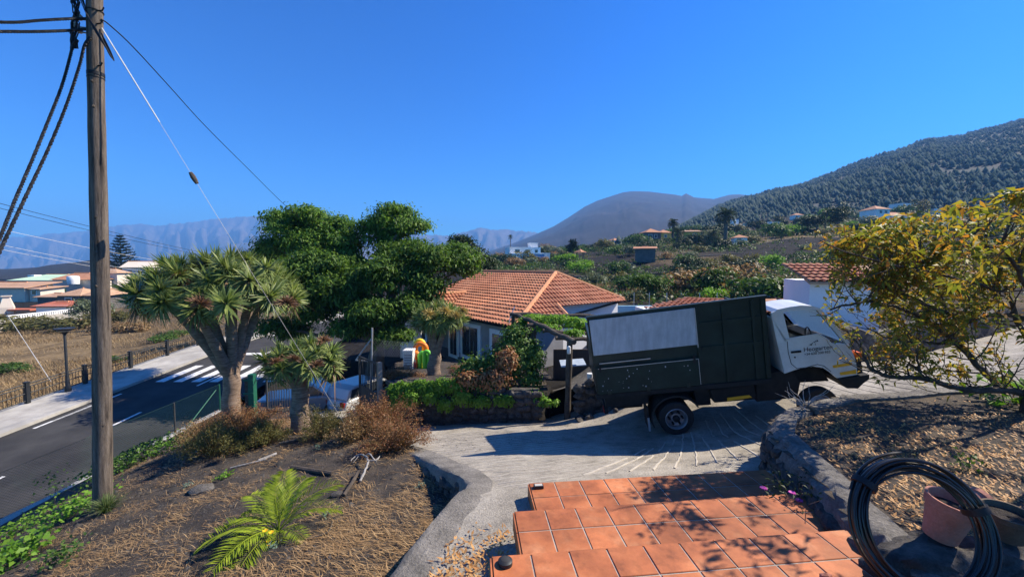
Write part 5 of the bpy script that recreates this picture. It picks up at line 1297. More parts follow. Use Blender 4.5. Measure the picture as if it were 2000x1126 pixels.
q = P(700, 715, 25); c3 = car('dark car in the deep shade under the big tree', (q.x, 25, float(land(np.array([q.x]), np.array([25.0]))[0]) + .05), math.radians(20), 'car_dark')

# ------------------------------------------------------------------ gates
def gate(label, hinge, tip, zg, Hh, post_m, solid=.5):
    hinge, tip = Vector(hinge), Vector(tip)
    t = thing('gate_leaf', label, 'gate', (hinge.x, hinge.y, zg))
    d = (tip - hinge); Lg = d.length; d.normalize(); s = Vector((-d.y, d.x, 0))
    def pt(u_, z): return Vector((hinge.x + d.x * u_, hinge.y + d.y * u_, zg + z))
    b = MB(); b.obox(pt(0, Hh / 2), d * .06, s * .06, Vector((0, 0, Hh / 2 + .05))); b.obj('post', post_m, t)
    for u_, z0, z1 in ((.1, .08, Hh), (Lg - .03, .08, Hh)):
        b = MB(); b.obox(pt(u_, (z0 + z1) / 2), d * .025, s * .025, Vector((0, 0, (z1 - z0) / 2))); b.obj('stile', 'gate_metal', t)
    for z in (.1, solid + .1, Hh - .03):
        b = MB(); b.obox(pt(Lg / 2 + .03, z), d * (Lg / 2 - .08), s * .02, Vector((0, 0, .025))); b.obj('rail', 'gate_metal', t)
    b = MB(); b.obox(pt(Lg / 2 + .03, .1 + solid / 2), d * (Lg / 2 - .09), s * .008, Vector((0, 0, solid / 2 - .03))); b.obj('kick_plate', 'gate_metal', t)
    n = int(Lg / .12)
    for k in range(1, n):
        b = MB(); b.obox(pt(.1 + (Lg - .13) * k / n, (solid + .1 + Hh) / 2), d * .009, s * .009, Vector((0, 0, (Hh - solid - .1) / 2))); b.obj('bar', 'gate_metal', t)
    return t
gz_ = float(zdrive(-4.2, 11.9))
gate('open dark metal gate leaf right of the entrance, solid below and barred above', (-3.95, 11.75, 0), (-5.0, 12.9, 0), -4.68, 1.78, 'gate_post', .72)
gate('dark barred gate leaf left of the entrance behind the small dragon tree', (-7.35, 13.9, 0), (-9.0, 14.4, 0), -5.62, 1.55, 'gate_post', .28)
b = MB(); q = P(1318 - 490, 0, 1); 
mbx = thing('letter_box', 'small white box on the wall beside the right gate leaf', 'box', tuple(P(853, 733, 11.3)))
q = P(853, 733, 11.25); q = P(774, 787, 11.2)
mbx.location = q; b = MB(); b.box((-.06, -.03, -.1), (.06, .06, .12)); o = b.obj('case', 'plastic_white', mbx, world=False); bevel(o, .015); b = MB(); b.box((-.045, -.034, .06), (.045, -.031, .075)); b.obj('slot', 'ink', mbx, world=False)
# pipe frame with a diagonal brace and wire netting beside the right leaf
pf_ = thing('netting_frame', 'galvanised pipe frame with diagonal brace and wire netting above the gate', 'frame', (P(726, 690, 12.9).x, 12.9, -4.7))
a0, a1, a2 = P(722, 705, 12.9), P(727, 640, 12.9), P(695, 703, 12.9)
a3 = P(790, 655, 13.2)
MB().tube([Vector((a0.x, 12.9, -4.9)), a1], .03, 8).obj('post', 'galv', pf_); MB().tube([a2, P(725, 662, 12.9)], .022, 8).obj('brace', 'galv', pf_); MB().tube([a2, a0], .022, 8).obj('rail', 'galv', pf_)
b = MB(); c0, c1_ = P(725, 662, 12.9), P(800, 668, 14.2)
for k in range(16):
    t0 = k / 16.0; u0 = c0 + (c1_ - c0) * t0
    b.tube([u0, u0 + (c1_ - c0) * .3 + Vector((0, 0, -.55))], .003, 3, cap=False); b.tube([u0 + Vector((0, 0, -.55)), u0 + (c1_ - c0) * .3], .003, 3, cap=False)
tag(b.obj('wire_netting', 'galv', pf_), kind='stuff')

# ------------------------------------------------------------------ green wire fence on the parapet
fn = thing('wire_fence', 'green posts and diamond wire mesh fence along the top of the parapet', 'fence', (PARA_X, 9, -6.25))
fh = 1.2
fy = [5.6, 9.0, 11.8, 14.6, 16.9]
for i, Y in enumerate(fy):
    MB().tube([(PARA_X + .02, Y, -6.3), (PARA_X + .02, Y, -6.25 + fh)], .032 if i != 3 else .03, 8).obj('post', 'green_metal' if i != 3 else 'gate_metal', fn)
def chain(y0, y1, z0, z1, xx, sp=.075, r=.0022):
    b = MB(); n = int((y1 - y0) / sp); h = z1 - z0; m = max(1, int(round(h / sp)))
    for k in range(-m, n):
        for sgn in (1, -1):
            ya = y0 + k * sp; yb = ya + h
            pa, pb_ = (ya, z0), (yb, z1)
            if ya < y0: pa = (y0, z0 + (y0 - ya))
            if yb > y1: pb_ = (y1, z1 - (yb - y1))
            if pb_[0] - pa[0] < .02: continue
            if sgn < 0: pa, pb_ = (pa[0], z0 + z1 - pa[1]), (pb_[0], z0 + z1 - pb_[1])
            b.tube([(xx, pa[0], pa[1]), (xx, pb_[0], pb_[1])], r, 3, cap=False)
    return b
for i in range(len(fy) - 1):
    tag(chain(fy[i], fy[i + 1], -6.24, -6.26 + fh, PARA_X + .02).obj('wire_mesh', 'green_wire', fn), kind='stuff')
tag(chain(.5, fy[0], -6.24, -6.26 + fh, PARA_X + .02).obj('wire_mesh', 'green_wire', fn), kind='stuff')
b = MB(); b.tube([(PARA_X + .02, .5, -6.26 + fh), (PARA_X + .02, 16.9, -6.26 + fh)], .004, 4); b.obj('top_wire', 'green_wire', fn)
q = P(445, 760, 15.4); MB().tube([(PARA_X + .1, 15.0, -6.2), (PARA_X + .1, 16.6, -5.2)], .022, 6).obj('brace', 'green_metal', fn)
MB().tube([(PARA_X + .1, 18.3, -6.2), (PARA_X + .1, 17.1, -5.2)], .022, 6).obj('brace', 'green_metal', fn)
# timber and green corner post where the fence meets the gate
cp = thing('fence_corner_post', 'thick green corner post with a timber backing beside the left gate leaf', 'post', (P(492, 810, 14.6).x, 14.6, -5.9))
q = P(492, 730, 14.6); MB().box((q.x - .1, 14.5, -6.2), (q.x + .1, 14.7, q.z)).obj('post', 'green_metal', cp); MB().box((q.x - .24, 14.52, -6.2), (q.x - .12, 14.68, q.z - .15)).obj('timber', 'old_wood', cp)
for zz in (.2, .7, 1.2): MB().box((q.x - .26, 14.46, q.z - zz - .03), (q.x + .12, 14.49, q.z - zz + .03)).obj('strap', 'green_metal', cp)

# ------------------------------------------------------------------ railing and street lamp beyond the road
rl_ = thing('street_railing', 'dark metal railing with square posts along the far pavement', 'railing', (RAIL_X, 22, float(zroad(22))))
PS = 2.6; bar_me = None
def rzz(Y): return float(zroad(Y)) + .13
Y0 = 3.2
for k in range(19):
    Ya = Y0 + k * PS; Yb = Ya + PS; xa, xb = RAIL_X + float(road_x(Ya)), RAIL_X + float(road_x(Yb))
    b = MB(); b.box((xa - .075, Ya - .075, rzz(Ya) - .1), (xa + .075, Ya + .075, rzz(Ya) + 1.0)); b.box((xa - .09, Ya - .09, rzz(Ya) + 1.0), (xa + .09, Ya + .09, rzz(Ya) + 1.04)); b.obj('post', 'dark_metal', rl_)
    for h in (.12, .48, .80, .93):
        MB().tube([(xa, Ya + .08, rzz(Ya) + h), (xb, Yb - .08, rzz(Yb) + h)], .032 if h > .9 else .026, 5).obj('rail', 'dark_metal', rl_)
    if k < 15:
        for i in range(1, 17):
            t = i / 17.0; Yc = Ya + PS * t; xc = xa + (xb - xa) * t; z = rzz(Yc)
            b = MB(); b.tube([(xc, Yc, z + .12), (xc, Yc, z + .80)], .015, 4); b.obj('baluster', 'dark_metal', rl_)
lp = thing('street_lamp', 'dark street lamp with a flat round head standing by the railing', 'lamp', (RAIL_X + .28, 20.3, rzz(20.3)))
b = MB(); b.lathe([(.13, -.05), (.13, .25), (.09, .3), (.075, .8), (.06, .85), (.055, 2.95), (.04, 2.98)], n=14); b.obj('pole', 'dark_metal', lp, True, world=False)
b = MB(); b.lathe([(.06, 2.95), (.1, 3.0), (.19, 3.14), (.37, 3.22), (.39, 3.25), (.36, 3.28), (.05, 3.3)], n=22); b.obj('lamp_head', 'dark_metal', lp, True, world=False)
MB().lathe([(.17, 3.11), (.27, 3.165), (.28, 3.16), (.17, 3.1)], n=20).obj('lens', 'lamp_lens', lp, True, world=False)

# ------------------------------------------------------------------ pole and wires
pb = P(200, 1003, 7.2)
zp = float(zgard(pb.x, pb.y))
pole = thing('utility_pole', 'tall weathered wooden pole with bunched black cables at its top', 'pole', (pb.x, pb.y, zp))
top = P(186, -60, 7.1)
n = 26; pts_ = []; rr = []
for i in range(n + 1):
    t = i / n; pts_.append(Vector((pb.x, pb.y, zp - .3)) * (1 - t) + top * t + Vector((.02 * math.sin(t * 5), 0, 0))); rr.append(.142 - .038 * t + .0025 * math.sin(i * 2.1))
MB().tube(pts_, rr, 20).obj('shaft', 'wood_pole', pole, True)
def onpole(py): t = (1003 - py) / 1063.0; return pts_[0].lerp(pts_[-1], t)
for py, h in ((128, .028), (135, .008), (15, .006)):
    q = onpole(py); MB().tube([q - Vector((0, 0, h)), q + Vector((0, 0, h))], .118, 20).obj('steel_band', 'black_cable', pole, True)
knots = [(145, -.3), (190, -.2), (395, -.1), (525, -.15), (590, .5), (460, -.1), (710, .2), (800, .4)]
for py, s in knots:
    q = onpole(py); r = .12 + .03 * (py / 1000); a = -math.pi / 2 + s * .8 + .65
    MB().blob((q.x + (r - .012) * math.cos(a), q.y + (r - .012) * math.sin(a), q.z), .026, 1, .2, py, (1, 1, 1.2)).obj('knot', 'old_wood', pole, True)
for py, dx in ((17, .19), (40, .16), (115, .15)):
    q = onpole(py); MB().tube([q + Vector((.08, -.05, 0)), q + Vector((dx, -.06, .0)), q + Vector((dx + .03, -.06, .05))], .012, 6).obj('bracket', 'black_cable', pole)
for py, dx in ((34, -.2), (48, -.26), (57, -.2)):
    q = onpole(py); MB().tube([q + Vector((-.06, -.05, 0)), q + Vector((dx, -.06, .02))], .014, 6).obj('bracket', 'galv', pole); MB().lathe([(.03, 0), (.045, .02), (.03, .05), (.045, .07), (.02, .1)], q + Vector((dx, -.06, 0)), n=10).obj('insulator', 'plastic_white', pole, True)
rnd = random.Random(9)
for k in range(7):                                     # loose loops of cable hanging at the top
    a = P(150 + rnd.uniform(-6, 6), -30, 7.05); c = P(165 + k * 2, 20 + k * 4, 6.98); d_ = P(190 + k * 3, 60 + 6 * k, 6.93); e_ = P(218 + k * .8, 112 + k * 1.2, 6.95); f_ = P(210 + k, 100, 6.97); g_ = P(196, 60, 6.94)
    pl_ = [a, c, d_, e_, f_, g_]
    sm = []
    for i in range(len(pl_) - 1):
        p0_, p1_, p2_, p3_ = pl_[max(i - 1, 0)], pl_[i], pl_[i + 1], pl_[min(i + 2, len(pl_) - 1)]
        for s in range(6):
            t = s / 6; sm.append(.5 * ((2 * p1_) + (p2_ - p0_) * t + (2 * p0_ - 5 * p1_ + 4 * p2_ - p3_) * t * t + (3 * p1_ - p0_ - 3 * p2_ + p3_) * t ** 3))
    MB().tube(sm, .006, 5).obj('cable_loop', 'black_cable', pole)
for k in range(12):                                    # vertical bunch left of the pole
    pts2 = [P(148 + rnd.uniform(-9, 9), -60, 7.0)]
    for py in (-20, 5, 25, 45, 65, 80, 95): pts2.append(P(147 + rnd.uniform(-9, 9) - (py > 60) * 2, py, 7.0 + rnd.uniform(-.05, .05)))
    MB().tube(pts2, .009, 5).obj('cable_bunch', 'black_cable', pole)
def sag(p0, p1, s, n=24): return [p0.lerp(p1, i / n) + Vector((0, 0, -4 * s * (i / n) * (1 - i / n))) for i in range(n + 1)]
def cable(label, pts_, r, m='black_cable', name='overhead_cable', group=None): return tag(MB().tube(pts_, r, 6).obj(name, m), label, 'cable', group)
def twisted(label, path, r, turns, amp):
    t = thing('cable_bundle', label, 'cable', tuple(path[0]))
    n = len(path) - 1
    for s in range(3):
        q = []
        for i in range(n * 5 + 1):
            u_ = i / 5.0; k = min(int(u_), n - 1); c = path[k].lerp(path[k + 1], u_ - k); a = turns * 2 * math.pi * i / (n * 5) + s * 2.1; q.append(c + Vector((math.cos(a) * amp, 0, math.sin(a) * amp)))
        MB().tube(q, r, 5).obj('strand', 'black_cable', t)
def bez(pxs): return [P(*q) for q in pxs]
def smooth_path(p, k=4):
    out = []
    for i in range(len(p) - 1):
        p0_, p1_, p2_, p3_ = p[max(i - 1, 0)], p[i], p[i + 1], p[min(i + 2, len(p) - 1)]
        for s in range(k):
            t = s / k; out.append(.5 * ((2 * p1_) + (p2_ - p0_) * t + (2 * p0_ - 5 * p1_ + 4 * p2_ - p3_) * t * t + (3 * p1_ - p0_ - 3 * p2_ + p3_) * t ** 3))
    out.append(p[-1]); return out
twisted('twisted black cable bundle dropping from pole top to the left edge, outer one', smooth_path(bez([(146, 75, 7.0), (140, 100, 6.95), (122, 165, 6.8), (95, 235, 6.5), (60, 320, 6.1), (28, 395, 5.7), (0, 465, 5.3), (-60, 600, 4.6)]), 5), .0135, 34, .017)
twisted('twisted black cable bundle dropping from the pole, nearer to the shaft', smooth_path(bez([(176, 74, 7.0), (165, 90, 6.98), (155, 130, 6.9), (130, 205, 6.7), (95, 290, 6.4), (50, 385, 5.9), (0, 490, 5.4), (-50, 600, 4.8)]), 5), .0135, 34, .017)
twisted('upper black cable bundle running level from the pole to the left edge', smooth_path(bez([(172, 37, 7.05), (140, 37, 6.9), (80, 40, 6.6), (25, 44, 6.3), (-60, 40, 5.9), (-300, 20, 5.2)]), 5), .0125, 18, .015)
twisted('lower black cable bundle running level from the pole to the left edge', smooth_path(bez([(172, 57, 7.05), (135, 60, 6.9), (80, 62, 6.6), (20, 62, 6.3), (-60, 60, 5.9), (-300, 40, 5.2)]), 5), .0125, 18, .016)
cable('single black cable sloping from the pole down into the big tree', smooth_path(bez([(198, 38, 7.1), (215, 50, 7.3), (260, 92, 8.2), (330, 168, 10), (400, 245, 12.5), (480, 325, 16), (565, 408, 21), (640, 470, 26)]), 6), .011)
g0, g1 = P(199, 55, 7.1), Vector((0, 0, 0)); q = P(690, 850, 8.5); g1 = Vector((q.x, q.y, float(zgard(q.x, q.y))))
gy_ = thing('guy_wire', 'thin steel stay wire from the pole to the shrubs with a small insulator', 'cable', tuple(g1))
MB().tube([g0, g0.lerp(g1, .19)], .011, 6).obj('white_sleeve', 'white_cable', gy_); MB().tube([g0.lerp(g1, .19), g0.lerp(g1, .3)], .0035, 5).obj('wire', 'steel_wire', gy_)
MB().tube([g0.lerp(g1, .3), g0.lerp(g1, .31), g0.lerp(g1, .318), g0.lerp(g1, .325)], [.03, .045, .04, .03], 8).obj('insulator', 'old_wood', gy_); MB().tube([g0.lerp(g1, .325), g0.lerp(g1, .55)], .0035, 5).obj('wire', 'steel_wire', gy_); MB().tube([g0.lerp(g1, .55), g1], .006, 6).obj('wire_sleeve', 'gate_post', gy_)
for (a, c, lab, m, r) in (((-80, 376, 22), (500, 512, 60), 'upper black wire crossing behind the pole below the mountains', 'black_cable', .016), ((-80, 386, 22), (480, 512, 60), 'lower black wire crossing behind the pole below the mountains', 'black_cable', .016),
                         ((-80, 430, 30), (420, 525, 70), 'highest of three pale wires behind the wooden pole', 'white_cable', .016), ((-80, 460, 30), (330, 535, 70), 'middle pale wire behind the wooden pole', 'white_cable', .016), ((-80, 470, 30), (330, 540, 70), 'lowest pale wire behind the wooden pole', 'white_cable', .016)):
    cable(lab, sag(P(*a), P(*c), .35, 16), r, m)
q0, q1 = P(15, 615, 30), P(100, 745, 23.5); st_ = thing('lamp_stay', 'thin pale stay wire slanting over the dry field left of the lamp', 'cable', tuple(q1)); MB().tube([q1, q0], .014, 5).obj('wire', 'white_cable', st_); MB().tube([q0, q0.lerp(q1, -.06)], .03, 6).obj('insulator', 'ink', st_)
# ------------------------------------------------------------------ dragon trees
def rosette_mesh(name, n, L, m, seed, droop=.35, wdt=.036, spread=1.75, mats_dry=None):
    r = np.random.default_rng(seed); th = r.random(n) * 2 * math.pi; ph = spread * np.sqrt(r.random(n))
    d = np.stack([np.sin(ph) * np.cos(th), np.sin(ph) * np.sin(th), np.cos(ph)], -1)
    up = np.array([0, 0, 1.0]); s = np.cross(d, up + .01 * r.normal(size=(n, 3))); s /= np.linalg.norm(s, axis=1, keepdims=True) + 1e-9
    ln = L * r.uniform(.7, 1.12, n)[:, None]; wv = wdt * r.uniform(.7, 1.2, n)[:, None]
    b0 = d * .04; mid = d * ln * .55; tip = d * ln - up * ln * droop * (np.sin(ph)[:, None] ** 2) * r.uniform(.4, 1.3, n)[:, None]
    mid = mid - up * ln * droop * .2 * (np.sin(ph)[:, None] ** 2)
    V = np.stack([b0 - s * wv * .6, b0 + s * wv * .6, mid + s * wv * .5, mid - s * wv * .5, tip + s * wv * .06, tip - s * wv * .06], 1).reshape(-1, 3)
    k = np.arange(n)[:, None] * 6
    F_ = np.concatenate([k + np.array([[0, 1, 2, 3]]), k + np.array([[3, 2, 4, 5]])], 0)
    return mesh_np(name, V, F_, m)
def flower_mesh(name, n, R, m, seed):
    r = np.random.default_rng(seed); d = r.normal(size=(n, 3)); d /= np.linalg.norm(d, axis=1, keepdims=True); d[:, 2] = np.abs(d[:, 2]) * .9 - .3
    a = d * R * .15 * r.random((n, 1)); tip = d * R * r.uniform(.5, 1, (n, 1)) + r.normal(size=(n, 3)) * R * .12
    s = np.cross(d, r.normal(size=(n, 3))); s /= np.linalg.norm(s, axis=1, keepdims=True); wv = .008
    V = np.stack([a - s * wv, a + s * wv, tip + s * wv, tip - s * wv], 1).reshape(-1, 3)
    return mesh_np(name, V, np.arange(n * 4).reshape(n, 4), m)
ROS = [rosette_mesh('leaf_rosette', 135, .53, 'leaf_dragon', 60 + i, .4, .042) for i in range(5)]
ROS_S = [rosette_mesh('leaf_rosette', 120, .42, 'leaf_dragon', 70 + i, .45, .036, 1.9) for i in range(4)]
ROS_D = [rosette_mesh('dry_leaf_skirt', 26, .42, 'leaf_dragon_dry', 80 + i, 1.3, .032, 2.2) for i in range(3)]
FLW = [flower_mesh('flower_cluster', 260, .3, 'dry_flower', 90 + i) for i in range(2)]
FLG = [flower_mesh('flower_cluster', 260, .3, 'gold_flower', 95 + i) for i in range(2)]
def dragon(label, base, fork, branches, tips, tr, ros, flowers, seed, skirts=.3, sc=1.0):
    """fork: top of the trunk; branches: where each stout arm ends; tips: rosettes (position, which arm)"""
    base, fork = Vector(base), Vector(fork); rnd = random.Random(seed)
    t = thing('dragon_tree', label, 'tree', tuple(base))
    n = 10; pts_ = [base.lerp(fork, i / n) + Vector((.02 * math.sin(i), 0, 0)) for i in range(n + 1)]; pts_[0] -= Vector((0, 0, .2))
    MB().tube(pts_, [tr * (1.18 - .25 * i / n + .05 * math.sin(i * 1.7) + (.16 if i == 0 else 0)) for i in range(n + 1)], 16).obj('trunk', 'dragon_bark', t, True)
    for i, (e, r0, r1) in enumerate(branches):
        e = Vector(e); m_ = fork.lerp(e, .45) + Vector((0, 0, .02 * (e - fork).length)); k = 8; q = []
        for j in range(k + 1):
            u_ = j / k; q.append((fork - Vector((0, 0, .15))) * (1 - u_) ** 2 + m_ * 2 * u_ * (1 - u_) + e * u_ ** 2)
        MB().tube(q, [r0 + (r1 - r0) * j / k + .008 * math.sin(j * 2.2 + i) for j in range(k + 1)], 12).obj('branch', 'dragon_bark', t, True)
    for i, (p, ax, s, bi) in enumerate(tips):
        p = Vector(p); o = link('leaf_rosette', ros[rnd.randrange(len(ros))], t); o.location = p - base
        o.rotation_mode = 'QUATERNION'; o.rotation_quaternion = Vector(ax).normalized().to_track_quat('Z', 'Y') @ Euler((0, 0, rnd.random() * 6.3)).to_quaternion(); o.scale = (s, s, s)
        e = Vector(branches[bi][0]); MB().tube([e - Vector((0, 0, .05)), e.lerp(p, .5) + Vector((0, 0, -.03)), p], [branches[bi][2], .055 * sc, .04 * sc], 7).obj('branchlet', 'dragon_bark', t, True)
        if rnd.random() < skirts:
            d_ = link('dry_leaf_skirt', ROS_D[rnd.randrange(3)], t); d_.location = p - base - Vector((0, 0, .03)); d_.rotation_euler = (rnd.uniform(-.4, .4), rnd.uniform(-.4, .4), rnd.random() * 6.3); d_.scale = (s, s, s)
    for (p, r, g) in flowers:
        o = link('flower_cluster', (FLG if g else FLW)[rnd.randrange(2)], t); o.location = Vector(p) - base; o.scale = (r / .3,) * 3; o.rotation_euler = (rnd.uniform(-.5, .5), rnd.uniform(-.5, .5), rnd.random() * 6)
    return t
def dome_tips(c, rx, ry, rz, n, seed, nb, low=-.12):
    out = []; g = math.pi * (3 - math.sqrt(5)); rnd = random.Random(seed)
    for i in range(n):
        z = 1 - (1 - low) * (i + .5) / n; r = math.sqrt(max(0, 1 - z * z)); a = g * i + rnd.uniform(-.2, .2)
        d_ = Vector((r * math.cos(a), r * math.sin(a), z)); jit = rnd.uniform(.82, 1.05)
        p = Vector(c) + Vector((d_.x * rx, d_.y * ry, d_.z * rz)) * jit
        out.append((p, Vector((d_.x, d_.y, max(d_.z, -.1) * 1.1 + .35)), rnd.uniform(.85, 1.15), a))
    return out
def make_dragon(label, bpx, fpx, Y, crown, nb, nt, tr, ros, flowers, seed, sc=1.0, r0=.15, r1=.09):
    base = P(*bpx, Y); base.z = float(zgard(base.x, Y)) if zgard_ok else base.z
    fork = P(*fpx, Y); (cpx, cpy, rpx, rpy) = crown; c = P(cpx, cpy, Y); k = Y / FPX; rx, rz = rpx * k, rpy * k
    tips = dome_tips(c, rx, rx * .95, rz, nt, seed, nb); ends = []
    for i in range(nb):
        a = 2 * math.pi * (i + .3) / nb; f = .62 if i % 3 else .38; ends.append((c + Vector((rx * f * math.cos(a), rx * f * math.sin(a), -rz * .1 + (.25 * rz if not i % 3 else 0))), r0, r1))
    tt = []
    for p, ax, s, a in tips:
        bi = min(range(nb), key=lambda i: (ends[i][0] - p).length); tt.append((p, ax, s * sc, bi))
    fl = [(P(px, py, Y + dy), r, g) for px, py, dy, r, g in flowers]
    return dragon(label, base, fork, ends, tt, tr, ros, fl, seed, sc=sc)
zgard_ok = True
make_dragon('large dragon tree with seven stout arms and a broad umbrella crown by the road', (452, 832), (452, 728), 11.0, (437, 585, 126, 78), 7, 60, .215, ROS, [(392, 592, -2.0, .3, 0), (560, 590, -1.4, .3, 0), (305, 560, -.6, .22, 0)], 5)
make_dragon('small dragon tree with a shaggy yellow green head in front of the gate', (586, 852), (586, 752), 10.0, (592, 714, 62, 40), 4, 22, .2, ROS_S, [(538, 706, -1.1, .2, 0), (618, 712, -1.1, .22, 0), (575, 700, -1.0, .18, 0), (632, 664, .1, .24, 0)], 6, r0=.13, r1=.07)
zgard_ok = False
make_dragon('dragon tree with golden flower heads standing in front of the tiled house', (846, 738), (850, 690), 13.0, (858, 628, 44, 30), 5, 26, .2, ROS_S, [(838, 612, -.9, .26, 1), (870, 606, -.9, .26, 1), (890, 615, -.6, .24, 1), (850, 600, -.2, .24, 1), (905, 606, -.3, .2, 1)], 7, r0=.13, r1=.06)

# ------------------------------------------------------------------ young palm
def frond_mesh(L, nl, m, seed, arch=.35, ll=.26, wd=.016):
    r = np.random.default_rng(seed); b = MB(); pts_ = []
    for i in range(13):
        t = i / 12; pts_.append(Vector((L * t * math.cos(arch * t), 0, L * (.55 * t - (.55 + arch * .55) * t * t))))
    b.tube(pts_, [.012 - .0095 * i / 12 for i in range(13)], 5)
    V = list(b.v); F_ = [tuple(f) for f in b.f]
    for i in range(nl):
        t = .14 + .86 * i / nl; k = t * 12; a = int(min(k, 11)); p = pts_[a].lerp(pts_[a + 1], k - a); tan = (pts_[a + 1] - pts_[a]).normalized()
        l = ll * (.45 + 1.1 * math.sin(math.pi * min(1, t * .92 + .05))) * r.uniform(.85, 1.1)
        for s in (-1, 1):
            d_ = (tan * .75 + Vector((0, s * 1.0, .35 * r.uniform(.3, 1.2)))).normalized(); sd = d_.cross(Vector((0, 0, 1))).normalized() * wd * .5
            k0 = len(V); mid = p + d_ * l * .5; tip = p + d_ * l + Vector((0, 0, -.12 * l)); V += [tuple(p), tuple(mid - sd), tuple(tip), tuple(mid + sd)]; F_.append((k0, k0 + 1, k0 + 2, k0 + 3))
    return mesh_np('frond', np.array([tuple(v) for v in V]), F_, m)
yp = P(545, 1055, 5.2); yp.z = float(zgard(yp.x, yp.y))
palm = thing('young_palm', 'young feathery palm with bright yellow green fronds in the garden bed', 'palm', tuple(yp))
fm_ = [frond_mesh(1.25, 30, 'leaf_palm', 3, .35, .25, .026), frond_mesh(1.05, 26, 'leaf_palm', 4, .5, .25, .026), frond_mesh(1.15, 28, 'leaf_palm', 5, .2, .25, .026)]
for i, (az, el, s) in enumerate(((195, .12, .98), (172, .32, .95), (150, .5, .85), (112, .85, .88), (78, .95, .95), (38, .55, .98), (15, .40, .85), (222, .05, 1.0), (250, .2, .95), (262, -.02, .9), (300, .0, .5), (335, .1, .6), (130, 1.0, .7))):
    o = link('frond', fm_[i % 3], palm); o.rotation_euler = (0, -el, math.radians(az)); o.rotation_mode = 'XYZ'; o.scale = (s * .8,) * 3; o.location = (0, 0, .05)

# ------------------------------------------------------------------ trees
def branch_to(b, p0, p1, r0, r1, rnd, wob=.12, n=6):
    q = [Vector(p0).lerp(Vector(p1), i / n) + (Vector((rnd.uniform(-1, 1), rnd.uniform(-1, 1), rnd.uniform(-.5, .8))) * wob * (Vector(p1) - Vector(p0)).length * .25 if 0 < i < n else Vector()) for i in range(n + 1)]
    b.tube(q, [r0 + (r1 - r0) * i / n for i in range(n + 1)], 7)
def tree(name, label, base, trunk_top, tr, blobs, m, n, size, aspect=.45, seed=1, shell=.55, bark='bark', group=None, droop=.3, cat='tree', inner=True):
    rng = np.random.default_rng(seed); rnd = random.Random(seed); base, trunk_top = Vector(base), Vector(trunk_top)
    t = thing(name, label, cat, tuple(base), group=group)
    b = MB(); branch_to(b, base - Vector((0, 0, .3)), trunk_top, tr, tr * .75, rnd, .05); b.obj('trunk', bark, t, True)
    for c, R_ in blobs:
        b = MB(); branch_to(b, trunk_top - Vector((0, 0, .2)), Vector(c) - Vector((0, 0, R_[2] * .3)), tr * .45, tr * .12, rnd, .3)
        for k in range(4):
            e = Vector(c) + Vector((rnd.uniform(-.7, .7) * R_[0], rnd.uniform(-.7, .7) * R_[1], rnd.uniform(-.2, .6) * R_[2])); branch_to(b, Vector(c) - Vector((0, 0, R_[2] * .32)), e, tr * .12, tr * .03, rnd, .4, 4)
        b.obj('limb', bark, t, True)
    # sprays: clusters of leaflets hang from points spread through each lobe
    lob = []
    for c_, R_ in blobs:
        for _ in range(9):
            d_ = rng.normal(size=3); d_ /= np.linalg.norm(d_); f_ = rng.uniform(.42, .68); lob.append((tuple(np.array(c_) + d_ * np.array(R_) * rng.uniform(.35, .75)), tuple(np.array(R_) * f_ * np.array([1, 1, .8]))))
    ns = n // 14; sp, sn = cloud(lob, ns, rng, shell)
    nl = 14; pos = np.repeat(sp, nl, 0) + rng.normal(size=(ns * nl, 3)) * size * np.array([.9, .9, .5]); nr = np.repeat(sn, nl, 0) * .6 + np.array([0, 0, .7]) + rng.normal(size=(ns * nl, 3)) * .45
    al = np.repeat(rng.normal(size=(ns, 3)), nl, 0) + rng.normal(size=(ns * nl, 3)) * .7
    V, F_ = leaves_np(pos, nr, size * rng.uniform(.6, 1.25, ns * nl), aspect, .15, al, rng, droop)
    link('crown', mesh_np('crown', V - np.array(tuple(base)), F_, m), t); return t
def B(px, py, Y, rx, rz, ry=None): k = Y / FPX; return (tuple(P(px, py, Y)), (rx * k, (ry or rx) * k, rz * k))
gL = lambda x, y: float(land(np.array([x]), np.array([y]))[0])
x, y = P(745, 690, 23).x, 23.0
tree('flame_tree', 'big dark green feathery tree between the road and the tiled house', (x, y, gL(x, y)), tuple(P(735, 640, 23)), .42, [
    B(560, 435, 25, 45, 28), B(610, 425, 24, 45, 22), B(590, 470, 24, 60, 34), B(650, 450, 24, 50, 30), B(680, 480, 23.5, 40, 30), B(540, 480, 25, 40, 26),
    B(640, 500, 23.5, 50, 26), B(700, 520, 23, 46, 26), B(730, 440, 24, 34, 26), B(775, 418, 24, 44, 22), B(790, 438, 24, 46, 20), B(755, 460, 24, 40, 22)], 'leaf_big', 46000, .22, .42, 3, droop=.35)
x, y = P(700, 700, 21).x, 21.0
tree('flame_tree', 'broad green tree with low leafy boughs beside the tiled house', (x, y, gL(x, y)), tuple(P(745, 650, 21)), .38, [
    B(560, 540, 21, 60, 34), B(620, 520, 21, 55, 30), B(640, 575, 20.5, 55, 38), B(600, 600, 20.5, 50, 36), B(690, 560, 21, 50, 40), B(760, 535, 21, 60, 34), B(830, 505, 22, 60, 36), B(880, 490, 23, 40, 30), B(838, 545, 21, 45, 28), B(905, 518, 22, 36, 22),
    B(735, 610, 20, 60, 30), B(800, 590, 20.5, 40, 26), B(680, 640, 20, 40, 26), B(760, 655, 19.5, 45, 20), B(790, 500, 23, 50, 30), B(845, 595, 21.5, 22, 18), B(555, 640, 21, 45, 24)], 'leaf_big', 74000, .22, .42, 4, droop=.35)
x, y = P(930, 560, 36).x, 36.0
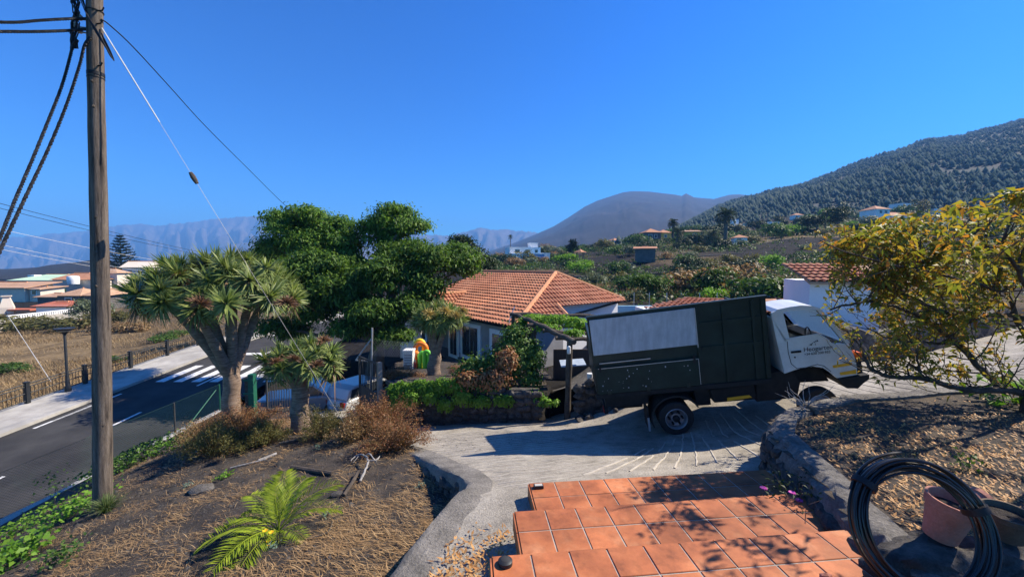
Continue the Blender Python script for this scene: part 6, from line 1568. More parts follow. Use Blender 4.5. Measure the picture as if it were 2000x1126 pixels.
tree('dense_tree', 'rounded dark olive tree rising behind the roof, right of the big trees', (x, y, gL(x, y)), tuple(P(930, 540, 36)), .35, [B(925, 500, 36, 38, 36), B(945, 525, 36, 28, 30), B(905, 480, 36, 26, 26)], 'leaf_dark', 12000, .22, .5, 5)
x, y = P(500, 560, 34).x, 34.0
tree('dense_tree', 'dark bushy tree behind the large dragon tree, left of the flame trees', (x, y, gL(x, y)), tuple(P(505, 560, 34)), .3, [B(505, 510, 34, 26, 26), B(530, 520, 34, 30, 28), B(488, 520, 34, 18, 20)], 'leaf_dark', 6000, .24, .5, 8)
# orchard trees and bigger hillside trees
def simple_tree(label, px, py, Y, rw, rh, m, seed, n=3500, size=None, name='round_tree', group=None, tr=None):
    q = P(px, py, Y); q.z = gL(q.x, Y); k = Y / FPX; rw *= k; rh *= k; rnd = random.Random(seed)
    top = q.z + (520 - 0) * 0 + rh * 2
    bl = [((q.x + rnd.uniform(-.55, .55) * rw, Y + rnd.uniform(-.5, .5) * rw, q.z + rh * rnd.uniform(.8, 1.45)), (rw * rnd.uniform(.4, .6), rw * rnd.uniform(.4, .6), rh * rnd.uniform(.35, .55))) for _ in range(6)]
    return tree(name, label, (q.x, Y, q.z), (q.x, Y, q.z + rh * .6), tr or max(.06, rw * .07), bl, m, n, size or max(.12, rw * .13), .5, seed, group=group)
for i, (lab, px, py, Y, rw, rh, m) in enumerate((
    ('bright green rounded tree left of the truck box, behind the roof', 1268, 588, 38, 36, 30, 'leaf_mid'), ('spreading green orchard tree behind the truck box', 1395, 585, 38, 44, 28, 'leaf_mid'), ('smaller green orchard tree between two larger ones', 1335, 582, 40, 28, 22, 'leaf_bright'),
    ('low green orchard tree above the cab of the truck', 1480, 590, 36, 34, 22, 'leaf_mid'), ('dark evergreen tree standing on the black field', 1350, 530, 72, 32, 18, 'leaf_dark'), ('silvery grey bush above the tiled roof', 1150, 540, 62, 34, 20, 'leaf_silver'),
    ('tall dark tree right of the white and blue villa', 1117, 497, 125, 18, 23, 'leaf_pine'), ('dark rounded tree behind the white and blue villa', 1064, 497, 140, 15, 13, 'leaf_dark'), ('large dark tree clump left of the white villa', 1635, 462, 135, 28, 28, 'leaf_dark'), ('dark spreading tree beside the largest clump left of the villa', 1595, 450, 138, 24, 20, 'leaf_dark'),
    ('light green bush right of the white and blue villa', 1100, 508, 105, 30, 10, 'leaf_bright'), ('pale green tree among the hillside palms', 1385, 468, 135, 18, 16, 'leaf_silver'), ('dark round tree beside the pale cream house', 320, 532, 110, 15, 11, 'leaf_dark'),
    ('grey leafless looking tree behind the wooden pole', 172, 620, 56, 34, 26, 'leaf_silver'), ('bare grey scrub tree right of the pole', 215, 605, 48, 26, 22, 'leaf_olive'), ('green leafy tree behind the orange roofed houses', 88, 578, 86, 26, 12, 'leaf_mid'), ('small dark tree right of the white hut', 1880, 520, 55, 30, 24, 'leaf_dark'))):
    simple_tree(lab, px, py, Y, rw, rh, m, 100 + i, n=2600)
# Norfolk pine: level whorls of branches
nq = P(238, 532, 110); nq.z = gL(nq.x, 110); kk = 110 / FPX; Hn = 92 * kk
npine = thing('norfolk_pine', 'tall symmetrical conifer with level tiers right of the pole', 'tree', tuple(nq)); 
MB().tube([(0, 0, -1), (0, 0, Hn * .6), (0, 0, Hn * 1.02)], [.3, .16, .03], 8).obj('trunk', 'bark', npine, True, world=False)
rnd = random.Random(3)
for tier in range(16):
    u_ = .06 + .92 * tier / 15; z = Hn * u_; R_ = 37 * kk * (1 - u_) ** .8 * .98 + .3; Vv = []; rg = np.random.default_rng(tier)
    nbr = 7; P_, N_, A_ = [], [], []
    for k in range(nbr):
        a = 2 * math.pi * k / nbr + tier * .6; d_ = np.array([math.cos(a), math.sin(a), .12])
        for s in np.linspace(.1, 1, 26):
            for _ in range(4): P_.append(d_ * R_ * s * np.array([1, 1, .8 + 1.2 * s]) + np.array([0, 0, z]) + rg.normal(size=3) * .08); N_.append([rg.normal() * .6, rg.normal() * .6, 1]); A_.append(d_ + rg.normal(size=3) * .5)
    V, F_ = leaves_np(np.array(P_), np.array(N_), .55 * (.6 + .5 * (1 - u_)), .32, -.1, np.array(A_), rg); link('tier', mesh_np('tier', V, F_, 'leaf_pine'), npine)
# Canary palms on the hill
FP = [frond_mesh(1.0, 26, 'leaf_fan', 30 + i, .5 + .2 * i, .22, .03) for i in range(3)]
def hill_palm(label, px, pyb, pyt, Y, Rpx, nf=46, slim=False, seed=0):
    q = P(px, pyb, Y); q.z = gL(q.x, Y); k = Y / FPX; Ht = (pyb - pyt) * k; R_ = Rpx * k; rnd = random.Random(seed); t = thing('palm_tree', label, 'palm', tuple(q))
    zc = max(P(px, pyt, Y).z - q.z - R_ * .45, R_ * .3); MB().tube([(0, 0, -1), (0, 0, zc * .5), (0, 0, zc)], [.14 * R_ if not slim else .12] * 2 + [.16 * R_ if not slim else .14], 9).obj('trunk', 'bark', t, True, world=False)
    for i in range(nf):
        o = link('frond', FP[i % 3], t); el = math.radians(rnd.uniform(-35, 80)); o.location = (0, 0, zc); o.rotation_euler = (rnd.uniform(-.2, .2), -el, 2.4 * i); s = R_ * rnd.uniform(.85, 1.1); o.scale = (s, s, s)
hill_palm('tall thick palm with a full dark crown right of the yellow houses', 1416, 488, 412, 125, 24, seed=1); hill_palm('second palm, standing left of the small yellow house', 1314, 470, 431, 150, 13, seed=2)
hill_palm('low bushy palm at the foot of the second palm', 1323, 474, 448, 145, 16, 40, seed=3); hill_palm('slim tall palm left of the white and blue villa', 997, 512, 460, 140, 6.5, 26, True, 4); hill_palm('squat palm between the pale tree and the tall palm', 1392, 482, 452, 128, 14, 36, seed=5); hill_palm('small slim palm above the white villa', 1784, 425, 390, 200, 7, 24, True, 6)
hill_palm('palm rising behind the dark tree clump left of the villa', 1612, 455, 412, 150, 10, 30, seed=7); hill_palm('short palm left of the large flame tree', 511, 560, 478, 40, 12, 26, seed=8)

# ------------------------------------------------------------------ shrubs
def shrub_mesh(m, n, size, seed, aspect=.5, twigs=14):
    rng = np.random.default_rng(seed); bl = [((0, 0, .42), (.62, .62, .42))] + [((rng.uniform(-.6, .6), rng.uniform(-.6, .6), rng.uniform(.25, .62)), (rng.uniform(.25, .45),) * 2 + (rng.uniform(.22, .36),)) for _ in range(7)]
    p, nr = cloud(bl, n, rng, .5); p[:, 2] = np.abs(p[:, 2]); V, F_ = leaves_np(p, nr + rng.normal(size=p.shape) * .5 + np.array([0, 0, .3]), size * rng.uniform(.6, 1.3, n), aspect, .1, None, rng, .1)
    return mesh_np('foliage', V, F_, m)
SHR = {m: [shrub_mesh(m, 900, .15, 200 + 10 * i + j) for j in range(3)] for i, m in enumerate(('leaf_mid', 'leaf_olive', 'leaf_dark', 'leaf_bright', 'leaf_silver', 'leaf_dry'))}
stem_me = None
b = MB(); rnd = random.Random(2)
for k in range(6): b.tube([(0, 0, -.1), (rnd.uniform(-.3, .3), rnd.uniform(-.3, .3), .3), (rnd.uniform(-.6, .6), rnd.uniform(-.6, .6), .6)], [.03, .02, .008], 5)
stem_me = b.mesh('stem', 'bark')
def shrub(label, x, y, z, rw, rh, m, rnd, group=None, name='shrub'):
    t = thing(name, label, 'shrub', (x, y, z), rnd.random() * 6.3, group); t.scale = (rw, rw * rnd.uniform(.8, 1.2), rh)
    link('foliage', SHR[m][rnd.randrange(3)], t); link('stem', stem_me, t)
rnd = random.Random(21)
KIND = [('leaf_mid', 'rounded green shrub on the hillside beyond the tiled house', 'green hillside shrubs'), ('leaf_olive', 'olive brown shrub on the hillside beyond the tiled house', 'olive hillside shrubs'), ('leaf_dark', 'dark green shrub on the hillside beyond the tiled house', 'dark hillside shrubs'), ('leaf_bright', 'light green shrub on the hillside beyond the tiled house', 'light green hillside shrubs'), ('leaf_silver', 'grey green shrub on the hillside beyond the tiled house', 'grey hillside shrubs'), ('leaf_dry', 'dry brown shrub on the hillside beyond the tiled house', 'dry hillside shrubs')]
cnt = 0; tries = 0
while cnt < 299 and tries < 4000:
    tries += 1
    Y = 30 + 190 * rnd.random() ** 1.1; px = rnd.uniform(930, 2150); x = (px - 1000) / FPX * Y
    if Y < 34 and px < 1240: continue
    z = gL(x, Y); py = proj((x, Y, z))[1]
    lava = (1130 < px < 1500 and 492 < py < 520) or (1480 < px < 1900 and 462 < py < 492) 
    if lava and rnd.random() < .7: continue
    if Y < 30: continue
    dn = math.exp(-((py - 545) / 30) ** 2)
    m, lab, g = KIND[rnd.choices(range(6), (5, 4 + 2 * dn, 4, 4 * dn + 1, 3, 1 + 4 * dn))[0]]
    where = ('left of the volcano foot' if px < 1130 else 'behind the tiled house' if px < 1300 else 'above the truck box' if px < 1500 else 'above the white hut' if px < 1720 else 'below the white villa' if px < 1830 else 'seen past the yellowing tree') if Y < 95 else ('near the white and blue villa' if px < 1150 else 'below the volcano' if px < 1300 else 'among the hillside palms' if px < 1480 else 'below the long white house' if px < 1600 else 'round the white villa' if px < 1830 else 'at the foot of the pine slope')
    lab = lab.replace('on the hillside beyond the tiled house', where); g = g + ' ' + where
    rw = rnd.uniform(.8, 2.4) * (1 + Y / 110); shrub(lab, x, Y, z - .1, rw, rw * rnd.uniform(.65, 1.1), m, rnd, g, 'hillside_shrub'); cnt += 1
for (px, py, Y, rp, m, lab) in ((60, 655, 50, 60, 'leaf_olive', 'olive green bush below the white garden wall, far left'), (120, 652, 48, 56, 'leaf_olive', 'broad olive bush below the white garden wall, next to the pole'), (10, 650, 52, 50, 'leaf_olive', 'olive bush below the white garden wall at the left edge'), (215, 640, 45, 40, 'leaf_dry', 'grey brown scrub right of the pole, beyond the dry field'), (260, 640, 44, 40, 'leaf_dry', 'dry scrub behind the large dragon tree crown'), (320, 668, 36, 30, 'leaf_mid', 'green creeper mound beside the railing'), (340, 655, 38, 30, 'leaf_mid', 'low green mound at the far end of the railing'), (20, 745, 27, 40, 'leaf_mid', 'green plants behind the railing at the left edge'), (220, 720, 28, 30, 'leaf_mid', 'small green plants behind the railing right of the pole')):
    q = P(px, py, Y); rw = rp * Y / FPX; shrub(lab, q.x, Y, gL(q.x, Y) - .1, rw, rw * .6, m, rnd)
# undergrowth: low scrub between the shrubs, beyond counting
def undergrowth(name, label, m, n, seed, dens, per=16, size=.3):
    rng = np.random.default_rng(seed); Y = 32 + 150 * rng.random(n) ** 1.15; px = rng.uniform(930, 2150, n); X = (px - 1000) / FPX * Y; Z = land(X, Y); py = 520 - Z / Y * FPX
    k = dens(px, py, X, Y) > rng.random(n); k &= ~((Y < 36) & (px < 1240)); X, Y, Z = X[k], Y[k], Z[k]; n = len(X); R_ = rng.uniform(.35, 1.0, n) * (1 + Y / 130)
    c = np.repeat(np.stack([X, Y, Z], -1), per, 0); d = rng.normal(size=(n * per, 3)); d /= np.linalg.norm(d, axis=1, keepdims=True); d[:, 2] = np.abs(d[:, 2]) * .7; Rr = np.repeat(R_, per)[:, None]
    V, F_ = leaves_np(c + d * Rr, d + rng.normal(size=d.shape) * .5 + np.array([0, 0, .4]), size * Rr[:, 0] * rng.uniform(.7, 1.4, n * per), .6, .1, None, rng)
    tag(link(name, mesh_np(name, V, F_, m)), label, 'scrub', kind='stuff')
bandf = lambda py, a, b_, s: 1 / (1 + np.exp(-(py - a) / s)) * (1 / (1 + np.exp((py - b_) / s)))
lavaf = lambda px, py: ((px > 1120) & (px < 1500) & (py > 493) & (py < 522)) | ((px > 1470) & (px < 1950) & (py > 462) & (py < 495))
undergrowth('green_scrub', 'low green scrub covering the hillside between the shrubs', 'leaf_mid', 7800, 61, lambda px, py, X, Y: np.where(lavaf(px, py), .12, .8) * (fbm(X / 9, Y / 9, 3, 12) + .75))
undergrowth('olive_scrub', 'low olive brown scrub covering the hillside between the shrubs', 'leaf_olive', 4200, 62, lambda px, py, X, Y: np.where(lavaf(px, py), .10, .6) * (fbm(X / 9, Y / 9, 3, 13) + .7))
undergrowth('dark_scrub', 'low dark scrub covering the hillside between the shrubs', 'leaf_dark', 3600, 63, lambda px, py, X, Y: np.where(lavaf(px, py), .12, .6) * (fbm(X / 9, Y / 9, 3, 14) + .7))
# hedge and shrubs round the house and the wall
def mass(name, label, blobs, m, n, size, seed, cat='shrub', aspect=.55, droop=.25, base=None, stems=True):
    rng = np.random.default_rng(seed); p, nr = cloud(blobs, n, rng, .45); V, F_ = leaves_np(p, nr + rng.normal(size=p.shape) * .5 + np.array([0, -.2, .5]), size * rng.uniform(.6, 1.3, n), aspect, .12, None, rng, droop)
    c = np.array(base if base is not None else blobs[0][0], float); t = thing(name, label, cat, tuple(c)); link('foliage', mesh_np('foliage', V - c, F_, m), t)
    if stems:
        r2 = random.Random(seed); b = MB()
        for bc, br in blobs:
            for k in range(3): branch_to(b, (bc[0], bc[1], bc[2] - br[2] * 1.1), (bc[0] + r2.uniform(-.7, .7) * br[0], bc[1] + r2.uniform(-.7, .7) * br[1], bc[2] + br[2] * r2.uniform(0, .7)), .025, .006, r2, .5, 4)
        tag(b.obj('stems', 'bark', t), kind='stuff')
    return t
mass('creeper', 'bright green creeper spilling over the dry stone wall', [B(785, 762, 11.3, 30, 16, 12), B(825, 760, 11.2, 32, 18, 12), B(865, 757, 11.1, 30, 18, 12), B(800, 782, 10.9, 18, 16, 6), B(770, 788, 11.1, 10, 18, 5), B(890, 755, 10.95, 24, 16, 10), B(840, 780, 10.85, 16, 12, 5), B(905, 778, 10.75, 22, 16, 6), B(940, 785, 10.65, 20, 12, 5), B(870, 792, 10.75, 16, 14, 5), B(985, 782, 10.6, 20, 12, 5)], 'leaf_bright', 7000, .085, 41)
mass('flowering_shrub', 'tall mixed green and russet shrub growing left of the pergola', [B(930, 732, 11.5, 44, 36, 30), B(970, 722, 11.4, 40, 42, 30), B(1005, 680, 11.6, 34, 44, 26), B(905, 752, 11.1, 28, 22, 20), B(960, 758, 10.9, 44, 22, 14), B(1015, 715, 11.3, 32, 36, 20), B(1045, 700, 11.4, 22, 34, 16), B(1040, 745, 11.2, 24, 26, 12)], 'leaf_mid', 8200, .10, 42)
mass('flowering_shrub', 'russet leaved shrub mixed into the green one by the pergola', [B(915, 742, 10.9, 30, 18, 14), B(965, 742, 10.8, 36, 24, 14), B(990, 705, 11.0, 24, 26, 18)], 'leaf_rust', 1700, .09, 43)
mass('nettle_clump', 'bright leafy clump at the foot of the wall left of the log post', [B(1045, 775, 10.7, 22, 14, 12), B(1062, 785, 10.6, 16, 10, 10), B(1085, 785, 10.7, 8, 6, 8)], 'leaf_bright', 900, .09, 44)
mass('dry_shrub', 'dry russet bush behind the gate, left of the golden dragon tree', [B(790, 725, 12.6, 28, 14, 14), B(765, 732, 12.5, 20, 12, 10), B(815, 735, 12.4, 20, 10, 10)], 'leaf_rust', 3200, .05, 45, aspect=.3)
mass('dry_shrub', 'dry russet bush right of the golden dragon tree', [B(890, 722, 12.6, 18, 10, 10), B(912, 716, 12.6, 16, 10, 10)], 'leaf_rust', 1500, .05, 46, aspect=.3)
mass('garden_shrub', 'dark green shrub behind the pergola post', [B(1010, 660, 12.6, 18, 26, 14), B(1035, 690, 12.2, 22, 24, 14), B(1030, 650, 12.6, 16, 14, 12)], 'leaf_dark', 2400, .09, 47)
# pergola of logs with a vine over it
pg = thing('pergola', 'rustic log pergola carrying a leafy vine in front of the house', 'pergola', tuple(P(1108, 812, 10.55)))
def log(p0, p1, r, name='beam'):
    n = 6; MB().tube([Vector(p0).lerp(Vector(p1), i / n) + Vector((0, 0, .02 * math.sin(i * 2))) for i in range(n + 1)], [r * (1 + .1 * math.sin(i * 1.9)) for i in range(n + 1)], 9).obj(name, 'old_wood', pg, True)
pz = P(1108, 812, 10.55); log((pz.x, 10.55, float(zdrive(pz.x, 10.55)) - .1), P(1113, 665, 10.6), .085, 'post')
log((P(1045, 800, 12.2).x, 12.2, -4.3), P(1042, 640, 12.2), .08, 'post'); log((P(1003, 800, 13.2).x, 13.4, -4.3), P(1003, 612, 13.4), .08, 'post'); log((P(1150, 700, 13.6).x, 13.6, -4.0), P(1150, 612, 13.6), .07, 'post')
log(P(1122, 668, 10.5), P(1040, 628, 12.4), .075); log(P(1040, 628, 12.4), P(1000, 612, 13.5), .07); log(P(995, 613, 13.5), P(1200, 618, 13.6), .06); log(P(1030, 634, 12.2), P(1160, 640, 12.4), .055); log(P(1085, 660, 11.0), P(1165, 663, 11.2), .055); log(P(1060, 645, 11.6), P(1165, 652, 11.8), .05)
mass('grape_vine', 'green grape vine spread over the log pergola', [B(1040, 622, 13, 26, 8, 20), B(1085, 625, 12.8, 34, 10, 24), B(1125, 630, 12.4, 26, 10, 22), B(1070, 640, 12, 26, 7, 16), B(1120, 650, 11.6, 20, 8, 14), B(1018, 640, 12.8, 14, 18, 10), B(1140, 640, 12.5, 16, 12, 16)], 'leaf_bright', 3300, .10, 48, 'vine')
MB_ = thing('lantern', 'small white oval lamp fixed to the log post of the pergola', 'lamp', tuple(P(1111, 683, 10.45))); q = P(1111, 683, 10.42); MB().lathe([(.02, -.11), (.045, -.09), (.05, 0), (.045, .09), (.02, .11)], (0, 0, 0), n=14).obj('lens', 'plastic_white', MB_, True, world=False)
b = MB(); q = P(1085, 715, 12.9); b.box((P(1085, 0, 12.9).x, 12.9, -4.5), (P(1160, 0, 12.9).x, 12.95, P(1085, 682, 12.9).z)); tag(b.obj('board_fence', 'brown_panel'), 'brown board panel standing behind the log post', 'panel')
b = MB(); q = P(1118, 708, 11.2); b.obox(q, (.35, .02, .02), (.0, .25, .03), (0, 0, .015)); tag(b.obj('roofing_sheet', 'tarp'), 'pale sheet of roofing lying on the rubble behind the post', 'sheet')
b = MB(); q = P(1152, 735, 10.5); b.lathe([(.06, -.1), (.075, .02), (.08, .04), (.08, .09)], q, n=14); tag(b.obj('paint_tub', 'plastic_white', None, True), 'small white tub with a blue band beside the truck tail', 'tub')
# far fence posts behind the house
for k, px in enumerate((1238, 1268, 1302, 1330, 1366, 1400)):
    q = P(px, 596, 33 - k * .3); z = gL(q.x, q.y); MB_ = MB().tube([(q.x, q.y, z - .2), (q.x, q.y, P(px, 571, q.y).z)], .03, 6).obj('fence_post', 'galv'); tag(MB_, 'thin pale fence post in the row behind the house and truck', 'post', 'fence posts behind the house')
q0, q1 = P(1175, 596, 30), P(1420, 590, 30)
# inflatable playhouse and white box by the house
ip = thing('bouncy_castle', 'yellow, green and orange inflatable play arch beside the golden dragon tree', 'playhouse', tuple(P(820, 722, 15.5)))
def arch(px, pw, pyb, pyt, Y, r, m, name='arch'):
    c = P(px, pyb, Y); k = Y / FPX; hw = pw * k / 2; h = (pyb - pyt) * k; pts_ = [Vector((c.x - hw, Y, c.z)), Vector((c.x - hw, Y, c.z + h - hw))] + [Vector((c.x + hw * math.cos(a), Y, c.z + h - hw + hw * math.sin(a))) for a in [math.pi * (1 - i / 8) for i in range(1, 8)]] + [Vector((c.x + hw, Y, c.z + h - hw)), Vector((c.x + hw, Y, c.z))]
    MB().tube(pts_, r, 10).obj(name, m, ip, True)
arch(811, 14, 720, 688, 15.5, .1, 'inflate_orange'); arch(826, 12, 718, 688, 15.4, .09, 'inflate_green'); arch(822, 22, 700, 670, 15.9, .1, 'inflate_orange'); arch(820, 16, 690, 664, 16.2, .09, 'inflate_yellow'); arch(834, 10, 725, 685, 15.3, .08, 'inflate_green')
q = P(818, 722, 15.4); b = MB(); b.box((q.x - .35, 15.3, q.z - .9), (q.x + .45, 16.3, q.z + .08)); o = b.obj('base', 'inflate_yellow', ip); bevel(o, .07, 3); q = P(808, 712, 15.35); b = MB(); b.box((q.x - .1, 15.2, q.z - .1), (q.x + .12, 15.3, q.z + .12)); o = b.obj('bumper_pad', 'inflate_red', ip); bevel(o, .04, 2)
ac = thing('garden_cabinet', 'pale grey louvred cabinet beside the inflatable play arch', 'cabinet', tuple(P(797, 720, 15))); k = 15 / FPX; b = MB(); b.box((-9 * k, 0, -.8), (9 * k, .4, 34 * k)); b.obj('body', 'plastic_white', ac, world=False); b = MB(); b.box((-10 * k, -.03, 34 * k), (10 * k, .43, 37 * k)); b.obj('lid', 'plastic_white', ac, world=False)
for i in range(5): b = MB(); b.box((-7.5 * k, -.012, (6 + 5 * i) * k), (7.5 * k, -.001, (8.5 + 5 * i) * k)); b.obj('louvre', 'grey_wall', ac, world=False)
# ------------------------------------------------------------------ dry shrubs of the garden bed
def dry_shrub(label, px, py, Y, rw, rh, m, seed, nst=420, nl=3200, ls=.034, name='dry_shrub', stem_m='leaf_dry'):
    rng = np.random.default_rng(seed); q = P(px, py, Y); q.z = float(zgard(q.x, q.y)); k = Y / FPX; rw *= k; rh *= k
    t = thing(name, label, 'shrub', tuple(q))
    nst = int(nst * .6); nl = int(nl * 1.5)
    n = nst; a = rng.random(n) * 6.283; s = np.sqrt(rng.random(n)); ph_ = rng.random(4) * 6.283; lump = 1 + .28 * np.sin(3 * a + ph_[0]) + .18 * np.sin(5 * a + ph_[1]); lumz = 1 + .25 * np.sin(2 * a + ph_[2] + 3 * s) + .2 * np.sin(7 * a + ph_[3] - 4 * s)
    d = np.stack([np.cos(a) * s * rw * lump, np.sin(a) * s * rw * .8 * lump, rh * (1.05 - .55 * s ** 2) * rng.uniform(.35, 1.12, n) * lumz], -1)
    base = np.stack([np.cos(a) * s * rw * .25, np.sin(a) * s * rw * .25, np.zeros(n) - .02], -1); mid = base * .5 + d * .5 + np.stack([np.zeros(n), np.zeros(n), rh * .12 * np.ones(n)], -1)
    sd = np.cross(d, rng.normal(size=(n, 3))); sd /= np.linalg.norm(sd, axis=1, keepdims=True) + 1e-9; w0 = .006
    V = np.stack([base - sd * w0, base + sd * w0, mid + sd * w0 * .7, mid - sd * w0 * .7, d + sd * w0 * .3, d - sd * w0 * .3], 1).reshape(-1, 3); kk_ = np.arange(n)[:, None] * 6
    link('stems', mesh_np('stems', V, np.concatenate([kk_ + np.array([[0, 1, 2, 3]]), kk_ + np.array([[3, 2, 4, 5]])], 0), stem_m), t)
    i = rng.integers(0, n, nl); u_ = rng.uniform(.5, 1.05, nl)[:, None]; p = mid[i] * (1 - u_) + d[i] * u_ + rng.normal(size=(nl, 3)) * .035; p[:, 2] = np.maximum(p[:, 2], .01)
    V, F_ = leaves_np(p, rng.normal(size=(nl, 3)) + np.array([0, 0, .4]), ls * rng.uniform(.6, 1.5, nl), .42, .1, None, rng); link('foliage', mesh_np('foliage', V, F_, m), t); return t
dry_shrub('russet dry bush around the foot of the large dragon tree', 470, 845, 10.4, 75, 42, 'leaf_rust', 1, 700, 5200)
dry_shrub('dry golden bush left of the large dragon tree trunk', 400, 862, 10.2, 52, 34, 'leaf_dry', 2, 500, 3600)
dry_shrub('rounded olive bush in front of the large dragon tree', 425, 905, 8.8, 62, 54, 'leaf_olive', 3, 620, 5200)
dry_shrub('olive bush between the two dragon tree trunks', 520, 885, 9.2, 44, 44, 'leaf_olive', 4, 500, 3800)
dry_shrub('greenish brown bush right of the small dragon tree', 640, 870, 9.2, 58, 50, 'leaf_olive', 5, 600, 4200)
dry_shrub('tall russet bush in front of the right gate leaf', 735, 872, 8.9, 66, 60, 'leaf_rust', 6, 800, 6000)
dry_shrub('red brown bush at the corner of the retaining wall', 772, 915, 7.9, 64, 50, 'leaf_rust', 7, 720, 5200)
dry_shrub('grey twiggy bush behind the bleached root', 690, 890, 8.4, 44, 40, 'leaf_dry', 8, 700, 2200)
# weeds and creepers at the left
def weed(label, px, py, Y, rpx, hpx, m, seed, n=260, ls=.07, name='weed', asp=.7):
    rng = np.random.default_rng(seed); q = P(px, py, Y); q.z = float(zgard(q.x, q.y)); k = Y / FPX
    p = np.stack([rng.normal(size=n) * rpx * k * .5, rng.normal(size=n) * rpx * k * .5, rng.random(n) ** .8 * hpx * k], -1); t = thing(name, label, 'weed', tuple(q))
    zz = zgard(p[:, 0] + q.x, p[:, 1] + q.y) - q.z; p[:, 2] += zz
    V, F_ = leaves_np(p, rng.normal(size=(n, 3)) * .5 + np.array([0, -.2, .9]), ls * rng.uniform(.6, 1.3, n), asp, .1, None, rng, .1); link('foliage', mesh_np('foliage', V, F_, m), t)
    b = MB(); r2 = random.Random(seed)
    for j in range(max(4, n // 30)): i = r2.randrange(n); b.tube([(p[i][0] * .5, p[i][1] * .5, p[i][2] * .0 + zz[i] - .02), tuple(p[i] * np.array([.9, .9, .7])), tuple(p[i])], .004, 4)
    tag(b.obj('stems', 'bark', t, world=False), kind='stuff'); return t
for i, a in enumerate((('broad leaved green weeds at the bottom left corner', 30, 1090, 5.9, 60, 40, 'leaf_bright', 330, .10), ('green creeper along the parapet at the left edge', 40, 1025, 7.6, 70, 26, 'leaf_bright', 320, .08), ('bright creeper left of the pole foot', 140, 1010, 7.3, 60, 26, 'leaf_bright', 420, .075), ('leafy green creeper along the parapet behind the pole', 225, 930, 9.6, 60, 40, 'leaf_mid', 700, .075),
                       ('green creeper mound right of the pole on the parapet', 280, 905, 10.2, 60, 40, 'leaf_mid', 700, .075), ('sprawling creeper below the dry golden bush', 330, 890, 10.4, 50, 26, 'leaf_bright', 420, .07), ('thin leafy weeds beside the bottom left weeds', 120, 1110, 5.4, 36, 40, 'leaf_mid', 170, .06), ('tall thin leafy stem beside the wire fence', 100, 960, 8.6, 26, 80, 'leaf_mid', 90, .06),
                       ('small yellow green fig seedling by the dry golden bush', 378, 838, 10.6, 16, 16, 'leaf_bright', 60, .09), ('low green seedling in the middle of the bed', 437, 945, 7.4, 16, 10, 'leaf_bright', 50, .07))):
    weed(a[0], a[1], a[2], a[3], a[4], a[5], a[6], 300 + i, a[7], a[8])
for i, (lab, px, py, Y) in enumerate((('tiny blue green succulent above the bleached root', 620, 893, 8.2), ('tiny blue green succulent right of the palm', 638, 1020, 5.6), ('tiny blue green succulent near the retaining wall', 822, 948, 6.1), ('small grey green plant under the palm', 532, 1088, 4.9), ('tiny succulent in the left of the bed', 365, 962, 7.2))):
    weed(lab, px, py, Y, 9, 10, 'succulent', 350 + i, 46, .04, 'succulent_plant', .35)
# grass tuft at the pole
def tuft(label, q, n, L, m, seed, spread=.4):
    rng = np.random.default_rng(seed); t = thing('grass_tuft', label, 'grass', tuple(q)); a = rng.random(n) * 6.283; s = rng.random(n) * spread
    d = np.stack([np.cos(a) * s, np.sin(a) * s, 1 - .4 * s], -1) * (L * rng.uniform(.5, 1.1, n))[:, None]; b0 = np.stack([np.cos(a), np.sin(a), np.zeros(n)], -1) * .05 * rng.random((n, 1)); tip = b0 + d + np.stack([np.cos(a) * s, np.sin(a) * s, -s * .6], -1) * L * .5; mid = b0 + d * .6
    sd = np.cross(d, np.array([0, 0, 1.0]) + rng.normal(size=(n, 3)) * .2); sd /= np.linalg.norm(sd, axis=1, keepdims=True); w0 = .004
    V = np.stack([b0 - sd * w0, b0 + sd * w0, mid + sd * w0, mid - sd * w0, tip + sd * .001, tip - sd * .001], 1).reshape(-1, 3); kk_ = np.arange(n)[:, None] * 6
    link('blades', mesh_np('blades', V, np.concatenate([kk_ + np.array([[0, 1, 2, 3]]), kk_ + np.array([[3, 2, 4, 5]])], 0), m), t)
q = P(210, 1022, 6.9); q.z = float(zgard(q.x, q.y)) - .02; tuft('green grass tuft at the foot of the wooden pole', q, 420, .36, 'grass_green', 3, .7)
# yellow poppies beside the palm
for i, (px, py) in enumerate(((530, 1040), (518, 1037), (524, 1057), (526, 1066))):
    q = P(px, py, 4.95); z = float(zgard(q.x, q.y)); t = thing('poppy', 'yellow poppy flower under the young palm', 'flower', (q.x, q.y, z), group='poppies under the palm'); MB().tube([(0, 0, 0), (.01, 0, q.z - z)], .004, 4).obj('stem', 'green_metal', t, world=False)
    V = []; F_ = []
    for k in range(6): a = k * 1.047; V += [(0, 0, q.z - z), (.026 * math.cos(a - .5), .026 * math.sin(a - .5), q.z - z + .012), (.036 * math.cos(a), .036 * math.sin(a), q.z - z + .018), (.026 * math.cos(a + .5), .026 * math.sin(a + .5), q.z - z + .012)]; F_.append((4 * k, 4 * k + 1, 4 * k + 2, 4 * k + 3))
    link('petals', mesh_np('petals', V, F_, 'poppy'), t)
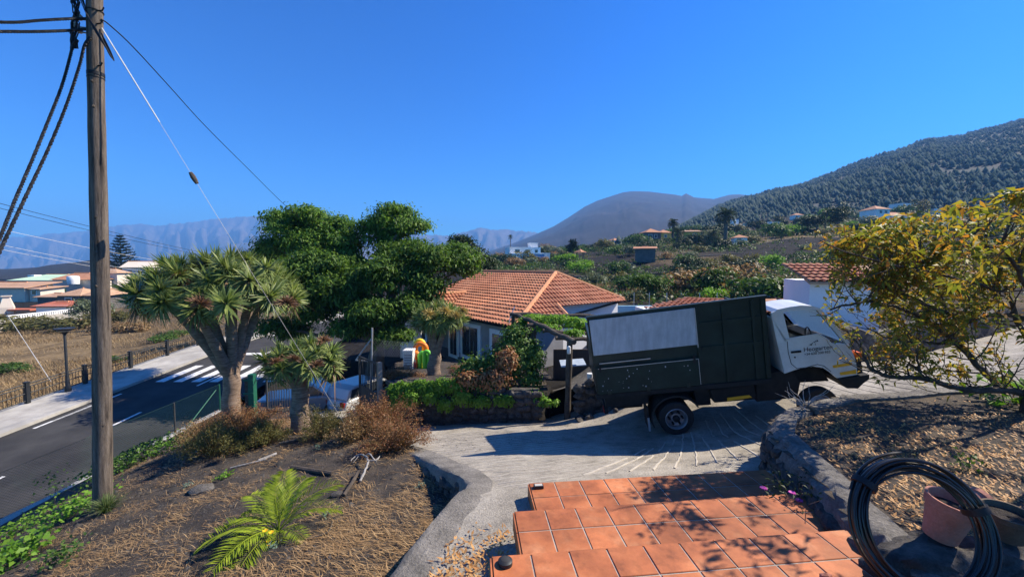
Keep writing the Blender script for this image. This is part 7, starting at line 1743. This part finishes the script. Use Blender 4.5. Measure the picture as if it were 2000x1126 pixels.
# bleached root
rt = thing('bleached_root', 'pale weathered twisted root lying on the dark soil', 'root', tuple(P(712, 960, 6.7)))
def gz(px, py, Y, h=0.0): q = P(px, py, Y); q.z = float(zgard(q.x, q.y)) + h; return q
for pts_, r in (([(706, 968, 6.5, .03), (716, 945, 6.8, .10), (722, 930, 7.0, .16), (735, 935, 7.0, .14), (742, 918, 7.2, .16)], .035), ([(722, 930, 7.0, .15), (712, 915, 7.2, .16), (700, 912, 7.3, .12), (688, 920, 7.2, .08)], .028), ([(735, 934, 7.0, .14), (722, 918, 7.1, .2), (712, 916, 7.2, .16)], .022), ([(700, 912, 7.3, .12), (690, 922, 7.2, .05)], .015)):
    pp = smooth_path([gz(*p) + Vector((random.uniform(-.03, .03), random.uniform(-.03, .03), random.uniform(-.02, .03))) for p in pts_], 5); n_ = len(pp)
    pp = [p + Vector((random.uniform(-1, 1), random.uniform(-1, 1), random.uniform(-1, 1))) * .008 for p in pp]
    MB().tube(pp, [r * .72 * (.85 - .5 * i / n_ + random.uniform(-.12, .2)) for i in range(n_)], 7).obj('limb', 'grey_wood', rt, True)
for i, (lab, pts_, r, m) in enumerate((('charred black log lying left of the bleached root', [(650, 945, 6.9, .03), (570, 925, 7.3, .04)], .04, 'branch_dark'), ('dark fallen branch in front of the bleached root', [(672, 1000, 6.1, .03), (690, 965, 6.5, .05), (700, 945, 6.8, .06)], .03, 'branch_dark'), ('dry curved stick right of the palm', [(600, 1082, 5.0, .02), (640, 1075, 5.1, .03), (650, 1040, 5.4, .02)], .012, 'old_wood'), ('pale piece of bark near the olive bush', [(505, 905, 8.0, .02), (540, 888, 8.3, .02)], .03, 'grey_wood'), ('dry stick above the green seedling', [(450, 920, 7.8, .02), (520, 905, 8.0, .03)], .015, 'grey_wood'), ('dark fallen frond base below the small dragon tree', [(545, 872, 8.9, .05), (625, 850, 9.2, .06)], .03, 'old_wood'))):
    tag(MB().tube(smooth_path([gz(*p) for p in pts_], 4), r, 7).obj('fallen_branch', m, None, True), lab, 'branch')
rnd = random.Random(14)
for i, (lab, px, py, Y, r) in enumerate((('flat grey stone half buried in the left of the bed', 395, 970, 7.0, .17), ('black lava stone below the bleached root', 660, 985, 6.2, .09), ('pale stone in front of the large dragon tree', 458, 855, 9.4, .11), ('round stone on the cement edge of the drive', 905, 1000, 4.75, .1))):
    q = gz(px, py, Y, .01); 
    if i == 3: q = P(px, py, 4.6)
    t = tag(MB().blob(q, r, 2, .3, i, (1.3, .9, .5)).obj('stone', 'rubble' if i != 1 else 'lava_stone', None, True), lab, 'stone')

# ------------------------------------------------------------------ litter on the ground (beyond counting)
def scatter(name, label, cat, n, fz, poly, dens, Lr, Wr, m, seed, xr, yr, lift=.004, curl=0.0, dirn=None):
    rng = np.random.default_rng(seed); X = rng.uniform(*xr, n * 4); Y = rng.uniform(yr[0] ** .5, yr[1] ** .5, n * 4) ** 2; ok = inpoly(X, Y, poly); X, Y = X[ok], Y[ok]; ok = dens(X, Y) > rng.random(len(X)); X, Y = X[ok][:n], Y[ok][:n]; n = len(X)
    Z = fz(X, Y) + lift + rng.random(n) * .012; a = rng.random(n) * math.pi if dirn is None else dirn + rng.normal(size=n) * .55; e = .05
    nx = -(fz(X + e, Y) - fz(X - e, Y)) / (2 * e); ny = -(fz(X, Y + e) - fz(X, Y - e)) / (2 * e); nr = np.stack([nx, ny, np.ones(n)], -1) + rng.normal(size=(n, 3)) * .12
    L = rng.uniform(*Lr, n); V, F_ = leaves_np(np.stack([X, Y, Z], -1), nr, L, 1.0, curl, np.stack([np.cos(a), np.sin(a), np.zeros(n)], -1), rng)
    # narrow the diamonds to the wanted width
    V = V.reshape(n, 4, 3); c = (V[:, 1] + V[:, 3]) / 2; wv = (rng.uniform(*Wr, n) / L)[:, None]; V[:, 1] = c + (V[:, 1] - c) * wv; V[:, 3] = c + (V[:, 3] - c) * wv
    return tag(link(name, mesh_np(name, V.reshape(-1, 3), F_, m)), label, cat, kind='stuff')
def d_straw(X, Y):
    p = .6 * fbm(X * .55, Y * .55, 4, 51) + .6 * fbm(X * 2.1, Y * 2.1, 3, 53); near = np.clip(1 - np.abs(X + 2.2) / 2.4, 0, 1) * np.clip((7.2 - Y) / 2, 0, 1)
    return np.clip(.2 + p * 1.5 + near * .6, .02, 1)
scatter('straw', 'dry straw and needles lying over the garden bed', 'straw', 42000, lambda a, b_: zgard(a, b_), GARD_POLY, d_straw, (.05, .26), (.003, .009), 'straw', 5, (-10.5, -.5), (2.6, 12), .006, -.02, 2.75)
scatter('bark_flakes', 'curled dry leaf flakes under the dragon trees', 'litter', 900, lambda a, b_: zgard(a, b_), GARD_POLY, lambda X, Y: np.exp(-(((X + 6.4) / 1.6) ** 2 + ((Y - 10) / 1.1) ** 2)), (.08, .25), (.02, .05), 'leaf_dragon_dry', 6, (-10, -3), (7, 12), .02, -.2)
def gravel(n, seed, poly, fz, xr, yr, rr, name, label, m='gravel'):
    rng = np.random.default_rng(seed); X = rng.uniform(*xr, n * 3); Y = rng.uniform(yr[0] ** .5, yr[1] ** .5, n * 3) ** 2; ok = inpoly(X, Y, poly); X, Y = X[ok][:n], Y[ok][:n]; n = len(X); Z = fz(X, Y)
    r = rng.uniform(*rr, n) * (1 + 1.5 * (rng.random(n) < .06)); O = np.array([[1, 0, 0], [0, 1, 0], [-1, 0, 0], [0, -1, 0], [0, 0, .8], [0, 0, -.5]]); V = O[None] * r[:, None, None] * rng.uniform(.6, 1.3, (n, 6, 1)) + np.stack([X, Y, Z], -1)[:, None]
    T_ = np.array([[0, 1, 4], [1, 2, 4], [2, 3, 4], [3, 0, 4]]); F_ = (T_[None] + (np.arange(n) * 6)[:, None, None]).reshape(-1, 3); return tag(link(name, mesh_np(name, V.reshape(-1, 3), F_, m)), label, 'gravel', kind='stuff')
gravel(26000, 7, GARD_POLY, lambda a, b_: zgard(a, b_), (-10.5, -.5), (2.4, 11), (.006, .017), 'cinder_gravel', 'black volcanic cinder covering the garden bed')
def d_lit(X, Y): return np.clip(.42 + .8 * fbm(X * 1.1, Y * 1.1, 4, 61) - .5 * np.exp(-((Y - 6.4) / .5) ** 2), .02, 1)
PI_ = [(3.05, 1.5), (3.2, 3.0), (3.5, 3.9), (3.65, 4.7), (3.8, 5.15), (4.2, 5.55), (4.9, 5.95), (5.8, 6.25), (7.4, 6.5), (9.4, 6.75), (12, 7.0), (12, 1.5)]
scatter('leaf_litter', 'curled tan fallen leaves over the planter soil', 'litter', 15000, zplant, PI_, d_lit, (.025, .065), (.011, .024), 'litter', 8, (3, 10), (1.6, 7), .008, -.35)
scatter('path_leaves', 'dry leaves gathered on the cement beside the steps', 'litter', 420, lambda a, b_: zdrv(a, b_) + .012, [(-.85, 3.2), (.0, 3.2), (.1, 3.9), (-.3, 4.3), (-.6, 4.0)], lambda X, Y: np.clip(1.1 - (Y - 3.2) * 1.3, .05, 1), (.03, .08), (.014, .03), 'litter', 9, (-.9, .2), (3, 4.4), .01, -.3)
scatter('drive_chippings', 'loose dark chippings on the drive behind the truck', 'gravel', 500, lambda a, b_: zdrv(a, b_), [(-1, 7), (2, 8.5), (3, 10), (1, 10.3), (-2, 8.6)], lambda X, Y: np.ones_like(X), (.015, .04), (.012, .03), 'gravel', 10, (-2, 3), (6.8, 10.4), .008)
gravel(700, 27, GARD_POLY, lambda a, b_: zgard(a, b_), (-10.5, -.5), (2.4, 11), (.018, .045), 'loose_stones', 'scattered small stones on the garden bed')
gravel(5000, 17, PI_, zplant, (3, 10), (1.6, 7), (.006, .018), 'planter_grit', 'dark grit over the planter soil')
# dry field beyond the railing
def dry_grass(n, seed):
    rng = np.random.default_rng(seed); Y = rng.uniform(14, 56, n); X = RAIL_X - .5 + road_x(Y) - rng.random(n) * (Y * .9 + 4); dn = fbm(X * .16, Y * .16, 4, 71) + .30 > rng.random(n) * .6; X, Y = X[dn], Y[dn]; n = len(X); Z = land(X, Y); L = rng.uniform(.08, .34, n) * (1 + .9 * np.clip(fbm(X * .35, Y * .35, 3, 72), -.6, 1)); a = rng.random(n) * 6.283; d = np.stack([np.cos(a) * .9, np.sin(a) * .9, np.ones(n)], -1); sd = np.stack([np.sin(a), -np.cos(a), np.zeros(n)], -1)
    p = np.stack([X, Y, Z - .03], -1); w0 = (.008 + .012 * rng.random(n))[:, None]; t = p + d * L[:, None]; V = np.stack([p - sd * w0, p + sd * w0, t + sd * w0 * .3, t - sd * w0 * .3], 1).reshape(-1, 3)
    tag(link('dry_grass', mesh_np('dry_grass', V, np.arange(n * 4).reshape(n, 4), 'dry_field')), 'dry brown grass filling the field beyond the railing', 'grass', kind='stuff')
dry_grass(90000, 2)
def hill_grass(n, seed):
    rng = np.random.default_rng(seed); Y = rng.uniform(30, 75, n); px = rng.uniform(950, 2050, n); X = (px - 1000) / FPX * Y; dn = dryness(X, Y) + .5 * fbm(X * .1, Y * .1, 3, 8) > .35 + .5 * rng.random(n); X, Y = X[dn], Y[dn]; n = len(X); Z = land(X, Y); L = rng.uniform(.3, .9, n); a = rng.random(n) * 6.283; d = np.stack([np.cos(a) * .5, np.sin(a) * .5, np.ones(n)], -1); sd = np.stack([np.sin(a), -np.cos(a), np.zeros(n)], -1)
    p = np.stack([X, Y, Z - .05], -1); w0 = (.03 + .03 * rng.random(n))[:, None]; t = p + d * L[:, None]; V = np.stack([p - sd * w0, p + sd * w0, t + sd * w0 * .3, t - sd * w0 * .3], 1).reshape(-1, 3)
    tag(link('hill_grass', mesh_np('hill_grass', V, np.arange(n * 4).reshape(n, 4), 'dry_field')), 'dry pale grass between the shrubs behind the house', 'grass', kind='stuff')
hill_grass(42000, 3)

# ------------------------------------------------------------------ the yellowing tree on the right
alm = thing('almond_tree', 'spreading fruit tree with yellowing leaves and bare dark limbs on the right', 'tree', (7.7, 5.75, float(zplant(7.7, 5.75))))
LIMBS = [([(2030, 790, 5.8), (1990, 765, 5.85), (1930, 762, 5.9), (1870, 756, 6.0), (1800, 738, 6.1), (1740, 736, 6.2), (1702, 720, 6.2), (1685, 690, 6.2)], .075, .022),
         ([(1960, 765, 5.9), (1920, 722, 6.0), (1870, 672, 6.1), (1820, 632, 6.0), (1760, 602, 5.8), (1690, 590, 5.6), (1620, 603, 5.5)], .06, .014),
         ([(2060, 630, 5.7), (1950, 614, 6.0), (1880, 622, 5.9), (1800, 590, 5.7), (1720, 556, 5.5), (1650, 540, 5.35)], .05, .012),
         ([(2045, 720, 5.8), (1995, 640, 5.9), (1965, 560, 6), (1925, 480, 6.1), (1890, 425, 6.2)], .05, .012),
         ([(1965, 570, 6), (1870, 545, 5.6), (1770, 522, 5.2), (1680, 500, 4.9), (1600, 470, 4.75)], .035, .007),
         ([(2050, 660, 5.6), (1995, 545, 5.3), (1960, 470, 5.2), (1995, 385, 5.2)], .04, .010),
         ([(1870, 672, 6.1), (1800, 668, 6.0), (1740, 660, 5.9), (1690, 640, 5.9)], .03, .010),
         ([(1925, 500, 6.1), (1840, 470, 5.8), (1760, 480, 5.5), (1700, 470, 5.3)], .03, .008),
         ([(1800, 738, 6.1), (1790, 690, 6.0), (1770, 650, 5.9)], .025, .008),
         ([(2250, 560, 5.0), (2260, 480, 4.4), (2230, 430, 3.9), (2150, 400, 3.5), (2060, 400, 3.2)], .05, .015),  # this limb and the next: out of view, added to shade the hose coil
         ([(2260, 480, 4.4), (2330, 500, 3.8), (2380, 520, 3.2), (2400, 520, 2.7)], .04, .012)]
tb = Vector((7.7, 5.75, float(zplant(7.7, 5.75))))
MB().tube([tb - Vector((0, 0, .2)), tb + Vector((-.02, 0, .3)), P(2030, 790, 5.8), P(2045, 720, 5.8), P(2060, 630, 5.7)], [.17, .14, .12, .1, .06], 10).obj('trunk', 'branch_dark', alm, True)
rnd = random.Random(33); TW_ = []
for pts_, r0, r1 in LIMBS:
    sp_ = smooth_path([P(*q) for q in pts_], 5); n = len(sp_) - 1; sp_ = [p + Vector((rnd.uniform(-1, 1), rnd.uniform(-1, 1), rnd.uniform(-1, 1))) * .015 for p in sp_]
    MB().tube(sp_, [(r0 + (r1 - r0) * i / n) * .8 for i in range(n + 1)], 8).obj('limb', 'branch_dark', alm, True)
    for i in range(2, n + 1): TW_.append((sp_[i], (sp_[i] - sp_[i - 1]).normalized(), r0 + (r1 - r0) * i / n))
lp_, ld_ = [], []
tw = MB(); ntw = 0; tries = 0
def twig(p, d, L, r, depth):
    global ntw
    q = [p]; dd = d.copy()
    for i in range(5):
        dd = (dd + Vector((rnd.uniform(-.35, .35), rnd.uniform(-.35, .35), rnd.uniform(-.2, .38)))).normalized(); q.append(q[-1] + dd * L / 5)
    px, py = proj(q[-1])
    if py < 372 + max(0, (1990 - px)) * .2 or px < 1570 or (py > 560 and px < 1690 - (py - 560) * -.1 and rnd.random() < .55) or (py > 770): return
    sh_ = (q[-1].z + 2.1) / sdir.z; lx, ly = q[-1].x - sdir.x * sh_, q[-1].y - sdir.y * sh_
    if 3.7 < lx < 7.2 and 3.3 < ly < 5.9 and rnd.random() < .33: return      # pruned so that sun reaches the bed
    tw.tube(q, [r * (1 - .13 * i) for i in range(6)], 4, cap=False); ntw += 1
    dense = .55 if px < 1700 else 1.0
    if py > 660: dense *= .45
    for i in range(1, 6):
        for k in range(3 if depth else 1):
            if rnd.random() < dense * .92: lp_.append(q[i] + Vector((rnd.uniform(-.03, .03), rnd.uniform(-.03, .03), rnd.uniform(-.03, .03)))); ld_.append(dd + Vector((rnd.uniform(-1, 1), rnd.uniform(-1, 1), rnd.uniform(-1.0, .5))))
    if depth < 2:
        for i in range(1, 6):
            if rnd.random() < (.6 if depth == 0 else .35): twig(q[i], (dd + Vector((rnd.uniform(-.9, .9), rnd.uniform(-.9, .9), rnd.uniform(-.5, .8)))).normalized(), L * .62, r * .55, depth + 1)
for p, d, r in TW_:
    for k in range(2):
        if rnd.random() < .66: twig(p, (d * .5 + Vector((rnd.uniform(-1, .7), rnd.uniform(-.8, .8), rnd.uniform(-.35, 1.2)))).normalized(), rnd.uniform(.35, .85), min(r * .5, .012), 0)
tag(tw.obj('twigs', 'branch_dark', alm), kind='stuff')
lp_ = np.array([tuple(v) for v in lp_]); ld_ = np.array([tuple(v) for v in ld_]); n = len(lp_); rg = np.random.default_rng(9)
print('almond twigs', ntw, 'leaves', n)
V, F_ = leaves_np(lp_, rg.normal(size=(n, 3)) + np.array([0, 0, .5]), .098 * rg.uniform(.6, 1.35, n), .36, .2, ld_, rg, .25); link('crown', mesh_np('crown', V - np.array(tuple(tb)), F_, 'leaf_almond'), alm)
# dead twigs on the planter corner
dt = thing('dead_stump', 'small dead stump with bleached twigs on the planter corner', 'stump', tuple(P(1590, 825, 5.9)))
c = P(1590, 825, 5.85); c.z = float(zplant(c.x, c.y)) + .02; rnd = random.Random(6)
MB().tube([c + Vector((.05, 0, -.05)), c + Vector((0, 0, .06)), c + Vector((-.08, 0, .1)), c + Vector((-.2, 0, .13))], [.05, .045, .035, .02], 8).obj('stump', 'bark', dt, True)
for k in range(16):
    q = [c + Vector((-.12, 0, .1))]; d = Vector((rnd.uniform(-1, .3), rnd.uniform(-.4, .4), rnd.uniform(-.1, .6))).normalized()
    for i in range(4): d = (d + Vector((rnd.uniform(-.4, .4), rnd.uniform(-.3, .3), rnd.uniform(-.3, .3)))).normalized(); q.append(q[-1] + d * rnd.uniform(.06, .14))
    MB().tube(q, [.008, .007, .005, .004, .002], 5).obj('twig', 'grey_wood', dt)
# flowering plant by the steps, big-leaved plant at the right edge
def leafclump(name, label, c, n, R_, H_, ls, m, seed, asp=.55, cat='plant'):
    rng = np.random.default_rng(seed); t = thing(name, label, cat, tuple(c)); p = np.stack([rng.normal(size=n) * R_ * .5, rng.normal(size=n) * R_ * .5, rng.random(n) * H_], -1); V, F_ = leaves_np(p, rng.normal(size=(n, 3)) * .6 + np.array([0, 0, .8]), ls * rng.uniform(.6, 1.3, n), asp, .15, None, rng, .1); link('foliage', mesh_np('foliage', V, F_, m), t)
    b = MB()
    for k in range(8): i = int(rng.integers(0, n)); b.tube([(0, 0, -.03), tuple(p[i] * np.array([.6, .6, .6])), tuple(p[i])], .004, 4)
    tag(b.obj('stems', 'bark', t, world=False), kind='stuff'); return t
q = P(1565, 985, 4.2); t = leafclump('pink_flower_plant', 'low plant with magenta flowers at the foot of the planter wall', (3.02, 4.1, -2.56), 240, .3, .35, .05, 'leaf_dark', 5, .4)
for i, (px, py) in enumerate(((1547, 962), (1561, 977), (1491, 953))):
    q = P(px, py, 3.98); rel_ = q - root_loc(t); V = []; F_ = []
    for k in range(14): a = k * .449; V += [tuple(rel_), tuple(rel_ + Vector((.03 * math.cos(a - .2), .03 * math.sin(a - .2), .012))), tuple(rel_ + Vector((.04 * math.cos(a), .04 * math.sin(a), .0))), tuple(rel_ + Vector((.03 * math.cos(a + .2), .03 * math.sin(a + .2), .012)))]; F_.append((4 * k, 4 * k + 1, 4 * k + 2, 4 * k + 3))
    link('flower', mesh_np('flower', V, F_, 'pink_flower'), t)
q = P(1985, 800, 6.1); leafclump('broad_leaf_plant', 'bright green broad leaved plant at the right edge of the planter', (q.x, 6.1, float(zplant(q.x, 6.1))), 110, .5, .45, .16, 'leaf_bright', 6, .6)
q = P(1890, 905, 4.2); leafclump('seedling', 'thin green seedling growing behind the hose coil', (q.x, 4.2, float(zplant(q.x, 4.2))), 60, .16, .2, .05, 'leaf_mid', 7)
q = P(1785, 890, 4.3); leafclump('seedling', 'small sprig on the litter just behind the planter wall', (q.x, 4.3, float(zplant(q.x, 4.3))), 50, .25, .1, .045, 'leaf_olive', 8)
# coil of black hose leaning on the planter wall
hc = P(1797, 1028, 2.45); hcoil = thing('hose_coil', 'big coil of black irrigation hose leaning on the planter wall', 'hose', (hc.x, hc.y, hc.z - .45)); rnd = random.Random(3)
nrm_ = Vector((-.12, -1, .38)).normalized(); e1 = Vector((1, 0, 0)) - nrm_ * nrm_.x; e1.normalize(); e2 = nrm_.cross(e1); e2 = e2 if e2.z > 0 else -e2
RO = 126 * 2.45 / FPX
for k in range(15):
    R_ = RO - rnd.uniform(0, .07); off = rnd.uniform(-.04, .04); q = []; ph = rnd.random() * 6; ex = rnd.uniform(-.012, .012); ey = rnd.uniform(-.012, .012)
    for i in range(49):
        a = 2 * math.pi * i / 48; rr_ = R_ + .008 * math.sin(2 * a + ph); q.append(hc + e1 * (rr_ * math.cos(a) + ex) + e2 * (rr_ * 1.0 * math.sin(a) + ey) + nrm_ * (off + .008 * math.sin(a + ph)))
    MB().tube(q, .0088, 7, cap=False).obj('turn', 'hose', hcoil, True)
q = [hc + e1 * (RO * math.cos(a) * (1 + .12 * (i / 10))) + e2 * (RO * math.sin(a) * (1 + .1 * (i / 10))) - nrm_ * .03 for i, a in enumerate([2.6 - i * .11 for i in range(11)])]; MB().tube(q, .010, 7).obj('loose_end', 'hose', hcoil, True)
for a in (.3, 2.4, 4.4):
    p = hc + e1 * ((RO - .035) * math.cos(a)) + e2 * ((RO - .035) * math.sin(a)); tdir = -e1 * math.sin(a) + e2 * math.cos(a); MB().tube([p - tdir * .02, p + tdir * .02], .07, 10).obj('tie', 'black_cable', hcoil, True)
# pots
def pot(label, c, R_, H_, m, tilt=(0, 0, 0), name='plant_pot'):
    t = thing(name, label, 'pot', tuple(c)); t.rotation_euler = tilt; MB().lathe([(R_ * .05, 0), (R_ * .68, 0), (R_ * .94, H_ * .78), (R_ * 1.03, H_ * .8), (R_ * 1.05, H_), (R_ * .95, H_), (R_ * .86, H_ * .78), (R_ * .62, H_ * .08), (R_ * .05, H_ * .08)], n=32, cap=False).obj('body', m, t, True, world=False); MB().lathe([(.01, H_ * .8), (R_ * .85, H_ * .79)], n=24, cap=False).obj('soil', 'soil', t, world=False)
c = P(1836, 1040, 2.75); pot('pinkish terracotta pot seen through the hose coil', (c.x, c.y, P(1836, 1046, 2.75).z), .135, .30, 'pot', (.15, .1, 0))
c = P(1962, 1040, 2.75); pot('brown pot standing right of the hose coil', (c.x, c.y, P(1962, 1046, 2.75).z), .14, .19, 'pot_brown', (.1, 0, 0))
c = P(1880, 985, 2.95); pot('small terracotta pot lying behind the hose coil', (c.x, c.y, P(1885, 990, 2.95).z), .10, .17, 'pot', (0, 1.35, .1))
# ledge the pots stand on
b = MB(); b.blob(P(1880, 1105, 2.72), .36, 4, .42, 4, (1.6, .7, .55)); tag(b.obj('lava_boulder', 'lava_stone', None, True), 'rough lava boulder under the pots behind the hose coil', 'boulder')
